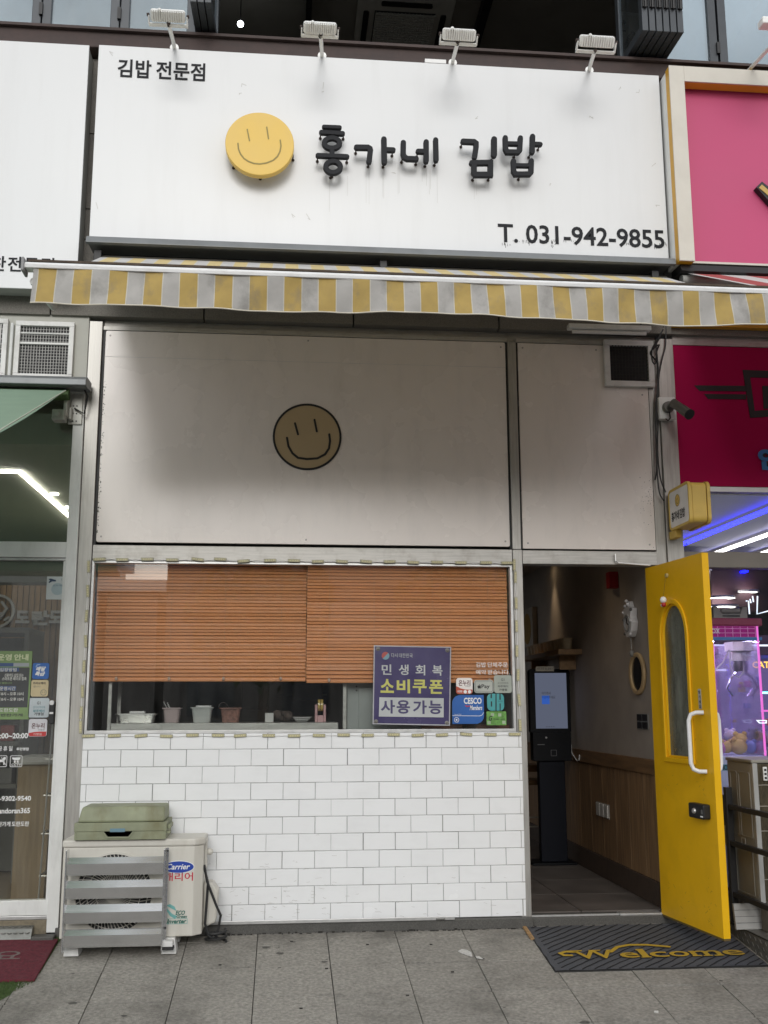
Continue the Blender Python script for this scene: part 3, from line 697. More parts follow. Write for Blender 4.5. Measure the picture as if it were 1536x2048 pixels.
for pts in ([(1329,640),(1322,668),(1312,690),(1316,740),(1313,800),(1312,880),(1314,950),(1318,985),(1328,1002)],
            [(1331,640),(1330,690),(1323,720),(1317,760),(1316,830),(1315,900),(1320,955),(1331,985)],
            [(1325,660),(1312,684),(1303,700),(1304,722),(1310,728),(1313,705),(1318,690)],[(1316,690),(1300,705),(1306,716),(1313,725)],
            [(1329,655),(1318,678),(1303,700)],[(1312,790),(1311,850),(1313,930),(1310,960)]):
    b = MB(); pts3 = []
    P3 = [Vector((at(x,y,-.035).x, -.035-random.uniform(0,.012), at(x,y,-.035).z)) for x, y in pts]
    for i in range(len(P3)-1):
        for s in range(4):
            t = s/4; p0, p1, p2, p3 = P3[max(0,i-1)], P3[i], P3[i+1], P3[min(len(P3)-1,i+2)]
            pts3.append(.5*((2*p1)+(p2-p0)*t+(2*p0-5*p1+4*p2-p3)*t*t+(3*p1-3*p2+p0*1-p0*2+p3*1)*0+(p3-p0+3*(p1-p2))*t*t*t))
    pts3.append(P3[-1]); b.tube(pts3, .005, 6); b.build('cable', CABL, cb, smooth=True)
cc = thing('security_camera', 'grey bullet security camera on a square white mounting box', 'camera', tuple(at(1335,840,-.05)))
a, c_, d, e = RC(1317,795,1350,839,-.06); MB().box(a,c_,-.075,-.021,d,e).build('mount_box', WALUM, cc, bev=.006)
q = at(1337,814,-.09); b = MB(); b.lathe([(.036,-.03),(.04,-.012),(.04,0)], (q.x,-.077,q.z), 'y', 18); b.tube([(q.x,-.1,q.z),(q.x+.02,-.15,q.z+.005)], .016, 8); b.build('joint', mk('camera grey', (.14,.14,.13), .4, .4), cc, smooth=True)
p0, p1 = Vector((q.x+.01,-.15,q.z+.012)), Vector((at(1378,828,-.27).x,-.27,at(1378,828,-.27).z))
b = MB(); b.tube([p0, p0+(p1-p0)*.55, p0+(p1-p0)*.56, p1], [.030,.031,.033,.033], 14); b.build('barrel', mk('camera shell', (.16,.155,.14), .35, .5), cc, smooth=True)
b = MB(); b.tube([p1, p1+(p1-p0).normalized()*.012], [.036,.036], 14); b.build('lens_hood', BLK, cc, smooth=True)
b = MB(); b.tube([(q.x,-.1,q.z-.03),(q.x+.004,-.1,q.z-.08),(q.x-.008,-.09,q.z-.095),(q.x-.022,-.085,q.z-.08)], .005, 6); b.build('cable', CABL, cc, smooth=True)

# projecting sign
ps = thing('projecting_sign', 'small yellow box sign jutting from the pillar above the yellow door', 'signboard', (2.6,-.2,2.46))
PX0, PX1, PY0, PY1, PZ0, PZ1 = 2.531, 2.675, -.405, -.06, 2.455, 2.715
b = MB(); b.prism(rrect(PY0,PY1,PZ0,PZ1,.035), PX0+.025, PX1-.025, 'x'); b.build('casing', YELBOX, ps, bev=.004)
for x0, x1 in ((PX0,PX0+.0225),(PX1-.0225,PX1)):
    b = MB(); b.ring(rrect(PY0-.006,PY1+.006,PZ0-.006,PZ1+.006,.04), rrect(PY0+.010,PY1-.010,PZ0+.012,PZ1-.012,.024), x0, x1, 'x'); b.build('rim', YELBOX, ps, bev=.003)
FCE = mk('sign face grey white', (.82,.81,.8), .35)
for x0 in (PX0+.004, PX1-.008): b = MB(); b.prism(rrect(PY0+.009,PY1-.009,PZ0+.011,PZ1-.011,.024), x0, x0+.004, 'x'); fc = b.build('face', FCE, ps)
yc, zc_ = (PY0+PY1)/2+.02, PZ0+.175
b = MB(); b.prism(circ(yc,zc_,.038,32), PX0+.0025, PX0+.0038, 'x'); b.build('smiley_print', YELDISC, ps)
b = MB(); b.stroke(circ(yc,zc_,.038,32), .004, PX0+.0018, PX0+.0024, closed=True, ax='x')
b.stroke([(yc+.012,zc_+.014),(yc+.010,zc_+.002)], .004, PX0+.0018, PX0+.0024, ax='x'); b.stroke([(yc-.008,zc_+.014),(yc-.010,zc_+.002)], .004, PX0+.0018, PX0+.0024, ax='x')
b.stroke([(yc+.02,zc_-.004),(yc+.012,zc_-.018),(yc,zc_-.022),(yc-.012,zc_-.018),(yc-.02,zc_-.004)], .004, PX0+.0018, PX0+.0024, ax='x'); b.build('smiley_line', GRV, ps)
def tfp(a, bb, c): return (PX0+.002+bb, yc-a, c)      # reads outwards from the wall
txt('홍가네 김밥', -.115, .115, PZ0+.05, PZ0+.112, 0, INK, ps, tf=tfp, bold=.02, word=.5)
MB().box(2.54,2.58,-.14,-.02,2.40,2.452).build('bracket', YELBOX, ps, bev=.004)

# ------------------------------------------------------------------ blinds, window decals, counter
BLD = mk('orange brown slat', (.70,.285,.10), .45, var=.10, vs=5, stretch=(1.2,1,9), rnd=.10)
def blind(label, x0, x1, z0, z1, y, rail):
    t = thing('venetian_blind', label, 'blind', ((x0+x1)/2, y, z0), 'orange brown blinds behind the shop window')
    pitch = .0208; n = int((z1-z0-.03)/pitch)
    b = MB(); tl = rad(62)
    for s in (1,):
        pr_ = [(-.0125,-.0012),(0,.0016),(.0125,-.0012)]
        up = [(u*math.cos(tl)-v*math.sin(tl), u*math.sin(tl)+v*math.cos(tl)) for u, v in pr_]
        dn = [(u*math.cos(tl)-(v-.0011)*math.sin(tl), u*math.sin(tl)+(v-.0011)*math.cos(tl)) for u, v in reversed(pr_)]
        b.prism([(a*1.18, c*1.18) for a, c in up+dn], x0, x1, 'x')
    me = b.build('slat', BLD, mesh_only=True, org=(0,0,0))
    for k in range(n):
        z = z0+.032+pitch*k
        if k < 3: z -= .004*(3-k)
        piece('slat', me, t, (random.uniform(-.001,.001), y, z+random.uniform(-.0012,.0012)), (random.uniform(-.10,.10), random.uniform(-.0008,.0008), 0))
    MB().box(x0,x1,y-.012,y+.012,z0,z0+.012).build('bottom_rail', BLD, t, bev=.003)
    MB().box(x0,x1,y-.014,y+.016,z1-.02,z1+.02).build('head_rail', BLD, t)
    for fx in rail:
        b = MB(); x = x0+(x1-x0)*fx; b.tube([(x,y-.017,z0+.01),(x,y-.017,z1)], .0009, 4); b.tube([(x+.01,y+.017,z0+.01),(x+.01,y+.017,z1)], .0009, 4); b.build('ladder_cord', mk('cord tan', (.5,.33,.2), .8), t)
        b = MB(); b.lathe([(.004,0),(.009,.006),(.009,.018),(.004,.022)], (x,y-.02,z0+.006), 'z', 8); b.build('cord_tassel', mk('tassel cream', (.6,.45,.35), .6), t)
    return t
yb_ = .085
xm = at(613.5,1250,yb_).x; zL = at(400,1363,yb_).z; zR = at(800,1366,yb_-.02).z
blind('orange brown venetian blind lowered over the half of the window beside the outdoor unit', WX0+.012, xm-.003, zL, 2.235, yb_+.006, (.11,.355,.61,.88))
blind('orange brown venetian blind lowered slightly further, behind the purple coupon poster', xm, WX1-.02, zR, 2.235, yb_-.028, (.11,.33,.62,.9))

# kitchen behind the glass
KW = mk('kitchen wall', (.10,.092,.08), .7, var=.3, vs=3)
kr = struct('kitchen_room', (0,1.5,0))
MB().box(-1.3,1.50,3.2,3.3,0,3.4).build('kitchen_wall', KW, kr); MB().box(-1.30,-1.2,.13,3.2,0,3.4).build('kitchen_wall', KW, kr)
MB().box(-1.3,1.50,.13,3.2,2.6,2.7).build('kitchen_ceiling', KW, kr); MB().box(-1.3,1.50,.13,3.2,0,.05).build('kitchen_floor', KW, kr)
SST = mk('stainless shelf', (.42,.42,.40), .35, .7, var=.15, vs=9, stretch=(.5,4,4))
ct = thing('serving_counter', 'stainless serving counter with uprights behind the window', 'counter', (0,.25,1.1))
zct = at(400,1446,.16).z; xe = at(686,1420,.16).x
MB().box(at(222,1450,.16).x, xe-.03, .14,.6, zct-.065, zct).build('counter_top', SST, ct, bev=.004)
a = at(217,1400,.15); MB().box(a.x,a.x+.022,.13,.16,zct-.09,2.2).build('upright', SST, ct, bev=.002)
MB().box(at(236,1400,.5).x,at(243,1400,.5).x,.48,.51,zct,2.2).build('upright', SST, ct)
a = at(686,1400,.15); MB().box(a.x-.002,a.x+.022,.13,.16,zct-.07,2.2).build('upright', SST, ct, bev=.002)
FRG = mk('pale grey cabinet', (.34,.37,.36), .4, var=.05)
fr = thing('grey_cabinet', 'pale grey metal cabinet side seen behind the coupon poster', 'cabinet', (.8,.35,.4))
fx0, fx1 = at(694,1420,.17).x, at(842,1420,.17).x
MB().box(fx0,fx1,.17,.7,.2,2.18).build('body', FRG, fr, bev=.004)
MB().box(fx0+.075,fx1-.02,.162,.169,.25,at(750,1376,.165).z).build('door_panel', FRG, fr, bev=.002)
b = MB()
for dx, py in ((.058,1373),(.058,1381)): q = at(713,py,.165); b.lathe([(.005,-.004),(.005,0)], (q.x,.169,q.z), 'y', 8)
b.build('screw', PINM, fr)
for k, (x0, x1, m, lb) in enumerate(((842,926,mk('orange crate', (.42,.12,.03), .5), 'orange plastic box low in the window corner under the blue decal'),(950,1020,mk('brown crate', (.22,.07,.03), .5), 'red brown box low in the window corner under the green decal'))):
    p, q = at(x0,1456,.2), at(x1,1456,.2); t = MB(); t.box(p.x,q.x,.2,.5,.9,p.z+.02); tag(t.build('storage_box', m, None, bev=.006), lb, 'box')
# pans and tubs along the counter
def tub(name, label, cat, px0, px1, py0, py1, m, y=.24, taper=.82, rim=.008, lid=None, depth=.13, group=None):
    p, q = at(px0,py0,y), at(px1,py0,y); z0, z1 = zct+.001, at((px0+px1)/2, py0, y).z
    cx, hw = (p.x+q.x)/2, (q.x-p.x)/2
    t = thing(name, label, cat, (cx,y+depth/2,z0), group)
    o = [(-1,-1),(1,-1),(1,1),(-1,1)]
    def rr_(s, z, ins=0): return [(cx+(x)*s, yy, z) for x, yy in [(a*1.0, c) for a, c in rrect(-hw+ins, hw-ins, y+ins, y+depth-ins, min(.03,depth*.25))]] if False else [(cx+s*a, y+depth/2+s*c, z) for a, c in rrect(-hw+ins, hw-ins, -depth/2+ins, depth/2-ins, .022)]
    b = MB(); A, B, C_, D_ = rr_(taper,z0), rr_(1,z1), rr_(1,z1,.006), rr_(taper,z0+.006,.006); n = len(A)
    fs = [list(range(n))]
    for lo, hi in ((0,1),(1,2),(2,3)): fs += [(lo*n+i, lo*n+(i+1)%n, hi*n+(i+1)%n, hi*n+i) for i in range(n)]
    fs.append([3*n+i for i in range(n)]); b.add(A+B+C_+D_, fs); b.build('body', m, t, smooth=True)
    b = MB(); b.ring([(v[0],v[1]) for v in rr_(1,0,-rim)], [(v[0],v[1]) for v in rr_(1,0,.002)], z1-.006, z1+.002, 'z'); b.build('rim', m, t)
    if lid: lid(t, cx, hw, z1, y, depth)
    return t
MSS = mk('steel pan', (.6,.6,.58), .28, .85, var=.08)
def plate(t, cx, hw, z1, y, d): MB().box(cx-hw*.35,cx+hw*.42,y+.02,y+.09,z1+.003,z1+.018).build('cutting_board', WHT, t, bev=.003)
tub('steel_pan', 'wide shallow steel pan with a white board across it on the counter', 'pan', 232,311, 1428,1446, MSS, depth=.2, taper=.9, lid=plate)
def tongs(t, cx, hw, z1, y, d): b = MB(); b.tube([(cx-.02,y+.05,z1-.03),(cx-.055,y+.06,z1+.04)], .005, 6); b.tube([(cx,y+.05,z1-.03),(cx-.035,y+.07,z1+.035)], .005, 6); b.build('tongs_handle', MSS, t)
tub('plastic_tub', 'pinkish grey plastic tub with tongs beside the steel pan', 'tub', 326,360, 1416,1446, mk('pink grey tub', (.42,.34,.34), .5), lid=tongs)
def wlid(t, cx, hw, z1, y, d): b = MB(); b.prism(rrect(cx-hw*.62,cx+hw*.9,y+.01,y+d-.02,.02), z1+.003, z1+.012, 'z'); b.build('lid', WHT, t)
tub('plastic_tub', 'pale grey green plastic tub with a white lid resting on it', 'tub', 383,424, 1415,1446, mk('pale tub', (.5,.52,.5), .4), lid=wlid)
RADH = mk('brown basket', (.22,.11,.085), .6, var=.5, vs=60)
def hnd(t, cx, hw, z1, y, d): b = MB(); b.tube([(cx-.05+.03*math.cos(a/10*math.pi), y+.05, z1+.035*math.sin(a/10*math.pi)) for a in range(11)], .003, 6); b.build('wire_handle', PINM, t)
tub('basket', 'brown speckled basket with a wire handle on the counter', 'basket', 441,481, 1416,1446, RADH, lid=hnd)
q = at(537,1446,.22); pk = thing('small_carton', 'little white carton on the counter below the blind edge', 'carton', (q.x,.22,zct))
a, c_, d, e = RC(530,1426,547,1445,.2); MB().box(a,c_,.2,.27,zct+.001,e).build('body', mk('carton white', (.55,.55,.53), .5), pk, bev=.002)
sp_ = thing('cloth_bundle', 'crumpled dark brown cloth bundle beside the little carton', 'cloth', (at(565,1446,.3).x,.3,zct))
b = MB(); q = at(566,1432,.32)
for k in range(9): b.ball((q.x+random.uniform(-.04,.05),.32+random.uniform(-.03,.03),zct+.03+random.uniform(0,.025)), random.uniform(.025,.034), (1,1,.9), 6)
b.build('folds', mk('brown cloth', (.08,.06,.05), .9), sp_, smooth=True)
ty = thing('tray_stack', 'white foam trays stacked on the counter beside the tape dispenser', 'trays', (at(605,1446,.25).x,.25,zct))
for k in range(3):
    a, c_ = at(590-k*3,1440,.24).x, at(617+k*3.5,1440,.24).x; b = MB(); b.hexa([(a+.015,.24,zct+.004+.011*k),(c_-.015,.24,zct+.004+.011*k),(c_-.015,.36,zct+.004+.011*k),(a+.015,.36,zct+.004+.011*k),(a,.22,zct+.013+.011*k),(c_,.22,zct+.013+.011*k),(c_,.38,zct+.013+.011*k),(a,.38,zct+.013+.011*k)]); b.build('tray', WHT, ty)
td = thing('tape_dispenser', 'pink tape dispenser holding two golden rolls of tape', 'tape dispenser', (at(641,1444,.2).x,.2,zct))
a, c_, d, e = RC(630,1409,652,1442,.18); PK = mk('pink plastic', (.55,.33,.34), .4)
MB().box(a,a+.016,.18,.28,zct+.001,e).build('side_wall', PK, td, bev=.004); MB().box(c_-.016,c_,.18,.28,zct+.001,e).build('side_wall', PK, td, bev=.004)
MB().box(a+.0165,c_-.0165,.18,.28,zct+.001,zct+.045).build('base_block', PK, td, bev=.003)
for k in range(2): b = MB(); b.lathe([(.038,0),(.038,.015)], (a+.019+.018*k,.225,e-.005), 'x', 22); b.build('tape_roll', mk('golden tape', (.55,.40,.12), .25, coat=.5), td, smooth=True)
bk = thing('back_shelf', 'dim pale shelving unit deep in the kitchen', 'shelf', (.0,3.0,.5))
PAL = mk('dim cream shelf', (.20,.185,.13), .7, var=.2)
for x0, x1, z0, z1 in ((-.75,.35,1.2,1.95),): MB().box(x0,x1,3.0,3.19,z0,z1).build('panel', PAL, bk)
for z in (1.3,1.42,1.55): MB().box(-.05,.4,2.8,2.999,z,z+.012).build('shelf_board', PAL, bk)
MB().box(-.35,-.12,2.7,2.78,1.3,1.62).build('screen', BLK, bk); MB().box(.1,.35,2.6,2.68,1.38,1.52).build('screen', mk('dark blue', (.02,.025,.05), .4), bk)
for px, py in ((210,1500),): pass

# decals
DY = .0135
def decal(name, label, cat, x0, y0, x1, y1, m, r=.012, y=DY, group=None):
    a, c_, d, e = RC(x0,y0,x1,y1,y); t = MB(); t.prism(rrect(a,c_,d,e,r), y, y+.0012); o = t.build(name, m, None, org=((a+c_)/2,y,d)); tag(o, label, cat, group); return o
def dt(o, s, x0, y0, x1, y1, m, y=DY, **k): return ptxt(s, x0,y0,x1,y1, y-.0009, m, o, **k)
def dshape(o, name, pts, m, y=DY, off=.0006, px=True):
    b = MB(); q = [(at(x,yy,y).x, at(x,yy,y).z) for x, yy in pts] if px else pts; b.prism(q, y-off, y-.00005); return b.build(name, m, o)
D4 = lambda x, y: (890+x/9.6, 1310+y/9.6)
d4 = lambda *p: [D4(*q) for q in p]
REDP = mk('red print', (.45,.07,.03), .4); DKP = mk('dark red brown print', (.10,.015,.02), .4); GREYP = mk('grey print', (.12,.13,.13), .4); BLP = mk('black print', (.012,.012,.013), .4)
t_ = thing('window_lettering', 'two lines of small white Korean lettering on the glass', 'lettering', tuple(at(985,1350,DY)))
txt_w = WHT
ptxt('김밥 단체주문', *D4(595,140), *D4(1205,235), DY, WHT, t_, bold=.004, word=.7); ptxt('예약 받습니다.', *D4(595,283), *D4(1242,375), DY, WHT, t_, bold=.004, word=.7)
o = decal('payment_decal', 'white decal with an orange wave on its lower half', 'decal', *D4(215,440), *D4(530,748), mk('warm white print', (.78,.74,.71), .35), .018)
dshape(o, 'wave_print', d4((213,600),(250,612),(300,640),(380,660),(450,665),(500,662),(529,668),(527,715),(505,745),(240,746),(213,715)), REDP)
dt(o, '온누리', *D4(262,480), *D4(488,590), DKP, bold=.02); dt(o, '상품권', *D4(388,580), *D4(485,608), GREYP); dt(o, '가맹점', *D4(236,680), *D4(330,720), WHT, bold=.02)
for x in (388, 472): b = MB(); q = at(*D4(x,706), DY); b.prism(circ(q.x,q.z,.011,18), DY-.0012, DY-.0007); b.build('dot', WHT, o)
o = decal('payment_decal', 'pale grey rounded decal with a dark border and the word Pay', 'decal', *D4(562,480), *D4(932,730), mk('pale grey print', (.42,.44,.40), .35), .016)
a, c_, d, e = RC(*D4(578,496), *D4(916,714), DY); b = MB(); b.ring(rrect(a,c_,d,e,.012), rrect(a+.0022,c_-.0022,d+.0022,e-.0022,.010), DY-.0006, DY-.00005); b.build('border', BLP, o)
dt(o, 'Pay', *D4(700,563), *D4(860,660), BLP, bold=.02)
def applelogo(o, m):
    pts = [(655,588),(668,583),(683,584),(692,592),(684,604),(685,618),(695,628),(688,640),(678,644),(668,640),(655,641),(645,646),(634,640),(626,625),(622,608),(626,593),(636,585),(646,585)]
    dshape(o, 'fruit_logo', d4(*pts), m); dshape(o, 'fruit_logo', d4((655,582),(657,570),(668,558),(670,570),(663,580)), m)
applelogo(o, BLP)
GC = mk('pale green grey print', (.36,.39,.34), .35)
o = decal('card_decal', 'pale green square decal with stacked grey Korean lines', 'decal', *D4(942,388), *D4(1282,728), GC, .014)
dt(o, 'G1', *D4(1075,448), *D4(1140,498), GREYP, bold=.02); dt(o, '경기지역화폐', *D4(1008,522), *D4(1215,556), GREYP); dt(o, '파주페이', *D4(1010,580), *D4(1212,624), GREYP, bold=.03); dt(o, '가맹점', *D4(1035,645), *D4(1190,690), BLP, bold=.02)
BLU = mk('blue decal', (.02,.115,.40), .35)
a, c_, d, e = RC(*D4(138,768), *D4(748,1322), DY); R_ = .052
tl_ = [(a+R_-R_*math.cos(rad(k*15)), e-R_+R_*math.sin(rad(k*15))) for k in range(7)]; br_ = [(c_-R_+R_*math.cos(rad(k*15)), d+R_-R_*math.sin(rad(k*15))) for k in range(7)]
b = MB(); b.prism(tl_+[(c_,e)]+br_+[(a,d)], DY, DY+.0012); o = tag(b.build('member_decal', BLU, None), 'large blue decal with two rounded corners and white lettering', 'decal')
ORG[o.name] = o.location.copy()
dt(o, 'CESCO', *D4(362,818), *D4(702,940), WHT, bold=.03); dt(o, 'Members', *D4(475,968), *D4(715,1058), WHT, shear=.35, bold=.02); dt(o, 'Control Card', *D4(178,1128), *D4(312,1148), WHT)
dshape(o, 'swoosh', d4((375,962),(440,975),(510,965),(470,992),(420,998),(395,985)), mk('crimson', (.45,.03,.06), .4))
b = MB(); b.stroke(pp(d4((140,1165),(660,1170),(700,1160),(725,1135),(742,1100)),DY), .003, DY-.0007, DY-.0001, cap=False); b.build('line', WHT, o)
q = at(*D4(222,1245), DY); b = MB(); b.ring(circ(q.x,q.z,.016,24), circ(q.x,q.z,.013,24), DY-.0007, DY-.0001); b.prism(circ(q.x,q.z,.006,12), DY-.0007, DY-.0001); b.build('emblem', WHT, o)
TEAL = mk('teal decal', (.06,.33,.34), .4)
o = decal('delivery_decal', 'rounded teal decal made of two bold letter blocks', 'decal', *D4(808,742), *D4(1135,1070), TEAL, .028)
for (x0,y0,x1,y1) in ((968,742,990,1070),(874,742,900,830),(880,890,904,990),(1044,742,1068,860),(1048,930,1068,1068)):
    dshape(o, 'slot', d4((x0,y0),(x1,y0),(x1,y1),(x0,y1)), BLP)
dt(o, '배달의민족', *D4(1020,878), *D4(1105,896), BLP)
GRN = mk('green decal', (.12,.30,.06), .4, var=.45, vs=40)
o = decal('care_decal', 'green leafy patterned decal with a black script initial', 'decal', *D4(798,1082), *D4(1178,1348), GRN, .006)
for (x0,y0) in ((880,1115),(1020,1120),(815,1270),(1100,1262)): dshape(o, 'pale_square', d4((x0,y0),(x0+62,y0),(x0+62,y0+60),(x0,y0+60)), mk('pale green print', (.35,.45,.30), .4))
dt(o, 'G', *D4(842,1165), *D4(912,1262), BLP, shear=.3, y=DY-.0006, bold=.02); dt(o, 'Green card', *D4(932,1212), *D4(1142,1248), BLP, y=DY-.0006)
# the coupon poster, an acrylic plate on suction cups
PY_ = -.02
cp = thing('coupon_poster', 'purple acrylic poster with grey, yellow and boxed Korean words held by four suction cups', 'poster', tuple(at(822,1450,PY_)))
PUR = mk('purple print', (.055,.045,.125), .25, var=.1, grime=.2, gs=8, gcol=(.12,.11,.16), spec=.6)
A_ = [at(x,y,PY_) for x, y in ((749,1292),(901,1295),(898.5,1450),(746.5,1447))]
b = MB(); b.prism([(v.x,v.z) for v in A_], PY_, PY_+.004); b.build('sheet', PUR, cp)
cxp, czp = sum(v.x for v in A_)/4, sum(v.z for v in A_)/4
b = MB(); b.ring([(cxp+(v.x-cxp)*1.018, czp+(v.z-czp)*1.018) for v in A_], [(cxp+(v.x-cxp)*.99, czp+(v.z-czp)*.99) for v in A_], PY_-.002, PY_+.005); b.build('clear_edge', mk('acrylic edge', (.42,.42,.45), .2), cp)
D5 = lambda x, y: (740+x/9.035, 1280+y/9.035)
GRP = mk('pale grey ink', (.45,.47,.47), .4); YLP = mk('pale yellow ink', (.50,.49,.12), .4); PRP = mk('purple ink', (.055,.045,.125), .4)
tiltz = lambda a, bb, c: (a, bb, c-.018*(a-cxp))
def pt(s, x0, y0, x1, y1, m, **k):
    p0, p1 = D5(x0,y0), D5(x1,y1); a, c_, d, e = RC(*p0,*p1,PY_); txt(s, a, c_, d+.018*((a+c_)/2-cxp), e+.018*((a+c_)/2-cxp), PY_-.0016, m, cp, tf=tiltz, **k)
for s, x0, x1, dy in (('민',212,388,0),('생',520,697,4),('회',822,997,10),('복',1127,1308,16)): pt(s, x0, 440+dy, x1, 628+dy, GRP, bold=.018)
for s, x0, x1, dy in (('소',190,432,0),('비',483,722,6),('쿠',772,1022,10),('폰',1068,1318,18)): pt(s, x0, 705+dy, x1, 955+dy, YLP, bold=.03)
b = MB(); b.prism([(at(*D5(x,y),PY_).x, at(*D5(x,y),PY_).z) for x, y in ((170,1035),(1332,1052),(1330,1398),(160,1382))], PY_-.0012, PY_-.0002); b.build('label_box', GRP, cp)
for s, x0, x1, dy in (('사',195,450,0),('용',480,722,4),('가',775,1025,8),('능',1060,1300,12)): pt(s, x0, 1082+dy, x1, 1328+dy, PRP, bold=.03)
pt('다시 대한민국', 385, 240, 770, 318, GRP, word=.5)
q = at(*D5(280,285), PY_); r_ = .0245
b = MB(); b.prism([(q.x+r_*math.cos(rad(45+k*9)), q.z+r_*math.sin(rad(45+k*9))) for k in range(21)], PY_-.0012, PY_-.0002); b.build('emblem', mk('emblem red', (.35,.06,.05), .4), cp)
b = MB(); b.prism([(q.x+r_*math.cos(rad(225+k*9)), q.z+r_*math.sin(rad(225+k*9))) for k in range(21)], PY_-.0012, PY_-.0002); b.build('emblem', mk('emblem blue', (.15,.28,.34), .4), cp)
for x, y in ((145,158),(1400,185),(108,1475),(1390,1500)):
    q = at(*D5(x,y), PY_); b = MB(); b.lathe([(.004,-.012),(.007,-.009),(.007,-.003),(.014,.0),(.016,.03)], (q.x,PY_-.001,q.z), 'y', 14); b.build('suction_cup', mk('cup rubber', (.2,.19,.18), .25), cp, smooth=True)

# LED module string round the window
ls = thing('led_string', 'string of yellowed LED modules on a white wire round the window frame', 'LED string', (.15,-.03,1.7))
MODM = mk('yellowed module', (.46,.43,.27), .45, var=.15, vs=40); DOT = mk('led dot', (.62,.56,.30), .3)
b = MB(); b.prism(rrect(-.037,.037,-.0085,.0085,.004), -.007, 0); b.m = 1
for x in (-.022,-.007,.008,.022): b.box(x-.0035,x+.0035,-.0085,-.007,-.004,.004)
b.m = 2; b.prism(rrect(-.039,.039,-.0102,.0102,.004), -.0012, .0)  # slightly larger dark plate, drawn as the shadow gap round each module
mh = b.build('led_module', [MODM, DOT, mk('module shadow rim', (.16,.15,.11), .8)], mesh_only=True, org=(0,0,0))
LP = []
top = [(x, 1118+(x-200)*.0105) for x in (199,245,294.5,344,395,441,487,540,588,636,684,732,780,826,874,922,972,1014)]
bot = [(x, 1472-(x-177)*.0035) for x in (177,230,282,333,385,436,480,538,588,638,687,736,786,835,884,932,981,1029)]
lef = [(178.5,1133),(175.5,1182),(173.5,1231),(171,1282),(167.5,1333),(164.5,1383),(162.5,1425),(160.5,1455)]
rig = [(1028,1130),(1030,1155),(1032,1206),(1033.5,1252),(1034.5,1302),(1036,1350),(1038.5,1400),(1040.5,1450)]
for lst, rot in ((top,0),(bot,0),(lef,1),(rig,1)):
    for x, y in lst:
        q = at(x,y,-.022); piece('led_module', mh, ls, (q.x+random.gauss(0,.0015),-.022,q.z+random.gauss(0,.002)), (0, rad(90)+random.gauss(0,.05) if rot else random.gauss(0,.04), 0))
for lst in (top, bot, lef, rig):
    P3 = []
    for (x, y), (x2, y2) in zip(lst, lst[1:]):
        a, c_ = at(x,y,-.02), at(x2,y2,-.02)
        for k in range(4): t = k/4; P3.append(a+(c_-a)*t+Vector((0,-.003*math.sin(t*3.14),-random.uniform(0,.006)*math.sin(t*3.14))))
    b = MB(); b.tube(P3, .0022, 5); b.build('wire', WHT, ls)
# ------------------------------------------------------------------ the yellow door, standing open
HX, HY = Vector((2.365,-.02,0)), None
uu = Vector((.085,-.735,0)).normalized(); nn_ = Vector((-uu.y, uu.x, 0))       # nn_ points to +x, away from the entry
if nn_.x < 0: nn_ = -nn_
DL = .742
def tfd(a, b, z): p = HX+uu*a+nn_*b; return (p.x, p.y, z)
def dp(px, py):
    d = ray(px, py); p = CAM+d*((HX-CAM).dot(nn_)/d.dot(nn_)); return (p-HX).dot(uu), p.z
dr_ = thing('yellow_door', 'bright yellow door with an arched ribbed window, swung open to the street', 'door', tuple(HX+uu*.35), kind='thing')
DZ0, DZ1, DT = .052, 2.208, .042
g0, g1 = dp(1337,1509), dp(1384,1515); gt = dp(1352,1213)
ga0, ga1 = g0[0], g1[0]; gz0 = (g0[1]+g1[1])/2; gzt = gt[1]+.01; gc = (ga0+ga1)/2; gw = (ga1-ga0)/2
def arch(i, n=14):       # i = inset from the glass outline
    wv = gw+i; zt = gzt+i-wv*1.25
    return [(gc-wv,gz0-i),(gc+wv,gz0-i)]+[(gc+wv*math.cos(math.pi*k/n), zt+wv*1.25*math.sin(math.pi*k/n)) for k in range(n+1)]
A_ = arch(.012); N_ = len(A_)
outer = []
for (a, z) in A_:
    outer.append((a, z))
# leaf: four bands round the opening (a rectangle split along the arch outline)
amid = [p for p in A_]
b = MB(tfd)
am, aM, zm = gc-gw-.012, gc+gw+.012, gz0-.012; zM = max(p[1] for p in A_)
b.box(0,am,0,DT,zm,DZ1); b.box(aM,DL,0,DT,zm,DZ1); b.box(0,DL,0,DT,DZ0,zm-.0001)
poly = [(am,DZ1)]+[(a,z) for a, z in reversed(A_[2:])]+[(aM,DZ1)]
for y0 in (0, DT): b.add([(a,y0,z) for a, z in poly], [list(range(len(poly)))])
b.add([(a,y,z) for y in (0,DT) for a, z in A_[2:]], [(i,i+1,N_-2+i+1,N_-2+i) for i in range(N_-3)])
b.box(am,aM,.0005,DT-.0005,DZ1-.001,DZ1)
lf = b.build('door_leaf', YEL, dr_)
O_ = arch(.042); I_ = arch(.012); II = arch(.0)
for s0, s1 in ((-.012,-.0005),(DT+.0005,DT+.012)):
    t = MB(tfd); t.ring(O_, I_, s0, s1); t.build('window_trim', YEL, dr_, bev=.003)
t = MB(tfd); t.ring(I_, II, .004, DT-.004); t.build('glass_bead', YEL, dr_, bev=.002)
t = MB(tfd); t.prism(arch(.004), DT/2-.004, DT/2+.004); pn = t.build('pane', RIBGL, dr_)
HW = mk('white handle', (.78,.78,.77), .3, coat=.3)
h0, h1 = dp(1410,1425), dp(1412,1543); hm = (h0[0]+h1[0])/2
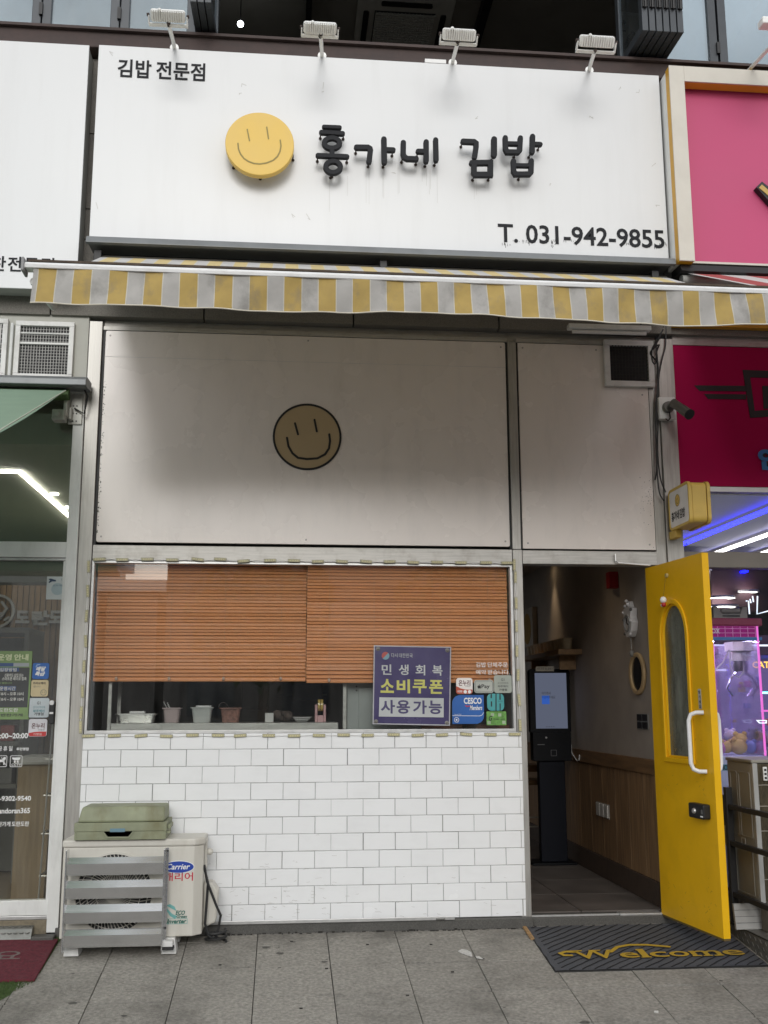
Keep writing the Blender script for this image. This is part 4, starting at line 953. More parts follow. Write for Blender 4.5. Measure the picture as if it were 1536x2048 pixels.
for sgn, b0 in ((-1,0),(1,DT)):
    t = MB(tfd); pts = []
    zA, zB = h1[1], h0[1]; o_ = .075; s_ = sgn
    prof = [(0,zA),(.5*o_,zA),(.85*o_,zA+.012),(o_,zA+.045),(o_,zB-.045),(.85*o_,zB-.012),(.5*o_,zB),(0,zB)]
    for d_, z in prof: pts.append((hm-.045*(d_/o_), b0+s_*d_, z))
    t.tube(pts, .0125, 10); t.build('pull_handle', HW, dr_, smooth=True)
k0, k1 = dp(1390,1604), dp(1424,1640); t = MB(tfd); t.prism(rrect(k0[0],k1[0]-.01,k1[1],k0[1],.012), -.045, -.0005); lk = t.build('digital_lock', BLK, dr_, bev=.005)
t = MB(tfd); t.lathe([(.014,-.056),(.016,-.046)], ((k0[0]*.6+k1[0]*.4), 0, (k0[1]+k1[1])/2), 'y', 14); t.build('lock_button', ALU, lk)
t = MB(tfd); t.box(k1[0]-.035,k1[0]-.02,-.047,-.0455,k1[1]+.03,k0[1]-.03); t.build('lock_plate', mk('lock grey', (.15,.15,.15), .3), lk)
t = MB(tfd); t.box(k1[0]-.045,k1[0]-.018,-.047,-.0455,k1[1]+.012,k1[1]+.02); t.build('lock_label', WHT, lk)
k0, k1 = dp(1396,1378), dp(1404,1418); t = MB(tfd); t.box(k0[0],k1[0],-.0016,-.0004,k1[1],k0[1]); st = t.build('door_sticker', mk('sticker grey', (.42,.41,.38), .5), dr_)
for i, ch in enumerate('당기세요'): h = (k0[1]-k1[1]); txt(ch, k0[0]+.006, k1[0]-.006, k0[1]-h*(i+1)/4.2, k0[1]-h*(i+.35)/4.2, -.0022, BLP, st, tf=tfd, bold=.03)
t = MB(tfd); t.box(0,DL,0.001,DT-.001,DZ0-.012,DZ0-.0005); t.build('bottom_seal', mk('door seal', (.12,.08,.02), .8), dr_)
t = MB(tfd)
for k in range(46):
    a0 = random.choice((random.gauss(.60,.06), random.uniform(.05,.7))); z0 = random.choice((random.gauss(.95,.10), random.uniform(.08,.35)))
    t.stroke([(a0,z0),(a0+random.uniform(.006,.03),z0+random.uniform(-.02,.02))], random.uniform(.0012,.0026), -.0007, -.0002, cap=False)
t.build('scuff', mk('door scuff', (.42,.24,.015), .6), dr_, kind='stuff')
# trinket on a thread
c0, c1 = dp(1335,1151), dp(1333,1200)
ch = thing('door_charm', 'tiny red and white charm hanging on a thread above the arched door window', 'charm', tfd(c0[0],-.02,c1[1]))
t = MB(tfd); t.lathe([(.012,-.014),(.014,-.001)], (c0[0],0,c0[1]), 'y', 12); t.build('suction_hook', mk('clear hook', (.45,.36,.15), .3), ch)
t = MB(tfd); t.tube([(c0[0],-.012,c0[1]),(c1[0],-.02,c1[1]+.02)], .0012, 5); t.build('thread', mk('thread', (.2,.13,.02), .8), ch)
t = MB(tfd); t.ball((c1[0],-.022,c1[1]+.0), .021, n=8); t.build('bell', WHT, ch, smooth=True)
t = MB(tfd); t.ball((c1[0]+.003,-.022,c1[1]-.030), .015, n=8); t.build('bead', mk('charm red', (.4,.02,.02), .4), ch, smooth=True)
t = MB(tfd); t.ball((c1[0]-.018,-.022,c1[1]-.032), .010, n=6); t.build('bead', WHT, ch, smooth=True)

# ------------------------------------------------------------------ the entry passage
TAUPE = mk('taupe wall paint', (.36,.315,.275), .75, var=.12, vs=4, grime=.2, gs=3, gcol=(.12,.1,.085))
OAK = mk('oak panel', (.25,.15,.075), .55, var=.5, vs=13, stretch=(3,3,.22), rnd=.12, detail=8)
FT = mk('floor tile', (.115,.10,.09), .5, var=.35, vs=5, grime=.4, gs=3, gcol=(.07,.06,.055), rnd=.06)
ep = struct('entry_passage', (2,2,0))
WXR = 2.445
MB().box(WXR,WXR+.06,.10,5.2,-.02,2.62).build('passage_wall', TAUPE, ep); MB().box(1.503,1.545,.12,3.3,-.02,2.7).build('passage_wall', TAUPE, ep)
MB().box(.4,WXR,5.2,5.3,-.02,2.7).build('passage_wall', TAUPE, ep); MB().box(.4,WXR+.06,.12,5.3,2.62,2.72).build('passage_ceiling', TAUPE, ep)
MB().box(.4,WXR,.12,5.2,-.06,.030).build('floor_bed', mk('floor grout', (.30,.28,.26), .9), ep)
ftm = {}
for i in range(4):
    for j in range(9):
        x0, y0 = 1.9+.6*(i-2)+.0, .13+.6*j
        x1_, y1_ = min(x0+.593,WXR-.002), min(y0+.593,5.2)
        if x1_-x0 > .05 and x0 > .3:
            key = round(x1_-x0,3), round(y1_-y0,3)
            if key not in ftm: b = MB(); b.box(0,key[0],0,key[1],0,.02); ftm[key] = b.build('tile', FT, mesh_only=True, org=(0,0,0))
            piece('tile', ftm[key], ep, (x0,y0,.031))
for j in range(14):
    y0 = .11+.31*j; MB().box(WXR-.012,WXR-.0005,y0,y0+.3065,.205,.872).build('panel', OAK, ep, bev=.002)
MB().box(WXR-.024,WXR-.0005,.105,4.5,.874,.972).build('dado_rail', mk('oak rail', (.20,.115,.055), .5, var=.4, vs=13, stretch=(3,.3,3), detail=8), ep, bev=.003)
MB().box(WXR-.022,WXR-.0005,.105,4.5,.052,.203).build('baseboard', mk('worn baseboard', (.075,.05,.035), .7, var=.4, vs=9, grime=.9, gs=9, gcol=(.02,.018,.016)), ep, bev=.002)
def wy(px, py): q = atx(px, py, WXR); return q.y, q.z
# oval mirror
c_ = wy(1278,1345); l_, r_ = wy(1263,1345)[0], wy(1294,1345)[0]; tp, bt = wy(1275,1305)[1], wy(1281,1390)[1]
om = thing('oval_mirror', 'oval mirror in a pale wooden frame on the passage wall', 'mirror', (WXR-.02,c_[0],bt))
cy_, rz_, ry_ = (l_+r_)/2, (tp-bt)/2, abs(l_-r_)/2; cz_ = (tp+bt)/2
b = MB(); b.ring(circ(cy_,cz_,ry_,40,rz_), circ(cy_,cz_,ry_-.045,40,rz_-.03), WXR-.024, WXR-.001, 'x'); b.build('frame', mk('pale wood', (.48,.34,.18), .5, var=.2, vs=9), om, bev=.008)
b = MB(); b.prism(circ(cy_,cz_,ry_-.046,40,rz_-.031), WXR-.012, WXR-.004, 'x'); b.build('mirror_glass', mk('mirror', (.02,.022,.025), .08, var=0, spec=.8), om)
# cuckoo clock
c_ = wy(1268,1238); ck = thing('wall_clock', 'ornate white clock with a dangling pendulum on the passage wall', 'clock', (WXR-.03,c_[0],c_[1]-.1))
GW = mk('clock white', (.6,.58,.57), .5, var=.1)
b = MB(); b.prism([(c_[0]+y*1.0, c_[1]+z) for y, z in ((-.07,-.085),(-.03,-.125),(.03,-.125),(.07,-.085),(.095,-.03),(.07,.01),(.085,.07),(.03,.085),(.0,.125),(-.03,.085),(-.085,.07),(-.07,.01),(-.095,-.03))], WXR-.05, WXR-.002, 'x'); b.build('case', GW, ck, bev=.003)
b = MB(); b.ring(circ(c_[0],c_[1]-.03,.06,24), circ(c_[0],c_[1]-.03,.048,24), WXR-.058, WXR-.0505, 'x'); b.build('dial_ring', mk('clock grey', (.25,.25,.24), .4), ck)
b = MB(); b.stroke([(c_[0],c_[1]-.03),(c_[0]+.008,c_[1]+.005)], .006, WXR-.056, WXR-.0505, ax='x'); b.stroke([(c_[0],c_[1]-.03),(c_[0]-.024,c_[1]-.04)], .006, WXR-.056, WXR-.0505, ax='x'); b.build('hand', BLK, ck)
for i_, (dy, dz, r_) in enumerate(((-.085,.06,.018),(.08,.05,.016),(0,.125,.02),(-.06,-.11,.017),(.07,.0,.022),(-.085,-.02,.02),(.03,.09,.02),(-.03,.1,.022),(.06,-.1,.018))): b = MB(); b.ball((WXR-.05,c_[0]+dy,c_[1]+dz), r_*.62, n=6); b.build('ornament', GW if i_ % 4 else mk('clock dark', (.12,.11,.10), .5), ck, smooth=True)
b = MB(); b.tube([(WXR-.03,c_[0],c_[1]-.125),(WXR-.03,c_[0]-.01,c_[1]-.21)], .004, 6); b.ball((WXR-.03,c_[0]-.012,c_[1]-.24), .018, (1,1,1.4), 6); b.build('pendulum', mk('pendulum grey', (.2,.19,.17), .5), ck)
# fire alarm box
c_ = wy(1233,1161); fb_ = thing('alarm_box', 'small red alarm box high on the passage wall', 'alarm', (WXR-.02,c_[0],c_[1]-.07)); REDB = mk('alarm red', (.33,.008,.012), .4)
MB().box(WXR-.07,WXR-.001,c_[0]-.05,c_[0]+.03,c_[1]-.06,c_[1]+.06).build('box', REDB, fb_, bev=.004); MB().box(WXR-.05,WXR-.001,c_[0]+.031,c_[0]+.09,c_[1]-.055,c_[1]+.05).build('side_plate', mk('plate grey', (.2,.18,.16), .5), fb_)
# light switches and sockets
y0, z0 = wy(1299,1459); y1_, z1_ = wy(1276,1427); sw = thing('switch_panel', 'black four gang switch panel on the passage wall by the door', 'switches', (WXR-.01,(y0+y1_)/2,z0))
MB().box(WXR-.008,WXR-.0005,min(y0,y1_),max(y0,y1_),z0,z1_).build('back_plate', mk('switch grey', (.3,.3,.29), .5), sw)
for i in range(2):
    for j in range(2):
        ya = min(y0,y1_)+abs(y1_-y0)*(i*.5+.03); za = z0+(z1_-z0)*(j*.5+.04); MB().box(WXR-.016,WXR-.0085,ya,ya+abs(y1_-y0)*.40,za,za+(z1_-z0)*.42).build('rocker', BLK, sw, bev=.002)
y0, z0 = wy(1222,1637); y1_, z1_ = wy(1197,1604); so = thing('socket_panel', 'pale triple socket plate low on the oak panelling', 'sockets', (WXR-.02,(y0+y1_)/2,z0))
for k in range(3): ya = min(y0,y1_)+abs(y1_-y0)*(k/3+.02); MB().box(WXR-.026,WXR-.0125,ya,ya+abs(y1_-y0)*.28,z0,z1_).build('socket', mk('socket cream', (.5,.48,.44), .4), so, bev=.003)
MB().box(WXR-.0165,WXR-.0122,min(y0,y1_)-.01,max(y0,y1_)+.005,z0-.006,z1_+.006).build('back_plate', mk('socket grey', (.3,.28,.25), .4), so)
# shelf with little jars
sh = thing('wall_shelf', 'wooden wall shelf high on the passage wall', 'shelf', (WXR-.1,2.5,1.75))
SW = mk('shelf wood', (.24,.14,.06), .5, var=.3, vs=9, stretch=(3,.3,3))
MB().box(WXR-.2,WXR-.0005,1.80,3.3,1.735,1.78).build('board', SW, sh, bev=.004)
for y in (2.0, 3.0): MB().box(WXR-.14,WXR-.0005,y,y+.03,1.62,1.734).build('bracket', SW, sh)
JAR = mk('cream jar', (.42,.34,.22), .5)
proto = None
for k in range(11):
    y = 1.9+.125*k
    if proto is None:
        proto = thing('paper_cup', 'cream cup in the row along the passage shelf', 'cup', (WXR-.1,y,1.781), 'cups lined up on the passage shelf')
        b = MB(); b.lathe([(.035,0),(.048,.085)], (WXR-.1,y,1.781), 'z', 14); b.build('body', JAR, proto, smooth=True)
        b = MB(); b.lathe([(.05,.0855),(.05,.094)], (WXR-.1,y,1.781), 'z', 14); b.build('rim', JAR, proto)
    else: clone(proto, (0,.125*k,0))
# framed round picture at the far end
a, z = wy(1052,1262); pf = thing('framed_picture', 'pale square framed picture with a yellow round motif at the end of the shelf', 'picture', (WXR-.02,3.6,z-.17))
MB().box(WXR-.05,WXR-.001,3.3,3.75,z-.18,z+.2).build('frame', mk('frame cream', (.45,.40,.32), .5), pf, bev=.004)
b = MB(); b.prism(circ(3.52,z,.15,28), WXR-.053, WXR-.0505, 'x'); b.build('motif', mk('motif yellow', (.4,.24,.03), .5), pf)
# ordering kiosk
KY = 2.12
ki = thing('order_kiosk', 'black self order kiosk on a dark stand at the end of the passage', 'kiosk', (2.3,KY,.051))
KB = mk('kiosk black', (.004,.0045,.006), .5, spec=.15); KS = mk('kiosk stand', (.004,.005,.009), .5, spec=.15)
a, c_, d, e = RC(1061,1338,1143,1522,KY-.05)
b = MB(); b.prism(rrect(a,c_,d+.22,e,.025), KY-.03, KY+.03); b.build('head', KB, ki, bev=.004)
b = MB(); b.prism(rrect(a+.012,c_-.012,d,d+.235,.012), KY-.06, KY+.04); pb = b.build('reader_box', KB, ki, bev=.004)
a2, c2, d2, e2 = RC(1071,1346,1134,1457,KY-.035)
SCRM = emit('kiosk screen', (.30,.34,.48), .25)
MB().box(a2,c2,KY-.033,KY-.0305,d2,e2).build('screen', SCRM, ki)
SB = emit('screen blue', (.05,.15,.62), .5); SI = mk('screen ink', (.03,.03,.05), .5)
MB().box(a2+.055,a2+.12,KY-.0345,KY-.0335,d2+.2,d2+.27).build('button', SB, ki)
txt('여기에서', a2+.055, a2+.13, e2-.18, e2-.155, KY-.0345, SI, ki); txt('주문해주세요', a2+.055, a2+.17, e2-.213, e2-.188, KY-.0345, SI, ki)
for k in range(4): b = MB(); b.prism(circ(a2+.09+.02*k,d2+.014,.004,10), KY-.0345, KY-.0335); b.build('dot', SI, ki)
MB().box(a+.06,a+.215,KY-.034,KY-.0305,e-.018,e+.022).build('label', mk('label cream', (.45,.42,.35), .5), ki); txt('셀프주문 및 결제기', a+.07, a+.205, e-.006, e+.012, KY-.0348, SI, ki)
MB().box(a+.05,a+.11,KY-.064,KY-.0605,d+.13,d+.137).build('slot', mk('slot grey', (.08,.08,.085), .4), pb)
b = MB(); b.ring(rrect(a+.16,a+.21,d+.04,d+.09,.006), rrect(a+.164,a+.206,d+.044,d+.086,.004), KY-.063, KY-.0605); b.build('reader_outline', mk('slot grey', (.08,.08,.085), .4), pb)
b = MB(); b.lathe([(.008,-.064),(.008,-.0605)], (a+.125,KY,d+.19), 'y', 10); b.build('speaker_dot', mk('dot grey', (.3,.3,.3), .4), pb)
a, c_, d, e = RC(1079,1525,1131,1720,KY); MB().box(a,c_,KY-.03,KY+.05,.07,d+.75+.12).build('stand', KS, ki, bev=.006)
MB().box(a-.09,c_+.06,KY-.10,KY+.18,.0515,.07).build('foot_plate', KB, ki, bev=.004)
b = MB(); y, z = wy(1147,1490); b.tube([(WXR-.02,y,z),(WXR-.03,y-.04,z-.06),(WXR-.03,y-.2,z-.12),(WXR-.03,y-.26,z-.11),(WXR-.03,y-.28,z-.07)], .004, 6); pl = b.build('plug_cable', WHT, None); tag(pl, 'thin white cable trailing over the oak rail beside the kiosk', 'cable')
# stool glimpsed behind
stl = thing('wooden_stool', 'wooden seat stool on thin pale legs glimpsed behind the kiosk', 'stool', (2.2,3.1,.051))
q = at(1060,1535,3.1); z0 = q.z
MB().box(q.x-.1,q.x+.22,2.95,3.3,z0-.03,z0+.03).build('backrest', SW, stl, bev=.01); MB().box(q.x-.1,q.x+.22,2.9,3.3,.62,.66).build('seat', SW, stl, bev=.01)
for dx, dy in ((-.07,2.93),(.19,2.93),(-.07,3.26),(.19,3.26)): b = MB(); b.tube([(q.x+dx,dy,z0 if dy > 3 else .62),(q.x+dx*1.15,dy,.052)], .010, 6); b.build('leg', mk('pale leg', (.35,.32,.27), .5), stl)
for z in (.25, .33): MB().box(q.x-.06,q.x+.18,2.925,2.935,z,z+.012).build('stretcher', mk('pale leg', (.35,.32,.27), .5), stl)
# warm ceiling spots: one grazes the wall, another, unseen, is added to brighten the passage
def spot(lab, x, y, e, size, aim):
    t = thing('ceiling_spotlight', lab, 'spotlight', (x,y,2.585), 'recessed spotlights of the passage')
    b = MB(); b.ring(circ(x,y,.055,20), circ(x,y,.04,20), 2.60, 2.6195, 'z'); b.build('trim', WALUM, t)
    b = MB(); b.prism(circ(x,y,.039,20), 2.612, 2.6195, 'z'); b.build('lens', emit('warm lens', (1,.75,.45), 6) if 'warm lens' not in bpy.data.materials else bpy.data.materials['warm lens'], t)
    L_ = bpy.data.lights.new('spot', 'SPOT'); L_.energy = e; L_.color = (1,.74,.46); L_.spot_size = rad(size); L_.spot_blend = 1; L_.shadow_soft_size = .03
    lo = bpy.data.objects.new('spot_lamp', L_); COL.objects.link(lo); lo.parent = t; lo.rotation_euler = (0, rad(aim), 0)
yw = wy(1109,1180)[0]
spot('warm recessed spotlight washing a streak down the passage wall above the shelf', WXR-.11, yw, 7, 62, 0)
spot('unseen warm spotlight added behind the lintel to brighten the passage', 1.95, .9, 2.6, 120, 0)
# ------------------------------------------------------------------ welcome mat and litter on the pavement
def tfg(x, y, z): return (x, y, gz(y)+z)
MATM = mk('grey mat pile', (.085,.088,.10), .95, var=.3, vs=300, bump=.6, bs=500, grime=.35, gs=7, gcol=(.13,.125,.12))
wm = thing('welcome_mat', 'grey doormat with black diagonal lines and yellow Welcome lettering', 'doormat', (2.08,-.4,gz(-.4)))
MX0, MX1, MY0, MY1 = 1.495, 2.692, -.765, .0-.06
b = MB(tfg); nxm, nym = 24, 14
vs_ = [(MX0+(MX1-MX0)*i/nxm+ (.004*math.sin(j*2.1) if i in (0,nxm) else 0), MY0+(MY1-MY0)*j/nym+(.003*math.sin(i*1.3) if j in (0,nym) else 0), .009+.002*math.sin(i*.9)*math.sin(j*.8)) for i in range(nxm+1) for j in range(nym+1)]
fs_ = [(i*(nym+1)+j, i*(nym+1)+j+1, (i+1)*(nym+1)+j+1, (i+1)*(nym+1)+j) for i in range(nxm) for j in range(nym)]
b.add(vs_, fs_); b.build('pile', MATM, wm, smooth=True)
b = MB(tfg); b.box(MX0-.004,MX1+.004,MY0-.004,MY1+.004,.001,.006); b.build('rubber_back', RUB, wm)
LN = mk('mat black line', (.012,.012,.014), .95)
b = MB(tfg); n_l = 26
for k in range(-16, n_l):
    x = MX0+.072*k; pts = []
    for s in range(25):
        y = MY0+.004+(MY1-MY0-.008)*s/24; xx = x+(s/24)*.86+.0035*math.sin(s*1.05+k*.7)+.003*math.sin(s*2.3+k)
        if MX0+.004 < xx < MX1-.004: pts.append((xx, y))
    if len(pts) > 1: b.stroke(pts, .0065, .0112, .0128, cap=False, ax='z')
b.build('line', LN, wm, kind='stuff')
MYEL = mk('mat yellow', (.42,.27,.02), .9, var=.2, vs=120)
def tfm(dx=0, dy=0, dz=0): return lambda a, bb, c: tfg(a+dx, c+dy, .0145+bb+dz)
wx0, wx1 = 1.66, 2.635
wy0, wy1 = -.62, -.50
spec_ = [('W',0,.235,0,1.0),('e',.262,.372,0,.62),('l',.385,.425,0,1.0),('c',.437,.545,0,.62),('o',.555,.672,0,.62),('m',.684,.862,0,.62),('e',.874,1.0,0,.62)]
for m_, dx, dy, dz, bo, nm in ((LN,-.010,-.006,-.0014,.03,'letter_shadow'),(MYEL,0,0,0,.012,'letter')):
    for chx, u0, u1, v0, v1 in spec_:
        txt(chx, wx0+(wx1-wx0)*u0, wx0+(wx1-wx0)*u1, wy0+.13*v0, wy0+.13*v1, 0, m_, wm, name=nm, tf=tfm(dx,dy,dz), bold=bo)
    b = MB(tfg); b.stroke([(wx0+.02+dx,wy0+.11+dy),(wx0-.04+dx,wy0+.118+dy),(wx0-.075+dx,wy0+.095+dy),(wx0-.06+dx,wy0+.062+dy),(wx0-.02+dx,wy0+.06+dy)], .022, .0135+dz, .0145+dz, ax='z')
    b.stroke([(wx0+.22+dx,wy0+.10+dy),(wx0+.28+dx,wy0+.17+dy),(wx0+.36+dx,wy0+.20+dy),(wx0+.46+dx,wy0+.195+dy),(wx0+.54+dx,wy0+.17+dy),(wx0+.58+dx,wy0+.155+dy)], .024, .0135+dz, .0145+dz, ax='z'); b.build('flourish', m_, wm)
    b = MB(tfg); W__ = wx1-wx0
    for u0, u1, v in ((.375,.435,0),(.378,.41,.86),(.68,.735,0),(.745,.80,0),(.81,.868,0),(.68,.715,.53),(-.03,.06,.93),(.10,.17,.93)):
        b.box(wx0+W__*u0+dx, wx0+W__*u1+dx, wy0+.13*v+dy, wy0+.13*v+.011+dy, .0134+dz, .01435+dz)
    b.build('serif', m_, wm, kind='stuff')
fw = MB(tfg); q = atg(1062,1878); fw.hexa([(1.478,-.27,.002),(1.497,-.27,.002),(1.497,-.05,.002),(1.478,-.05,.002),(1.474,-.27,.012),(1.50,-.27,.012),(1.50,-.05,.012),(1.480,-.05,.012)]); tag(fw.build('wood_sliver', mk('splintered wood', (.36,.22,.10), .8, var=.4, vs=40), None), 'splintered strip of bare wood along the edge of the doormat', 'wood')
PAPR = mk('scrap paper', (.55,.54,.51), .9, var=.2, vs=60)
def litter(pts, lab, m=PAPR, name='paper_scrap'):
    P_ = [atg(*p) for p in pts]; b = MB(); n = len(P_)
    top = [(p.x,p.y,p.z+.003+random.uniform(0,.006)) for p in P_]; bot = [(p.x,p.y,p.z+.002) for p in P_]
    b.add(top+bot, [list(range(n)), list(range(2*n-1,n-1,-1))]+[(i,(i+1)%n,n+(i+1)%n,n+i) for i in range(n)]); tag(b.build(name, m, None), lab, 'litter')
litter([(916,1904),(923,1900),(933,1901),(943,1908),(945,1915),(936,1912),(922,1907)], 'crumpled white paper scrap on the pavement in front of the tiles')
litter([(951,1914),(958,1915),(966,1919),(962,1919),(953,1917)], 'thin white paper sliver beside the crumpled scrap')
litter([(1308,2024),(1317,2024.5),(1317,2027),(1308,2026)], 'tiny white scrap near the front of the pavement below the mat')
BUTT = mk('cigarette paper', (.55,.5,.42), .8)
for i, (x, y, lb) in enumerate(((455,1868,'white cigarette butt beside the outdoor unit cables'),)):
    q = atg(x,y); b = MB(); b.tube([(q.x,q.y-.01,q.z+.006),(q.x+.006,q.y+.012,q.z+.006)], .004, 7); tag(b.build('cigarette_butt', BUTT, None), lb, 'litter')
b = MB()
for (x, y) in ((583,1884),(653,1938),(602,2018),(440,1931),(735,1890),(815,1992),(862,1890),(905,1945),(335,1901),(348,1904),(560,1857),(610,1859),(790,1852),(830,1852),(870,1851)):
    q = atg(x,y); b.box(q.x-.008,q.x+.008,q.y-.004,q.y+.004,q.z+.001,q.z+.006)
b.build('dirt_crumbs', mk('crumb dark', (.03,.028,.025), .9), None, kind='stuff')
tag(MB().box(.945,1.0,-.075,-.045,.0535,.066).build('metal_clip', mk('clip grey', (.2,.2,.19), .4, .5), None, bev=.004), 'small grey metal clip lying on the plinth under the tiles', 'clip')
# ------------------------------------------------------------------ outdoor unit of the gimbap shop, its louvre and the bins on top
ou = thing('outdoor_unit', 'cream air conditioner outdoor unit with a blue oval badge by the tile wall', 'air conditioner', (-.85,-.2,0))
CRM = mk('cream enamel', (.62,.60,.54), .42, var=.04, vs=3, grime=.35, gs=5, gcol=(.36,.32,.25), gst=(1.5,1.5,.5))
UX0, UX1, UY0, UY1 = -1.222, -.437, -.33, -.06
UZ0, UZ1 = at(250,1868,UY0).z+.0, at(250,1694,UY0).z
UZ0 = .045
b = MB(); b.prism([(UX0,UY0),(UX1-.05,UY0),(UX1,UY0+.05),(UX1,UY1),(UX0,UY1)], UZ0, UZ1, 'z'); b.build('casing', CRM, ou, bev=.006)
b = MB(); b.prism([(UX0-.006,UY0-.008),(UX1-.045,UY0-.008),(UX1+.008,UY0+.046),(UX1+.008,UY1+.004),(UX0-.006,UY1+.004)], UZ1+.0005, UZ1+.042, 'z'); b.build('top_cover', CRM, ou, bev=.01)
fx, fz, fr_ = at(228,1785,UY0).x, (UZ0+UZ1)/2-.005, .225
b = MB(); b.ring(circ(fx,fz,fr_,48), circ(fx,fz,fr_-.012,48), UY0-.012, UY0-.0005); b.build('fan_ring', CRM, ou)
b = MB(); b.prism(circ(fx,fz,fr_-.0125,48), UY0-.002, UY0-.0005); b.build('fan_well', BLK, ou)
gm = MB()
for k in range(60):
    a = 2*math.pi*k/60; p = [(fx+math.cos(a+.35*t)*(.05+t*(fr_-.064)), fz+math.sin(a+.35*t)*(.05+t*(fr_-.064))) for t in (0,.33,.66,1)]
    gm.stroke(p, .0034, UY0-.009, UY0-.005, cap=False)
for r_ in (.05,.10,.15,.19): gm.ring(circ(fx,fz,r_+.002,40), circ(fx,fz,r_-.002,40), UY0-.0105, UY0-.0092)
gm.build('fan_grille', CRM, ou, kind='stuff')
b = MB(); b.prism(circ(fx,fz,.048,28), UY0-.014, UY0-.0025); b.build('fan_hub', CRM, ou, bev=.002)
fb2 = MB()
for k in range(3):
    a = 2*math.pi*k/3+.4; fb2.add([(fx+.05*math.cos(a),UY0-.0030,fz+.05*math.sin(a)),(fx+.19*math.cos(a),UY0-.0022,fz+.19*math.sin(a)),(fx+.19*math.cos(a+.8),UY0-.0034,fz+.19*math.sin(a+.8)),(fx+.05*math.cos(a+.9),UY0-.0030,fz+.05*math.sin(a+.9))], [(0,1,2,3)])
fb2.build('fan_blade', mk('fan grey', (.10,.10,.10), .5), ou)
UY = UY0-.0008
BLUE = mk('badge blue', (.02,.06,.36), .35); NRED = mk('logo red', (.52,.02,.05), .4); NTEAL = mk('logo teal', (.16,.42,.40), .4); NGR = mk('logo green', (.02,.14,.11), .4)
q0, q1 = at(327,1734,UY), at(387.5,1734,UY); zc2 = at(359,1734,UY).z; rz2 = (at(359,1722,UY).z-at(359,1745,UY).z)/2
cxo, rxo = (q0.x+q1.x)/2, (q1.x-q0.x)/2
b = MB(); b.prism(circ(cxo,zc2,rxo+.004,36,rz2+.004), UY-.001, UY); bd = b.build('badge', WHT, ou)
b = MB(); b.prism(circ(cxo,zc2,rxo,36,rz2), UY-.002, UY-.0011); b.build('badge_field', BLUE, ou)
txt('Carrier', cxo-rxo*.80, cxo+rxo*.76, zc2-rz2*.42, zc2+rz2*.58, UY-.0026, WHT, ou, shear=.28, bold=.02)
ptxt('캐리어', 328, 1745, 386, 1762, UY-.001, NRED, ou, bold=.012)
ptxt('ECO', 351, 1821, 370, 1830, UY-.001, NGR, ou, shear=.3, bold=.03); ptxt('Green', 353, 1830, 374, 1836, UY-.001, NGR, ou, shear=.3, bold=.03); ptxt('Inverter', 333.5, 1838, 373, 1847, UY-.001, NGR, ou, shear=.3, bold=.03)
for pts in ([(332,1811),(340,1808),(349,1813),(353,1822),(345,1818),(338,1814)], [(332,1813),(337,1820),(345,1828),(354,1832),(350,1838),(340,1832),(334,1822)]):
    b = MB(); b.prism(pp(pts,UY), UY-.001, UY-.0002); b.build('leaf_logo', NTEAL, ou)
a, c_, d, e = RC(331,1837,375,1848,UY); b = MB(); b.ring(rrect(a,c_,d,e,.004), rrect(a+.002,c_-.002,d+.002,e-.002,.003), UY-.0008, UY); b.build('logo_box', NTEAL, ou)
for zz, h in ((UZ0+.26,.16),): MB().box(UX1+.0005,UX1+.014,UY0+.12,UY0+.2,zz+.09,zz+.25).build('side_grip', CRM, ou, bev=.004)
b = MB(); b.ball((UX1+.03,UY0+.14,UZ1-.05), .02, n=8); b.box(UX1,UX1+.03,UY0+.13,UY0+.155,UZ1-.062,UZ1-.04); b.build('side_knob', CRM, ou, smooth=True)
b = MB(); b.prism([(UX1+.001,UZ0+.02),(UX1+.075,UZ0+.05),(UX1+.085,UZ0+.22),(UX1+.05,UZ0+.27),(UX1+.001,UZ0+.27)], UY0+.11, UY1-.02, 'y'); b.build('valve_cover', CRM, ou, bev=.012)
for pts in ([(-.434,.42),(-.415,.33),(-.36,.20),(-.332,.14),(-.345,.06),(-.38,.03),(-.41,.05)], [(-.437,.42),(-.41,.32),(-.415,.20),(-.42,.10),(-.40,.03),(-.37,.012),(-.35,.03)]):
    b = MB(); b.tube([(x,UY0+.075+random.uniform(-.01,.01),z) for x, z in pts], .0075, 7); b.build('cable', CABL, ou, smooth=True)
b = MB(); b.tube([(-.36+.06*math.cos(k*.45), -.2+.055*math.sin(k*.45), gz(-.2)+.012+.0022*k) for k in range(30)], .008, 6); b.build('coiled_pipe', RUB, ou, smooth=True)
FTM = mk('white plastic foot', (.7,.7,.68), .5, grime=.3, gs=12)
for x, y in ((-1.145,UY0+.02),(-.61,UY0+.02),(-1.145,UY1-.06),(-.61,UY1-.06)):
    b = MB(); zz = gz(y); b.hexa([(x-.042,y-.06,zz),(x+.042,y-.06,zz),(x+.042,y+.06,zz),(x-.042,y+.06,zz),(x-.030,y-.05,UZ0-.001),(x+.030,y-.05,UZ0-.001),(x+.030,y+.05,UZ0-.001),(x-.030,y+.05,UZ0-.001)]); b.build('foot', FTM, ou, bev=.003)
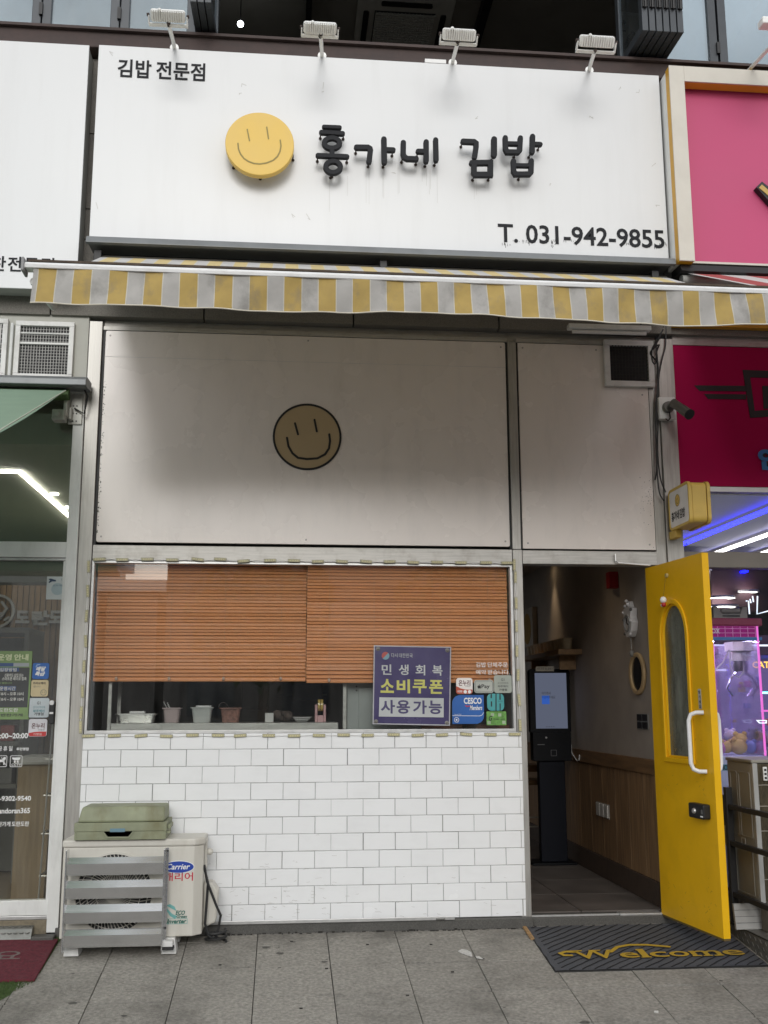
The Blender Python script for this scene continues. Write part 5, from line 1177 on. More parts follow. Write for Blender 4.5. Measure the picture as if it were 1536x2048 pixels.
# louvre screen
LVY = -.40
lv = thing('louvre_screen', 'grey aluminium louvre screen of four slanted slats in front of the fan', 'louvre', (-.93,LVY,.03))
LVM = mk('louvre grey', (.72,.725,.73), .22, .93, var=.05, vs=10, stretch=(.3,3,8), grime=.15, gs=14, gcol=(.3,.29,.28))
lx0, lx1 = at(131,1790,LVY-.05).x, at(325,1790,LVY-.05).x
for py0, py1, py2 in ((1714,1727,1752),(1760,1775,1799),(1808,1824,1848),(1857,1870,1896)):
    zt, zm, zb_ = at(230,py0,LVY-.03).z, at(230,py1,LVY-.055).z, at(230,py2-2,LVY-.046).z
    b = MB(); b.prism([(LVY-.03,zt),(LVY-.055,zm),(LVY-.046,zb_),(LVY-.043,zb_),(LVY-.052,zm-.002),(LVY-.03,zt-.003)], lx0, lx1, 'x'); b.build('slat', LVM, lv)
zt, zb_ = at(331,1700,LVY).z, at(330,1890,LVY).z
for x in (lx0-.009, lx1+.0005):
    b = MB(); b.box(x,x+.008,LVY-.058,LVY+.012,zb_-.02,zt+.012); b.build('side_rail', LVM, lv, bev=.002)
b = MB(); b.box(lx1+.009,lx1+.022,LVY+.006,LVY+.012,zb_,zt+.012); b.build('flange', LVM, lv)
for z in (zt-.005, zb_+.09): b = MB(); b.lathe([(.006,-.004),(.006,.0)], (lx1+.0155,LVY+.006,z), 'y', 8); b.build('bolt', BLK, lv)
for x in (lx0-.004, lx1+.004): MB().box(x-.004,x+.004,LVY+.012,UY0-.001,.3,.33).build('mount_tab', LVM, lv)
b = MB(); y = LVY+.03; b.box(-.645,-.585,y-.05,y+.02,gz(y)+.055,gz(y)+.085); b.build('cap_block', FTM, lv, bev=.004); b = MB(); b.box(-.65,-.58,y-.055,y+.02,gz(y)+.04,gz(y)+.054); b.build('rubber_pad', RUB, lv)
# mossy plastic bins
MOSS = mk('mossy green plastic', (.27,.29,.19), .6, var=.25, vs=6, grime=1.0, gs=6, gcol=(.17,.155,.07), gst=(1,1,.6))
TZ = UZ1+.043
CX0, CX1, CY0, CY1 = at(148,1680,-.36).x, at(331,1680,-.36).x, -.36, -.06
tr = thing('plastic_tray', 'mossy grey green plastic tray with a slot handle on top of the outdoor unit', 'tray', ((CX0+CX1)/2,-.2,TZ))
h1_ = .046
for nm, bx in (('front_wall',(CX0,CX1,CY0,CY0+.006)),('back_wall',(CX0,CX1,CY1-.006,CY1)),('side_wall',(CX0,CX0+.006,CY0+.0065,CY1-.0065)),('side_wall',(CX1-.006,CX1,CY0+.0065,CY1-.0065))):
    if nm == 'front_wall':
        b = MB(); m0, m1 = at(209,1664,CY0).x, at(264,1664,CY0).x; z0_, zs_ = TZ, TZ+.018
        b.prism([(bx[0],TZ),(bx[1],TZ),(bx[1],TZ+h1_),(m1+.004,TZ+h1_),(m1-.02,zs_),(m0+.02,zs_),(m0-.004,TZ+h1_),(bx[0],TZ+h1_)], CY0, CY0+.006); b.build(nm, MOSS, tr, bev=.002)
        b = MB(); b.stroke([(m0-.008,TZ+h1_),(m0+.016,zs_-.004),(m1-.016,zs_-.004),(m1+.008,TZ+h1_)], .008, CY0-.006, CY0-.0005, cap=False); b.build('handle_rim', MOSS, tr)
    else: MB().box(*bx, TZ, TZ+h1_).build(nm, MOSS, tr, bev=.002)
MB().box(CX0+.0065,CX1-.0065,CY0+.0065,CY1-.0065,TZ,TZ+.006).build('bottom', BLK, tr)
for k in range(5): x = CX0+.01+(CX1-CX0-.02)*k/4; MB().box(x-.002,x+.002,CY0-.004,CY0-.0005,TZ+.002,TZ+.042 if k in (0,4) else TZ+.016).build('rib', MOSS, tr)
MB().box(CX1+.0005,CX1+.02,CY0+.03,CY0+.06,TZ+.03,TZ+.042).build('side_handle', MOSS, tr)
bn = thing('plastic_bin', 'mossy grey green plastic bin turned upside down on the slotted tray', 'bin', ((CX0+CX1)/2,-.2,TZ+h1_))
z0_ = TZ+h1_+.001; zt2 = at(245,1612,-.30).z
b = MB(); b.box(CX0-.002,CX1+.004,CY0-.004,CY1+.004,z0_,z0_+.048); b.build('rim_band', MOSS, bn, bev=.003)
t_ = .020; b = MB(); b.hexa([(CX0+.012,CY0+.012,z0_+.0485),(CX1-.012,CY0+.012,z0_+.0485),(CX1-.012,CY1-.012,z0_+.0485),(CX0+.012,CY1-.012,z0_+.0485),(CX0+.012+t_,CY0+.012+t_,zt2),(CX1-.012,CY0+.012+t_,zt2),(CX1-.012,CY1-.012-t_,zt2),(CX0+.012+t_,CY1-.012-t_,zt2)]); b.build('body', MOSS, bn, bev=.012)
MB().box(CX1+.0045,CX1+.022,CY0+.04,CY0+.2,z0_+.006,z0_+.03).build('side_lug', MOSS, bn, bev=.004)
a, c_, d, e = RC(220,1657,250,1664,CY0-.005); MB().box(a,c_,CY0-.006,CY0-.0045,d,e).build('label', mk('faded blue label', (.13,.24,.30), .5), bn)

# ------------------------------------------------------------------ the side dish shop on the left
ls_ = thing('side_dish_shopfront', 'pale framed glass shopfront of the side dish shop beside the tiles', 'shopfront', (-1.9,.05,0))
def lbar(n, x0, x1, y0, y1, z0, z1, m=WALUM): return MB().box(x0,x1,y0,y1,z0,z1).build(n, m, ls_, bev=.003)
OLV = mk('olive grey frame', (.20,.205,.175), .5, var=.06)
lbar('pillar', -1.353,-1.2855,-.04,.1,.025,3.30); lbar('pillar', -3.0,-2.92,-.04,.1,.0,3.3)
lbar('sign_panel', -4,-1.2855,-.02,.06,3.30,3.83, mk('pale olive panel', (.46,.46,.41), .5, var=.04, grime=.3, gs=4, gcol=(.28,.27,.23)))
lbar('header', -2.918,-1.3545,-.03,.09,2.24,2.338); lbar('header_strip', -2.918,-1.3545,-.015,.09,2.222,2.2385, ALU)
lbar('inner_header', -2.9,-1.3545,.06,.2,2.09,2.2215, OLV)
lbar('bottom_rail', -2.9,-1.3545,-.015,.05,.118,.202); lbar('bottom_strip', -2.9,-1.3545,-.02,.05,.095,.1165, ALU)
lbar('sill', -2.9,-1.3545,-.03,.12,-.05,.094, mk('dirty sill', (.2,.17,.12), .9, var=.3, vs=40))
lbar('side_rail', -1.372,-1.3545,-.01,.05,.2025,2.2215)
MB().box(-2.9,-1.373,.01,.02,.203,2.2215).build('door_glass', GLASSD, ls_); MB().box(-2.918,-1.3545,.01,.02,2.339,3.298).build('transom_glass', GLASSD, ls_)
a = at(110,1405,-.03); b = MB(); b.prism(rrect(-1.405,-1.376,at(110,1448,-.01).z,at(110,1402,-.01).z,.012), -.035, -.001); hd = b.build('door_lock', BLK, ls_, bev=.004)
MB().box(-1.402,-1.379,-.038,-.0355,at(110,1428,-.01).z,at(110,1424,-.01).z).build('lock_strip', ALU, hd); b = MB(); b.prism(rrect(-1.404,-1.378,at(110,1410,-.01).z,at(110,1401,-.01).z,.010), -.04, -.0355); b.build('lock_cap', ALU, hd)
# interior
li = struct('side_dish_room', (-3,1,0))
SLW = mk('brown wood slat', (.20,.12,.05), .55, var=.3, vs=10, stretch=(4,4,.25), rnd=.10)
SLD = mk('slat groove', (.07,.05,.025), .8)
RW = mk('room pale olive', (.26,.265,.21), .8, var=.06, vs=3)
MB().box(-4.6,-1.3,2.0,2.1,0,2.35).build('slat_backing', SLD, li)
x = -2.75
b = MB(); b.box(0,.037,0,.02,0,2.24); me = b.build('slat', SLW, mesh_only=True, org=(0,0,0))
for k in range(32): piece('slat', me, li, (x+.045*k, 1.975, .1))
MB().box(-4.6,-1.3,4.6,4.7,0,3.3).build('room_wall', RW, li); MB().box(-1.345,-1.30,.13,4.6,0,3.3).build('room_wall', RW, li); MB().box(-4.7,-4.6,.13,4.6,0,3.3).build('room_wall', RW, li)
MB().box(-4.6,-1.3,2.0,4.6,2.351,2.4).build('room_soffit', RW, li)
MB().box(-4.6,-1.3,.13,4.6,3.0,3.4).build('room_ceiling', RW, li); MB().box(-4.6,-1.345,.13,4.6,0,.10).build('room_floor', mk('tan floor', (.24,.185,.115), .6, var=.25, vs=30), li)
SG = mk('grey raised letter', (.30,.30,.29), .5)
rl = thing('wall_lettering', 'grey raised Korean letters and a round emblem on the slatted wall', 'lettering', tuple(at(60,1240,1.96)))
for s, x0, x1, y0, y1 in (('도',31,58,1221,1246),('란',63,99,1221,1250),('도',98,124,1221,1246)): ptxt(s, x0,y0,x1,y1, 1.945, SG, rl, bold=.05, ext=.025)
q = at(-5,1222,1.95); b = MB(); b.ring(circ(q.x,q.z,.135,36), circ(q.x,q.z,.115,36), 1.945, 1.973); b.build('emblem_ring', SG, rl)
b = MB(); b.stroke([(q.x+.02,q.z-.06),(q.x+.07,q.z+.02),(q.x+.03,q.z+.07)], .02, 1.945, 1.973); b.stroke([(q.x-.06,q.z-.02),(q.x+.03,q.z-.02)], .02, 1.946, 1.973); b.stroke([(q.x+.09,q.z-.05),(q.x+.06,q.z-.07)], .02, 1.946, 1.973); b.build('emblem', SG, rl)
LED = emit('white led strip', (1,.98,.93), 26)
lr = thing('ceiling_light', 'bright white strip light bent at a corner, on the side dish shop ceiling', 'ceiling light', (-1.9,1.8,2.95))
p0, p1, p2 = at(0,955,.0), None, None
MB().box(-3.2,-1.893,.905,.928,2.982,2.998).build('strip', LED, lr); MB().box(-1.916,-1.893,.929,3.4,2.982,2.998).build('strip', LED, lr)
for px, py in ((109,989),(138,1016)): q = atz(px,py,2.99); t = thing('downlight', 'small bright downlight in the side dish shop ceiling'+(' near the strip corner' if px < 120 else ' close to the pale pillar'), 'downlight', (q.x,q.y,2.98)); b = MB(); b.lathe([(.03,-.01),(.03,0)], (q.x,q.y,2.999), 'z', 16); b.build('lens', LED, t)
LW = mk('laminate beige', (.30,.225,.135), .5, var=.2, vs=12, stretch=(4,4,.3))
cbn = thing('display_counter', 'tall beige board leaning inside the side dish shop', 'counter', (-1.62,.5,.1))
A_ = [at(*p, .45) for p in ((37,1529),(107,1529),(88,1766),(23,1766))]
b = MB(); b.prism([(A_[3].x,.102),(A_[2].x,.102),(A_[1].x,A_[1].z),(A_[0].x,A_[0].z)], .45, .48); b.build('board', LW, cbn); b = MB(); b.box(A_[0].x-.02,A_[1].x+.02,.42,.9,A_[0].z+.001,A_[0].z+.045); b.build('top', mk('pale top', (.42,.42,.40), .4), cbn)
rk = thing('wire_rack', 'thin grey wire rack standing beside the beige board', 'rack', (-1.41,.3,.1))
for x, y in ((-1.47,.25),(-1.38,.25),(-1.47,.6),(-1.38,.6)): b = MB(); b.tube([(x,y,.102),(x+.035,y,1.35)], .006, 6); b.build('post', ALU, rk)
for z in (.3,.55,.78,1.0): b = MB(); b.tube([(-1.47,.25,z),(-1.36,.25,z),(-1.36,.6,z),(-1.47,.6,z)], .005, 6, True); b.build('shelf_wire', ALU, rk)
DGY = mk('dim grey shelf', (.13,.13,.12), .6)
dsx = thing('display_shelf', 'dim grey shelving full of packs behind the shop door glass', 'shelf', (-2.1,1.5,.1))
for z in (.75,1.05,1.35,1.62): MB().box(-2.7,-1.86,1.3,1.8,z,z+.03).build('board', DGY, dsx)
for x in (-2.7,-1.89): MB().box(x,x+.03,1.3,1.8,.102,1.86).build('upright', DGY, dsx)
MB().box(-2.668,-1.892,1.75,1.79,.12,1.85).build('back', mk('shelf back', (.07,.07,.06), .7), dsx); MB().box(-2.7,-1.86,1.3,1.8,1.862,1.9).build('top', DGY, dsx)
pal = [mk('pack %s' % n, c, .5) for n, c in (('white',(.4,.4,.38)),('tan',(.3,.2,.1)),('red',(.25,.03,.03)),('grey',(.15,.15,.15)))]
for z in (.781,1.081,1.381):
    for k in range(5):
        x = -2.62+.148*k; tag(MB().box(x,x+.1,1.32,1.45,z,z+random.uniform(.1,.2)).build('food_pack', pal[(k*3+int(z*10)) % 4], None, bev=.006), 'small pack on the dim shelving behind the shop door', 'pack', 'packs on the dim shelves')
# door posters and lettering
PGY = -.0
GL = .006
ob = thing('hours_poster', 'green and dark grey opening hours poster on the side dish shop door', 'poster', tuple(at(20,1438,GL)))
POG = mk('poster green', (.20,.30,.12), .45); POD = mk('poster dark', (.055,.058,.06), .45); POB = mk('poster blue', (.05,.09,.22), .45)
a, c_, d, e = RC(-60,1302,61,1439,GL); MB().box(a,c_,GL,GL+.002,d,e).build('sheet', POG, ob)
def lrect(nm, x0,y0,x1,y1,m,par,Y=GL,o1=.001): a, c_, d, e = RC(x0,y0,x1,y1,Y); return MB().box(a,c_,Y-o1,Y-.0002,d,e).build(nm, m, par)
lrect('dark_field', -60,1335,57,1415,POD,ob); lrect('blue_band', -60,1326,27,1333,POB,ob); lrect('pale_band', 27,1326,58,1333,mk('pale band', (.35,.37,.40), .5),ob); lrect('blue_band', -20,1335,38,1343,POB,ob,o1=.0016); lrect('blue_band', -20,1372,32,1381,POB,ob,o1=.0016)
LT = mk('poster white ink', (.62,.62,.58), .5)
lt = lambda s, x0,y0,x1,y1, m=LT, bo=.02: ptxt(s, x0,y0,x1,y1, GL-.0022, m, ob, bold=bo, word=.6)
lt('매장 운영 안내', -38,1308,57,1321, mk('pale yellow green', (.62,.66,.42), .5), .035); lt('매장 입장방법', -19,1336,33,1343); lt('신용카드 삽입 또는', 9,1347,47,1354); lt('스마트폰 페이로 접촉', 4,1354,53,1361); lt('출입문이 열립니다', -18,1364,24,1368, POG); lt('무인 운영시간', -18,1373,31,1381); lt('오후 8시 ~ 오후 10시', -12,1384,47,1391); lt('오전 8시 ~ 오후 10시', -12,1395,47,1402); lt('도란도란', -2,1416,36,1424); lt('031 942 0000'[:3]+' 반찬가게', -20,1427,45,1433, POD)
def ldecal(lab, x0,y0,x1,y1,m,r=.012): return decal('shop_decal', lab, 'decal', x0,y0,x1,y1,m,r,GL)
o = ldecal('blue square decal with slanted white Korean letters on the left shop door', 65,1326,98,1358,BLU)
dt(o,'배달',72,1333,92,1342,WHT,GL,shear=.3,bold=.04); dt(o,'특급',70,1343,90,1352,WHT,GL,shear=.3,bold=.04)
b = MB(); b.stroke(pp([(72,1334),(74,1330),(80,1329)],GL),.005,GL-.001,GL-.0002); b.build('swoosh', mk('pale blue ink', (.3,.45,.65), .4), o)
o = ldecal('cream decal with small dark letters and a little face sketch', 62,1360,96.5,1393,mk('cream decal', (.56,.46,.27), .4))
dt(o,'카카오페이',66,1364,91,1369,BLP,GL,bold=.03); dt(o,'됩니다',67,1371,81,1375,GREYP,GL)
q = at(87,1385,GL); b = MB(); b.ring(circ(q.x,q.z,.018,16), circ(q.x,q.z,.0155,16), GL-.0008, GL-.0001); b.prism(circ(q.x-.007,q.z+.002,.0025,8), GL-.0008, GL-.0001); b.prism(circ(q.x+.007,q.z+.002,.0025,8), GL-.0008, GL-.0001); b.build('face_sketch', GREYP, o)
o = ldecal('pale blue grey decal with stacked lines above a white and red decal', 57,1396,98,1435,mk('pale blue decal', (.50,.55,.57), .4))
dt(o,'G1',74,1403,81,1409,GREYP,GL,bold=.02); dt(o,'경기지역화폐',66,1412,90,1417,mk('teal ink', (.10,.25,.28), .5),GL); dt(o,'파주페이',66,1419,89,1425,mk('teal ink', (.10,.25,.28), .5),GL,bold=.03); dt(o,'가맹점',68,1425,87,1431,BLP,GL,bold=.02)
o = ldecal('white decal with a red bottom band, lowest on the left shop door', 57,1438,94,1473,mk('white decal', (.66,.65,.68), .4))
dt(o,'온누리',63,1446,89,1457,DKP,GL,bold=.02); dt(o,'상품권',76,1458,89,1461,GREYP,GL); dshape(o,'red_band',[(57.4,1466),(68,1464),(80,1463),(93,1463),(92,1471),(90,1472.5),(59,1472.5),(57.4,1470)],mk('decal red', (.50,.04,.04), .4),GL); dt(o,'가맹점',66,1466,83,1471,mk('pink ink', (.7,.45,.42), .5),GL-.0008,bold=.02)
o = decal('notice_sheet', 'pale notice sheet with a camera drawing at the top of the shop door', 'notice', 93,1153,133,1199,mk('notice white', (.56,.60,.60), .5),.002,GL)
q = at(115,1178,GL); b = MB(); b.prism(circ(q.x,q.z,.038,24), GL-.0006, GL-.0001); b.build('disc_print', mk('notice blue', (.38,.47,.50), .5), o)
dshape(o,'camera_print',[(97,1158),(101,1157),(112,1160),(112,1163),(104,1163),(99,1166),(97,1165),(100,1161)],mk('navy ink', (.03,.06,.12), .5),GL,.0012); dt(o,'CCTV 작동중',106,1169,130,1173,mk('navy ink', (.03,.06,.12), .5),GL-.0006); dt(o,'안내',122,1157,131,1161,GREYP,GL)
gl_ = thing('door_lettering', 'white hours, phone number and pictograms printed on the side dish shop door', 'lettering', tuple(at(30,1650,GL)))
gt_ = lambda s, x0,y0,x1,y1, bo=.015: ptxt(s, x0,y0,x1,y1, GL, WHT, gl_, bold=bo, word=.6)
gt_('10:00~20:00', -12,1466,56,1477,.03); gt_('공 휴 일', -4,1492,25,1502); gt_('무인영업', 33,1495,57,1501,.03); gt_('010-9302-9540', -22,1592,62,1602,.025); gt_('dorandoran365', -22,1616,60,1627,.025); gt_('반찬가게 도란도란', -13,1643,58,1653,.02)
for x0, x1 in ((-10,14),(20,44.5)):
    a, c_, d, e = RC(x0,1511,x1,1534,GL); b = MB(); b.ring(rrect(a,c_,d,e,.008), rrect(a+.003,c_-.003,d+.003,e-.003,.006), GL, GL+.001); b.build('pictogram_border', WHT, gl_)
gt_('CCTV', 23,1527,42,1532); 
def gshape(pts): b = MB(); b.prism(pp(pts,GL), GL, GL+.001); b.build('pictogram', WHT, gl_)
gshape([(24,1515),(41,1515),(40,1518.5),(37,1520),(28,1520),(25,1518.5)]); gshape([(28,1521),(31,1521),(31,1525),(28,1526)]); gshape([(34,1521),(37,1521),(37,1526),(34,1525)])
gshape([(-3,1519),(4,1519),(8,1514),(12,1515),(11,1519),(9,1520),(9,1530),(7,1530),(6,1524),(0,1524),(-1,1530),(-3,1530)])
b = MB(); b.stroke(pp([(3,1515),(13,1532)],GL), .003, GL, GL+.001); b.build('pictogram', WHT, gl_)
# vents on the panel above
WBAR = mk('galvanised bar', (.42,.42,.40), .5, .3)
a, c_, d, e = RC(35,640,152,757,-.05); vent('square vent with a bright crossbar beside the white steel pillar', -1.742,-1.372,3.39,3.775,-.055,.032,17,16,WBAR,.0013,extra=((3.62,.014),(3.69,.008)))
vent('square vent cut by the left picture edge, with upright bars', -2.17,-1.79,3.385,3.785,-.055,.032,24,10,WBAR,.004)
b = MB(); b.tube([(-1.766,-.04,3.37),(-1.766,-.04,3.76)], .011, 8); b.build('conduit', WALUM, ls_)
# green awning, half seen
ga_ = thing('green_awning', 'pale green awning of the side dish shop seen at its sloping end', 'awning', (-2.4,-.3,3.2))
GRC = mk('pale green cloth', (.30,.43,.32), .8, var=.05, vs=9, bump=.1, bs=500, trans=.3, grime=.15, gs=5, gcol=(.2,.28,.2))
za = at(60,765,-.2).z
b = MB(); b.prism([(-.055,za+.05),(-.2,za+.045),(-.24,za+.02),(-.24,za-.02),(-.2,za-.025),(-.055,za-.01)], -4.2, at(172,770,-.24).x, 'x'); b.build('cover', BOXG, ga_, bev=.004)
cw = at(131,781,-.22); e0 = atx(-40,882,cw.x)
P0, P1 = Vector((cw.x,-.22,cw.z)), atx(0,860,cw.x)
dirv = (P1-P0); P1 = P0+dirv*1.35
b = MB(); nxg, nyg = 8, 8
vs_ = []
for i in range(nxg+1):
    for j in range(nyg+1): p = P0+(P1-P0)*(j/nyg); vs_.append((p.x-2.2*i/nxg, p.y, p.z-.02*math.sin(math.pi*j/nyg)))
b.add(vs_, [(i*(nyg+1)+j, i*(nyg+1)+j+1, (i+1)*(nyg+1)+j+1, (i+1)*(nyg+1)+j) for i in range(nxg) for j in range(nyg)]); b.build('canvas', GRC, ga_, smooth=True)
b = MB(); b.tube([P0,P1], .004, 6); b.build('hem', mk('pale hem', (.55,.6,.5), .8), ga_)
b = MB(); b.tube([P1+Vector((.02,0,-.01)), P1+Vector((-2.2,0,-.01))], .025, 10); b.build('front_bar', BARM, ga_, smooth=True)
b = MB(); b.tube([(cw.x+.01,-.15,za-.06),(-4.2,-.15,za-.06)], .035, 12); b.build('roller', mk('roller green', (.06,.11,.03), .7), ga_, smooth=True)
BRK = mk('bracket pale', (.5,.5,.46), .45, .2, grime=.5, gs=12, gcol=(.2,.19,.16))
a, c_, d, e = RC(147,788,165,849,-.05); MB().box(a-.03,c_,-.055,-.041,d,e).build('wall_plate', BRK, ga_, bev=.003)
b = MB(); b.box(a-.045,a-.02,-.14,-.056,d+.03,e+.02); b.box(a-.02,a+.0,-.10,-.056,d+.02,d+.10); b.build('bracket_arm', BRK, ga_, bev=.006)
b = MB(); b.box(a-.11,a-.03,-.16,-.07,d,d+.07); b.lathe([(.02,-.175),(.02,-.161)], (a-.075,0,d+.035), 'y', 12); b.build('elbow_block', BRK, ga_, bev=.008)
for k in range(6): b = MB(); b.lathe([(.005,-.058),(.005,-.0555)], (a+.0+.022*(k % 2),0,d+.02+.05*(k//2)), 'y', 8); b.build('bolt', BLK, ga_)
b = MB(); q = at(170,770,-.1); b.tube([(q.x,-.12,za-.01),(q.x+.02,-.1,za-.05),(q.x+.0,-.08,za-.16),(a+.01,-.07,d+.1)], .006, 6); b.build('cable', CABL, ga_, smooth=True)
# the white neighbour sign
ns = thing('signboard', 'plain white signboard at the picture edge with part of a Korean name', 'signboard', (-2.6,-.1,3.93))
NX1 = at(177,300,-.2).x; NX1 = -1.342
MB().box(-4.4,NX1,SY,SY+.012,3.935,5.664).build('face_panel', SIGNW, ns, bev=.002); MB().box(-4.38,NX1-.003,SY+.0125,-.03,3.945,5.655).build('casing', mk('neighbour side', (.42,.42,.40), .5, grime=.4, gs=4, gcol=(.25,.25,.23)), ns)
ptxt('반찬전문점', -50, 513, 108, 543, SY-.003, INK, ns, bold=.02, space=1.15)
# ramp, grass and red mat in front of the left shop
CHK = mk('chequer plate', (.30,.30,.285), .4, .7, var=.15, vs=20, grime=.5, gs=9, gcol=(.15,.14,.12))
rp_ = thing('chequer_ramp', 'chequered steel ramp plate below the side dish shop door', 'ramp', (-2,-.05,0))
r1_ = at(80,1848,-.02).x
b = MB(); b.prism([(.0,.075),(-.075,.055),(-.115,gz(-.115)+.004),(-.115,gz(-.115)),(.0,-.02)], -3.0, -1.425, 'x'); b.build('plate', CHK, rp_)
b = MB()
for k in range(70):
    for j, (y, z) in enumerate(((-.02,.0712),(-.05,.0632),(-.092,.035))):
        x = -2.6+.0168*k+(.008 if j % 2 else 0); s = 1 if (k+j) % 2 else -1
        b.hexa([(x-.006,y-.008*s-.002,z-.003),(x+.006,y+.008*s-.002,z-.001),(x+.006,y+.008*s+.002,z),(x-.006,y-.008*s+.002,z),(x-.006,y-.008*s-.002,z+.001),(x+.006,y+.008*s-.002,z+.004),(x+.006,y+.008*s+.002,z+.005),(x-.006,y-.008*s+.002,z+.003)])
b.build('tread_pattern', CHK, rp_, kind='stuff')
MB().box(-1.42,-1.29,-.13,-.04,gz(-.1)-.01,.02).build('corner_block', DGRAN, rp_, bev=.006)
b = MB(tfg); GRS = mk('artificial grass', (.05,.085,.022), .9, var=.5, vs=90)
for k in range(9000):
    x = random.uniform(-2.2,-1.262); y = random.choice((random.uniform(-.12,-.06), random.uniform(-.98,-.70)) if random.random() < .9 else (random.uniform(-.7,-.1),))
    if y < -.7 and x > -1.262-.55*(-.7-y): continue
    h = random.uniform(.012,.022); dx, dy = random.gauss(0,.006), random.gauss(0,.006); b.add([(x-.0018,y,0),(x+.0018,y,0),(x+dx,y+dy,h)], [(0,1,2)])
b.add([(-3,-.98,.001),(-1.40,-.98,.001),(-1.262,-.70,.001),(-1.262,-.055,.001),(-3,-.055,.001)], [(0,1,2,3,4)])
b.build('artificial_grass', GRS, None, kind='stuff')
RM = mk('crimson mat pile', (.13,.018,.03), .95, var=.35, vs=60, bump=.6, bs=400, grime=.3, gs=20, gcol=(.16,.07,.08))
rm = thing('red_mat', 'crimson doormat with worn grey lettering on artificial grass', 'doormat', (-1.8,-.4,gz(-.4)))
b = MB(tfg); b.add([(-2.45,-.70,.004),(-1.262,-.715,.004),(-1.268,-.105,.004),(-2.45,-.10,.004),(-2.45,-.70,.018),(-1.262,-.715,.018),(-1.268,-.105,.018),(-2.45,-.10,.018)], [(0,1,2,3),(7,6,5,4),(0,4,5,1),(1,5,6,2),(2,6,7,3),(3,7,4,0)]); b.build('pile', RM, rm, bev=.004)
WG = mk('worn grey ink', (.16,.12,.115), .95, var=.3, vs=90)
txt('어서오세요', -2.25,-1.41,-.44,-.29, 0, WG, rm, tf=lambda a, bb, c: tfg(a, c, .0195), bold=.01)
# ------------------------------------------------------------------ the arcade on the right
CRF = mk('cream sign frame', (.60,.57,.50), .45, var=.05, grime=.2, gs=4, gcol=(.4,.37,.3)); YF = mk('amber sign edge', (.62,.33,.02), .45); PNK = mk('pink sign face', (.50,.055,.16), .5, var=.03, vs=3)
ks = thing('pink_signboard', 'pink signboard in a cream and amber frame at the right picture edge', 'signboard', (4,-.15,4.3))
FY = -.36
fl0, fl1 = at(1349,330,FY).x, at(1379,330,FY).x; ft0, ft1 = at(1440,136,FY).z, at(1440,166,FY).z; fbz = at(1370,521,FY).z
MB().box(fl0,fl1,FY,FY+.012,fbz,ft0).build('frame', CRF, ks, bev=.002); MB().box(fl1+.0005,6.5,FY,FY+.012,ft1,ft0).build('frame', CRF, ks, bev=.002)
MB().box(fl0+.002,fl1-.002,FY+.0125,FY+.075,fbz+.002,ft0-.002).build('amber_edge', YF, ks); MB().box(fl1,6.5,FY+.0125,FY+.09,ft1+.001,ft0-.002).build('amber_edge', YF, ks)
MB().box(fl0+.002,fl1-.002,FY+.0755,-.14,fbz+.01,ft0-.01).build('casing', WALUM, ks)
MB().box(fl0+.02,6.5,-.1395,-.03,fbz-.02,ft0-.01).build('casing', mk('casing grey', (.3,.3,.29), .5), ks)
MB().box(fl1-.05,6.5,FY+.105,FY+.115,at(1450,526,-.25).z,ft1+.02).build('face_panel', PNK, ks)
MB().box(fl1-.05,6.5,FY+.09,FY+.118,at(1450,531,-.25).z,at(1450,527,-.25).z).build('bottom_trim', CRF, ks)
e = [at(*p, FY+.07) for p in ((1511,376),(1522,365),(1560,395),(1560,425),(1546,415))]
b = MB(); b.prism([(v.x,v.z) for v in e], FY+.055, FY+.1045); b.build('letter_arm', BLK, ks)
e = [at(*p, FY+.05) for p in ((1518,375),(1524,369),(1556,396),(1552,404))]; b = MB(); b.prism([(v.x,v.z) for v in e], FY+.05, FY+.0545); b.build('letter_gilt', mk('gilt', (.5,.33,.08), .4), ks)
fa = thing('floodlight', 'floodlight arm reaching out of the picture over the pink sign', 'floodlight', tuple(at(1500,138,-.3)), 'floodlights along the top of the white sign')
b = MB(); A, E_ = at(1498,140,-.3), at(1560,72,-.8); b.tube([A,E_], .013, 10); b.build('arm', LAMPW, fa, smooth=True)
q = at(1562,50,-.85); MB().box(q.x-.14,q.x+.14,q.y-.04,q.y+.04,q.z-.02,q.z+.03).build('lamp_head', LAMPW, fa, bev=.008)
# red and white awning
ra = thing('red_awning', 'red and white striped awning of the arcade half hidden behind the yellow one', 'awning', (4,-.2,4.1))
RST = stripes('red striped canvas', (.48,.10,.10), (.72,.70,.68), 2.70, .36, (.72,.70,.68), .3, .1)
q0 = at(1376,547,-.3); x0 = q0.x
E1 = atx(1536,577,x0); dv = (E1-q0)*1.6
b = MB(); b.add([tuple(q0), tuple(q0+dv), (6.5,(q0+dv).y,(q0+dv).z), (6.5,q0.y,q0.z)], [(0,1,2,3)]); b.build('canvas', RST, ra)
b = MB(); b.tube([(x0-.03,-.25,q0.z-.03),(6.5,-.25,q0.z-.03)], .04, 12); b.build('roller', mk('roller grey', (.3,.3,.28), .5), ra, smooth=True)
b = MB(); b.prism([(-.05,4.24),(-.3,4.22),(-.32,4.17),(-.3,4.16),(-.05,4.2)], x0-.05, 6.5, 'x'); b.build('cover', BLK, ra)
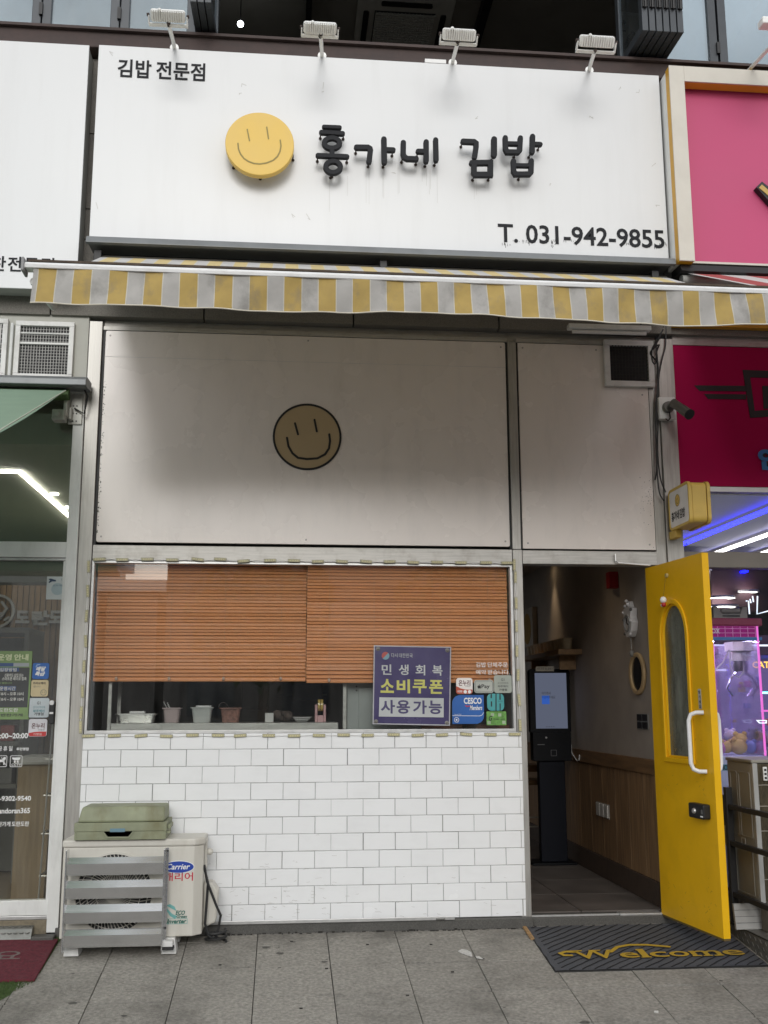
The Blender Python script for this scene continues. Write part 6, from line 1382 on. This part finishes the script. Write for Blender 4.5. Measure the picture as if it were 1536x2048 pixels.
# arcade front
ar = thing('arcade_shopfront', 'dark magenta and glass front of the claw machine arcade', 'shopfront', (4,.05,0))
MAG = mk('magenta panel', (.36,.001,.06), .6, var=.03, spec=.12)
MB().box(2.62,6.5,-.09,-.05,at(1450,642,-.09).z,4.02).build('fascia_trim', CRF, ar); MB().box(2.62,6.5,-.10,-.05,at(1450,655,-.09).z,at(1450,643,-.09).z).build('fascia_edge', YF, ar)
MB().box(2.640,6.5,.0,.06,2.775,3.762).build('wall_panel', MAG, ar); MB().box(2.64,6.5,-.006,.06,3.764,3.83).build('head_trim', STEELH, ar)
mb_ = lambda pts, m, y=-.004: (lambda b: (b.prism([(at(x,yy,0).x, at(x,yy,0).z) for x, yy in pts], y, -.0004), b.build('logo_print', m, ar)))(MB())
mb_([(1388,771),(1492,772),(1492,783),(1399,782)], BLK); mb_([(1408,788),(1492,789),(1492,799),(1416,798)], BLK)
mb_([(1485,740),(1700,748),(1700,760),(1500,755),(1509,822),(1700,808),(1700,822),(1500,836)], BLK)
mb_([(1524,772),(1700,776),(1700,800),(1527,818)], BLK)
lg = MB(); BLL = mk('blue letter', (.03,.16,.40), .4)
ptxt('안', 1516,896,1566,940, -.006, BLK, ar, bold=.10); ptxt('안', 1516,896,1566,940, -.0085, BLL, ar, bold=.045)
BRZ = mk('bronze grey frame', (.17,.155,.135), .45, .3, var=.1)
MB().box(2.64,6.5,.0,.1,2.222,2.328).build('transom_bar', BRZ, ar, bev=.003); MB().box(2.64,6.5,.01,.08,2.74,2.773).build('top_bar', ALU, ar); MB().box(2.64,2.655,.02,.1,0,2.221).build('side_bar', BRZ, ar); MB().box(2.64,6.5,.0,.1,.0,.16).build('bottom_bar', BRZ, ar)
MB().box(2.656,6.5,.045,.055,.161,2.221).build('pane', GLASSA, ar); MB().box(2.641,6.5,.045,.055,2.329,2.739).build('pane', GLASSA, ar)
# arcade room
aroom = struct('arcade_room', (6,4,0))
ACE = mk('arcade ceiling', (.06,.06,.30), .6, var=.05); AWL = mk('arcade wall', (.05,.04,.07), .7); AFL = mk('arcade floor', (.1,.09,.12), .25)  # the ceiling's base colour holds the blue glow of the led strips
MB().box(2.655,14,.13,16,3.42,3.5).build('arcade_ceiling', ACE, aroom); MB().box(2.51,2.6545,.13,16,0,3.5).build('arcade_wall', AWL, aroom); MB().box(2.5,14,16,16.1,0,3.5).build('arcade_wall', AWL, aroom); MB().box(14,14.1,.13,16,0,3.5).build('arcade_wall', AWL, aroom); MB().box(2.655,14,.13,16,0,.08).build('arcade_floor', AFL, aroom)
MB().box(2.655,14,.115,.13,2.74,3.5).build('arcade_wall', AWL, aroom)
MB().box(6.6,13.9,9.0,9.6,2.75,3.415).build('dropped_beam', mk('maroon beam', (.035,.010,.018), .6), aroom)
BLED = emit('blue led', (.003,.005,1.0), 11); WLED = emit('white tube light', (1,.97,.88), 7); PLED = emit('pink neon', (1,.2,.75), .8); DLT = emit('downlight lens', (1,.96,.86), 8); WN = emit('white neon', (.8,.9,1), 1.3)
def strip(lab, x, y0, y1, m, wd=.05, grp=None, cat='light strip'):
    t = thing('light_strip', lab, cat, (x,(y0+y1)/2,3.38), grp); MB().box(x-wd*.3,x+wd*.3,y0,y1,3.375,3.418).build('channel', BRZ, t)
    MB().box(x-wd/2,x+wd/2,y0+.01,y1-.01,3.35,3.3745).build('diffuser', m, t); return t
sA, sB = atz(1371,1097,3.38), atz(1536,1016,3.38); strip('long blue strip light nearest the arcade glass', sB.x, 2.2, sA.y, BLED, .07)
sA, sB = atz(1430,1104,3.38), atz(1536,1066,3.38); strip('long white strip light beside the blue one on the arcade ceiling', (sA.x+sB.x)/2, 3.2, sA.y+.5, WLED, .06)
sA = atz(1524,1104,3.38); strip('second white strip light at the picture edge', sA.x, 4.5, sA.y+.3, WLED, .06)
sA, sB = atz(1424,1159,3.38), atz(1495,1140,3.38); strip('short blue strip light deeper in the arcade', (sA.x+sB.x)/2, sB.y, sA.y, BLED, .08)
for i, (px, py, r) in enumerate(((1410,1140,.16),(1490,1152,.22),(1426,1170,.22),(1497,1181,.16),(1441,1193,.22),(1442,1211,.26),(1538,1170,.2))):
    q = atz(px, py, 3.41) if py < 1180 else at(px, py, 8.9)
    zc_ = 3.415 if py < 1180 else q.z
    t = thing('ceiling_downlight', 'glowing oval downlight in the arcade ceiling, '+('by the transom bar','largest of the far ones','left of the largest','under the maroon beam','above the lowest oval','lowest of them all, over the claw machine','at the picture edge')[i], 'downlight', (q.x,q.y,zc_), 'downlights of the arcade')
    b = MB(); b.lathe([(r*.8,-.02),(r*.8,-.001)], (q.x,q.y,zc_), 'z', 20); b.build('lens', DLT, t); b = MB(); b.ring(circ(q.x,q.y,r,24), circ(q.x,q.y,r*.82,24), zc_-.03, zc_, 'z'); b.build('trim', WALUM, t)
# claw machine
MYF = .62
a, c_, d, e = RC(1300,1236,1526,1512,MYF); MX0_, MX1_ = 2.68, c_
cm = thing('claw_machine', 'glass claw machine with pink glowing edges behind the arcade window', 'claw machine', ((MX0_+MX1_)/2,MYF+.4,.081))
zt_, zh, zg, zb2 = e, at(1470,1252,MYF).z, at(1470,1278,MYF).z, at(1470,1512,MYF).z
MAR = mk('maroon cap', (.26,.02,.06), .4); MWH = mk('machine pale blue', (.40,.45,.60), .4, var=.05); HPK = emit('pink header', (.55,.03,.32), .3)
MB().box(MX0_-.02,MX1_+.02,MYF-.02,MYF+.85,zh,zt_).build('cap', MAR, cm, bev=.01)
MB().box(MX0_,MX1_,MYF,MYF+.83,.09,zb2).build('base_cabinet', MWH, cm, bev=.01)
MB().box(MX0_+.02,MX1_-.02,MYF,MYF+.012,zg,zh-.001).build('header_panel', HPK, cm)
b = MB()
for k in range(13): x = MX0_+.03+(MX1_-MX0_-.06)*k/12; b.box(x-.002,x+.002,MYF-.002,MYF-.0005,zg+.003,zh-.004)
for k in range(3): z = zg+(zh-zg)*(k+.4)/3; b.box(MX0_+.03,MX1_-.03,MYF-.0035,MYF-.0022,z-.002,z+.002)
b.build('grid_line', mk('grid pink', (.75,.35,.6), .4), cm, kind='stuff')
lrect('header_band', 1310,1274,1524,1280,mk('band blue', (.04,.20,.45), .4),cm,MYF-.004)
ptxt('A', 1415,1249,1424,1259, MYF-.006, WHT, cm, bold=.02); ptxt('1BOX', 1413,1257,1440,1267, MYF-.006, WHT, cm, bold=.03)
for x in (MX0_+.004, MX1_-.022): MB().box(x,x+.012,MYF-.006,MYF+.006,zb2+.001,zh-.002).build('neon_edge', PLED, cm)
for x in (MX0_+.004, MX1_-.02): MB().box(x,x+.014,MYF+.80,MYF+.83,zb2+.001,zh-.002).build('rear_post', mk('rear post pink', (.55,.2,.45), .4), cm)
MB().box(MX0_+.03,MX1_-.024,MYF+.001,MYF+.006,zb2+.001,zg-.001).build('glass_front', MACHGL, cm); MB().box(MX1_-.006,MX1_-.001,MYF+.01,MYF+.8,zb2+.001,zg).build('glass_side', MACHGL, cm)
MB().box(MX0_+.03,MX1_-.03,MYF+.81,MYF+.82,zb2+.001,zh).build('back_panel', mk('lavender panel', (.46,.44,.62), .3, var=.3, vs=7, stretch=(3,1,1)), cm)  # pale opaque panel added instead of back glass to brighten the inside
MB().box(MX0_+.05,MX1_-.05,MYF+.03,MYF+.05,zg+.02,zg+.03).build('inner_light', emit('machine inner light', (.85,.82,1), 45), cm); MB().box(MX0_+.05,MX1_-.05,MYF+.70,MYF+.74,zg+.02,zg+.03).build('inner_light', bpy.data.materials['machine inner light'], cm)
MEC = mk('grey mechanism', (.62,.62,.57), .5); CHR = mk('chrome', (.6,.6,.6), .15, 1.0)
gy = MYF+.35
a, c_, d, e = RC(1457,1284,1495,1303,gy); MB().box(a,c_,gy-.08,gy+.08,d,e).build('trolley', MEC, cm, bev=.006)
b = MB(); b.tube([(MX0_+.03,gy,e+.02),(MX1_-.03,gy,e+.02)], .014, 8); b.build('gantry_rail', mk('rail dark', (.06,.06,.07), .4), cm)
q = (at(1475,1310,gy)); b = MB(); b.box(q.x-.055,q.x+.055,gy-.03,gy+.03,at(1475,1322,gy).z,d-.001); b.build('drop_box', MEC, cm, bev=.004)
b = MB(); zc3 = at(1475,1330,gy).z; b.lathe([(.035,-.075),(.04,-.03),(.035,.0)], (q.x,gy,at(1475,1322,gy).z-.001), 'z', 14); b.build('claw_motor', mk('motor dark', (.10,.095,.11), .35, .6), cm, smooth=True)
for pts in ([(1458,1300),(1446,1325),(1430,1340),(1416,1345)],[(1461,1305),(1460,1330),(1466,1348),(1478,1355),(1487,1345),(1488,1320),(1483,1306)]):
    b = MB(); b.tube([at(x,y,gy-.06) for x, y in pts], .0055, 6); b.build('hose', mk('hose grey', (.32,.32,.33), .5), cm, smooth=True)
for s in (-1, 1): b = MB(); b.tube([(q.x,gy,zc3-.03),(q.x+s*.07,gy-.01,zc3-.10),(q.x+s*.10,gy-.01,zc3-.17),(q.x+s*.06,gy,zc3-.23)], .008, 6); b.build('claw_finger', CHR, cm, smooth=True)
a, c_, d, e = RC(1427,1213,1495,1236,MYF+.1); TB = mk('console beige', (.36,.35,.30), .5)
tb = thing('console_box', 'beige console shaped box lying on top of the claw machine', 'box', ((a+c_)/2,MYF+.2,zt_+.001)); h_ = e-zt_
b = MB(); w_ = c_-a; b.prism([(a,zt_+.001),(c_,zt_+.001),(c_,e),(c_-w_*.14,e),(c_-w_*.22,zt_+h_*.45),(a+w_*.25,zt_+h_*.45),(a+w_*.14,e),(a,e)], MYF+.1, MYF+.3); b.build('body', TB, tb, bev=.006)
b = MB(); b.tube([(a+w_*.25,MYF+.12,zt_+h_*.7),(c_-w_*.2,MYF+.12,zt_+h_*.7)], .018, 10); b.build('roll', TB, tb, smooth=True); MB().box(a+w_*.26,c_-w_*.24,MYF+.094,MYF+.0995,zt_+h_*.2,zt_+h_*.32).build('slot', BLK, tb)
plc = [mk('plush %s' % n, c, .9) for n, c in (('white',(.55,.52,.6)),('blue',(.2,.25,.55)),('yellow',(.55,.42,.12)),('black',(.03,.03,.04)),('pink',(.5,.2,.4)))]
pn_ = ('white','blue','yellow','black','pink'); k = 0; used_l = set()
for (px, py, r, ci, yy) in ((1480,1480,.055,2,.25),(1478,1500,.06,2,.16),(1452,1494,.05,2,.2),(1500,1494,.05,1,.2),(1515,1500,.045,4,.2),(1460,1470,.045,0,.35),(1440,1500,.05,4,.2),(1505,1470,.045,3,.4)):
    q = at(px, py, MYF+yy); q.z = max(q.z, zb2+r*.95); t = thing('plush_toy', ('upper','lower','small','','','pale','edge','dark')[k]+' '*bool(('upper','lower','small','','','pale','edge','dark')[k])+pn_[ci]+' plush toy lying in the claw machine', 'toy', (q.x,q.y,zb2+.001), 'plush toys in the claw machine'); k += 1
    b = MB(); b.ball(q, r, (1,1,.9), 8); b.build('body', plc[ci], t, smooth=True)
    b = MB(); b.ball((q.x-r*.6,q.y-r*.1,q.z+r*.8), r*.35, n=6); b.ball((q.x+r*.6,q.y-r*.1,q.z+r*.8), r*.35, n=6); b.build('ear', plc[ci], t, smooth=True)
lrect('teal_label', 1400,1529,1466,1541,mk('teal label', (.04,.22,.28), .4),cm,MYF-.003); ptxt('LUCK', 1438,1530,1460,1540, MYF-.006, BLK, cm, bold=.03)
for i in range(14):      # prize tags and small boxes hung on the back panel
    x, z = MX0_+.35+random.uniform(0,.36), zb2+.12+random.uniform(0,.45); m = plc[i % 5]
    MB().box(x,x+random.uniform(.02,.06),MYF+.79,MYF+.808,z,z+random.uniform(.02,.06)).build('prize_tag', m, cm)
# a second row of machines deeper in
def machine(lab, x0, x1, y, z1, col, sgn):
    t = thing('claw_machine', lab, 'claw machine', ((x0+x1)/2,y+.4,.081), 'claw machines at the back of the arcade')
    MB().box(x0,x1,y,y+.8,.09,.95).build('base_cabinet', mk('far machine', (.2,.17,.3), .4), t); MB().box(x0-.02,x1+.02,y-.02,y+.8,z1-.18,z1).build('cap', mk('far cap', (.12,.06,.16), .4), t)
    for x in (x0,x1-.02): MB().box(x,x+.02,y-.01,y+.01,.951,z1-.181).build('neon_edge', col, t)
    MB().box(x0+.03,x1-.03,y-.022,y-.0205,z1-.10,z1-.085).build('neon_line', sgn, t); MB().box(x0+.03,x1-.03,y+.7,y+.72,.951,z1-.181).build('back_panel', emit('machine back glow', (.30,.22,.55), .35) if 'machine back glow' not in bpy.data.materials else bpy.data.materials['machine back glow'], t)
    for i in range(6): b = MB(); b.ball((x0+.1+(x1-x0-.2)*i/5, y+.3+.1*(i % 2), 1.02), .07, n=6); b.build('plush', plc[i % 5], t, smooth=True)
    for i in range(3): z = 1.25+.2*i; MB().box(x0+.1+.1*i,x0+.35+.1*i,y+.69,y+.699,z,z+.02).build('neon_line', (PLED,sgn,WN)[i], t)
machine('claw machine with pink edges directly behind the front machine', 3.75,4.65,2.6,1.95,PLED,WN)
machine('claw machine with blue edges deep behind the front machine', 5.2,6.1,4.2,2.0,BLED,emit('cyan neon', (.2,.9,1), 4))
machine('claw machine at the far back under the maroon beam', 6.6,7.7,6.8,2.0,BLED,WN)
hs_ = thing('neon_hand', 'white neon outline of a claw hand glowing above the machines', 'neon sign', tuple(at(1508,1215,2.2)))
for pts in ([(1492,1202),(1497,1202),(1499,1228)],[(1515,1192),(1514,1228),(1540,1221)],[(1500,1198),(1502,1206)],[(1505,1192),(1507,1204)]):
    b = MB(); b.tube([at(x,y,2.2) for x, y in pts], .006, 6); b.build('neon_tube', WN, hs_)
ptxt_sign = thing('neon_lettering', 'amber neon lettering at the right picture edge inside the arcade', 'neon sign', tuple(at(1535,1330,2.2)))
ptxt('CATCH', 1505,1323,1562,1336, 2.2, emit('amber neon', (1,.55,.08), 1.6), ptxt_sign, bold=.02)
aw_ = thing('arrow_sign', 'red arrow sign with a white outline behind the arcade glass', 'sign', tuple(at(1530,1450,.5)))
mbp = lambda pts, nm, m, y0, y1, t: (lambda b: (b.prism([(at(x,yy,.5).x, at(x,yy,.5).z) for x, yy in pts], y0, y1), b.build(nm, m, t)))(MB())
mbp([(1531,1438),(1560,1432),(1560,1462),(1534,1450)], 'arrow', mk('arrow red', (.35,.02,.04), .4), .5, .51, aw_)
b = MB(); b.stroke(pp([(1533,1441),(1515,1441),(1520,1446),(1533,1446)], .5), .006, .498, .51, closed=True); b.build('outline', WN, aw_)

# ------------------------------------------------------------------ platform, railing and outdoor unit in front of the arcade
pf_ = thing('arcade_platform', 'concrete platform with a chequered metal edge in front of the arcade', 'platform', (4,-.8,0))
CON = mk('worn concrete', (.20,.19,.17), .9, var=.25, vs=9, bump=.3, bs=80, grime=.6, gs=4, gcol=(.09,.085,.075)); PZ = .028
MB().box(2.722,6.5,-2.2,-.001,-.5,PZ).build('slab', CON, pf_, bev=.006)
b = MB(); b.box(2.715,2.7215,-2.2,-.03,-.45,PZ+.004); b.box(2.715,2.80,-2.2,-.03,PZ+.0005,PZ+.004); b.build('edge_plate', mk('chequer plate dark', (.2,.195,.175), .5, .5, var=.2, vs=20, grime=.6, gs=9, gcol=(.1,.095,.08)), pf_)
b = MB()
for k in range(60):
    for j in range(4):
        y, z = -.06-.034*k, PZ-.02-.035*j
        s = 1 if (k+j) % 2 else -1; b.hexa([(2.7145,y-.008,z-.008*s-.002),(2.7145,y+.008,z+.008*s-.002),(2.7145,y+.008,z+.008*s+.002),(2.7145,y-.008,z-.008*s+.002),(2.7125,y-.008,z-.008*s-.001),(2.7125,y+.008,z+.008*s-.001),(2.7125,y+.008,z+.008*s+.001),(2.7125,y-.008,z-.008*s+.001)])
b.build('tread_pattern', CHK, pf_, kind='stuff')
rl_ = thing('black_railing', 'black metal railing along the platform behind the yellow door', 'railing', (2.72,-.6,0))
b = MB(); b.box(2.705,2.745,-.30,-.26,PZ+.0045,.83); b.build('post', BLK, rl_, bev=.003); MB().box(2.70,2.75,-.31,-.25,PZ+.0045,PZ+.02).build('post_base', BLK, rl_)
MB().box(2.705,2.745,-2.0,-1.96,PZ+.0045,.83).build('post', BLK, rl_, bev=.003)
for z in (.716,.503,.208): MB().box(2.712,2.738,-1.959,-.301,z-.016,z+.014).build('rail', BLK, rl_, bev=.003)
MB().box(2.708,2.742,-.262,-.20,.60,.78).build('mount_bracket', BLK, rl_)
# unit
o2 = thing('outdoor_unit', 'large dusty beige outdoor unit with its coil turned to the street', 'air conditioner', (3.2,-.38,PZ))
BEI = mk('beige enamel', (.27,.255,.215), .5, var=.06, grime=.35, gs=5, gcol=(.17,.15,.12))
A0, A1, B0, B1, Zb, Zt = 2.765, 3.6, -.56, -.20, .200, .985
MB().box(A0,A1,B0+.02,B1,Zb,Zt).build('casing', BEI, o2, bev=.006); MB().box(A0-.008,A1+.008,B0-.006,B1+.006,Zt+.0005,Zt+.022).build('top_cover', BEI, o2, bev=.006)
for (y0,y1,z0,z1) in ((-.52,-.36,.55,.93),(-.34,-.24,.55,.93),(-.5,-.26,.22,.50)):
    b = MB(); b.ring(rrect(y0,y1,z0,z1,.015), rrect(y0+.008,y1-.008,z0+.008,z1-.008,.01), A0-.005, A0-.0005, 'x'); b.build('pressed_panel', BEI, o2)
b = MB(); b.ring(rrect(-.42,-.36,.50,.545,.004), rrect(-.412,-.368,.508,.537,.003), A0-.008, A0-.0055, 'x'); b.build('grip', mk('grip pale', (.4,.38,.34), .5), o2)
MB().box(A0,A0+.03,B0-.004,B0+.0195,Zb,Zt).build('corner_post', mk('post pale', (.42,.42,.4), .4, .3), o2, bev=.003)
COIL = mk('dirty coil', (.085,.07,.042), .85, var=.6, vs=60, stretch=(3,1,.5), grime=.6, gs=20, gcol=(.16,.13,.08), gst=(2,1,.3))
MB().box(A0+.031,A1-.01,B0+.004,B0+.0195,Zb+.01,Zt-.005).build('coil', COIL, o2)
b = MB()
for k in range(150): x = A0+.034+.0053*k; b.box(x,x+.0014,B0+.0005,B0+.0038,Zb+.012,Zt-.008)
b.build('fin', COIL, o2, kind='stuff')
for z in (.33,.46,.60,.74,.86): b = MB(); b.tube([(A0+.03,B0-.002,z),(A1-.02,B0-.002,z)], .0025, 5); b.build('guard_wire', mk('wire beige', (.35,.32,.26), .5), o2)
b = MB(); b.ring([(A0+.12,.30),(A1-.05,.30),(A1-.05,.9),(A0+.12,.9)], [(A0+.126,.306),(A1-.056,.306),(A1-.056,.894),(A0+.126,.894)], B0-.007, B0-.0045); b.build('guard_frame', mk('wire beige', (.35,.32,.26), .5), o2)
b = MB(); b.box(A0+.06,A0+.085,B0-.014,B0-.001,.885,.965); b.build('sensor_clip', WALUM, o2, bev=.004); 
for z in (.895,.918,.941): MB().box(A0+.0655,A0+.0795,B0-.0155,B0-.0145,z,z+.013).build('clip_slot', BLK, o2)
for x, y in ((2.86,-.5),(3.5,-.5),(2.86,-.25),(3.5,-.25)): MB().box(x-.05,x+.05,y-.05,y+.05,PZ+.0005,Zb-.001).build('foot_block', CON, o2, bev=.006)
q0 = atz(1474,1860,PZ+.003); ybd = q0.y; A_ = [at(1473,1858,ybd), at(1600,1857,ybd), at(1600,1800,ybd+.06), at(1467,1808,ybd+.06)]; zb_t = A_[3].z
bd_ = thing('foam_board', 'grey white foam board leaning under the beige outdoor unit', 'board', (A_[0].x+.2,ybd,PZ))
b = MB(); b.hexa([(A_[0].x,ybd,PZ+.005),(A_[1].x,ybd,PZ+.005),(A_[2].x,ybd+.06,zb_t),(A_[3].x,ybd+.06,zb_t),(A_[0].x,ybd+.022,PZ+.005),(A_[1].x,ybd+.022,PZ+.005),(A_[2].x,ybd+.082,zb_t),(A_[3].x,ybd+.082,zb_t)]); b.build('sheet', mk('foam grey', (.42,.42,.41), .7, var=.08), bd_)
for k in range(3): z = PZ+.005+(zb_t-PZ-.005)*(.25+.25*k); yy = ybd+.06*(.25+.25*k); MB().box(A_[0].x+.005,A_[1].x,yy-.004,yy-.001,z,z+.003).build('ridge', mk('foam line', (.28,.28,.28), .7), bd_)
hp = thing('insulated_pipe', 'curved beige insulated pipe behind the railing beside the beige unit', 'pipe', (2.82,-.15,.3))
b = MB(); b.tube([at(x,y,-.12) for x, y in ((1480,1570),(1468,1580),(1457,1596),(1451,1620),(1453,1650),(1459,1678),(1470,1706),(1485,1730))], .034, 12); b.build('sleeve', mk('pipe beige', (.42,.38,.32), .7, var=.1), hp, smooth=True)

# ------------------------------------------------------------------ across the street: what the shop glass mirrors
OW = mk('opposite wall', (.16,.15,.14), .8, var=.1); OWH = mk('opposite white wall', (.72,.72,.71), .7); OGL = mk('opposite window', (.05,.06,.07), .2, spec=.8)
for nm, lab, x0, x1, h, m in (('apartment_block','grey brown block across the street, facing the white tiles',-4,45,6.6,OW),('apartment_block','pale walled block across the street beyond the low kiosk',-50,-6.3,6.6,OWH),('low_building','low grey building in the gap between two blocks across the street',-6.0,-4.3,5.2,OW)):
    t = thing(nm, lab, 'building', ((x0+x1)/2,-31,-.47)); MB().box(x0,x1,-36,-30,-.47,h).build('wall', m, t)
    MB().box(x0-.3,x1+.3,-36.3,-29.7,h+.001,h+.4).build('roof', OWH, t)
    wmsh = MB().box(0,1.6,-.02,.0,0,1.5).build('window', OGL, mesh_only=True, org=(0,0,0))
    for fl in range(int(h//3)):
        for k in range(int((x1-x0)//3.2)): piece('window', wmsh, t, (x0+.8+3.2*k,-29.96,1+3*fl))
BARK = mk('bark', (.10,.075,.055), .9); 
def tree(lab, x, y, h, r, col):
    t = thing('street_tree', lab, 'tree', (x,y,-.47)); b = MB(); b.tube([(x,y,-.47),(x+.1,y,h*.3),(x,y,h*.55)], [.18,.14,.08], 8)
    for k in range(5): a = k*1.3; b.tube([(x,y,h*.32+.1*k),(x+math.cos(a)*r*.6,y+math.sin(a)*r*.6,h*.6)], [.07,.03], 6)
    b.build('trunk', BARK, t, smooth=True); c = MB()
    for k in range(2200):
        a, e_, rr = random.uniform(0,6.283), random.uniform(-1,1), random.random()**.4
        p = Vector((x+r*rr*math.cos(a)*math.sqrt(1-e_*e_), y+r*rr*math.sin(a)*math.sqrt(1-e_*e_), h*.66+e_*rr*h*.34+.3*math.sin(a*3))); s = random.uniform(.08,.2)
        u = Vector((random.gauss(0,1),random.gauss(0,1),random.gauss(0,1))).normalized()*s; v = u.orthogonal().normalized()*s*.6; c.add([p-u,p+v,p+u,p-v], [(0,1,2,3)])
    c.build('crown', mk(col, (.05,.085,.03), .8, var=.4, vs=3), t)
tree('broad street tree across the road in front of the grey block', -.6,-24,6.0,2.2,'leaf dark'); tree('second street tree across the road towards the arcade side', 5.5,-25,6.2,2.2,'leaf dark'); tree('third street tree across the road beyond the second', 11,-25,6.5,2.4,'leaf dark')
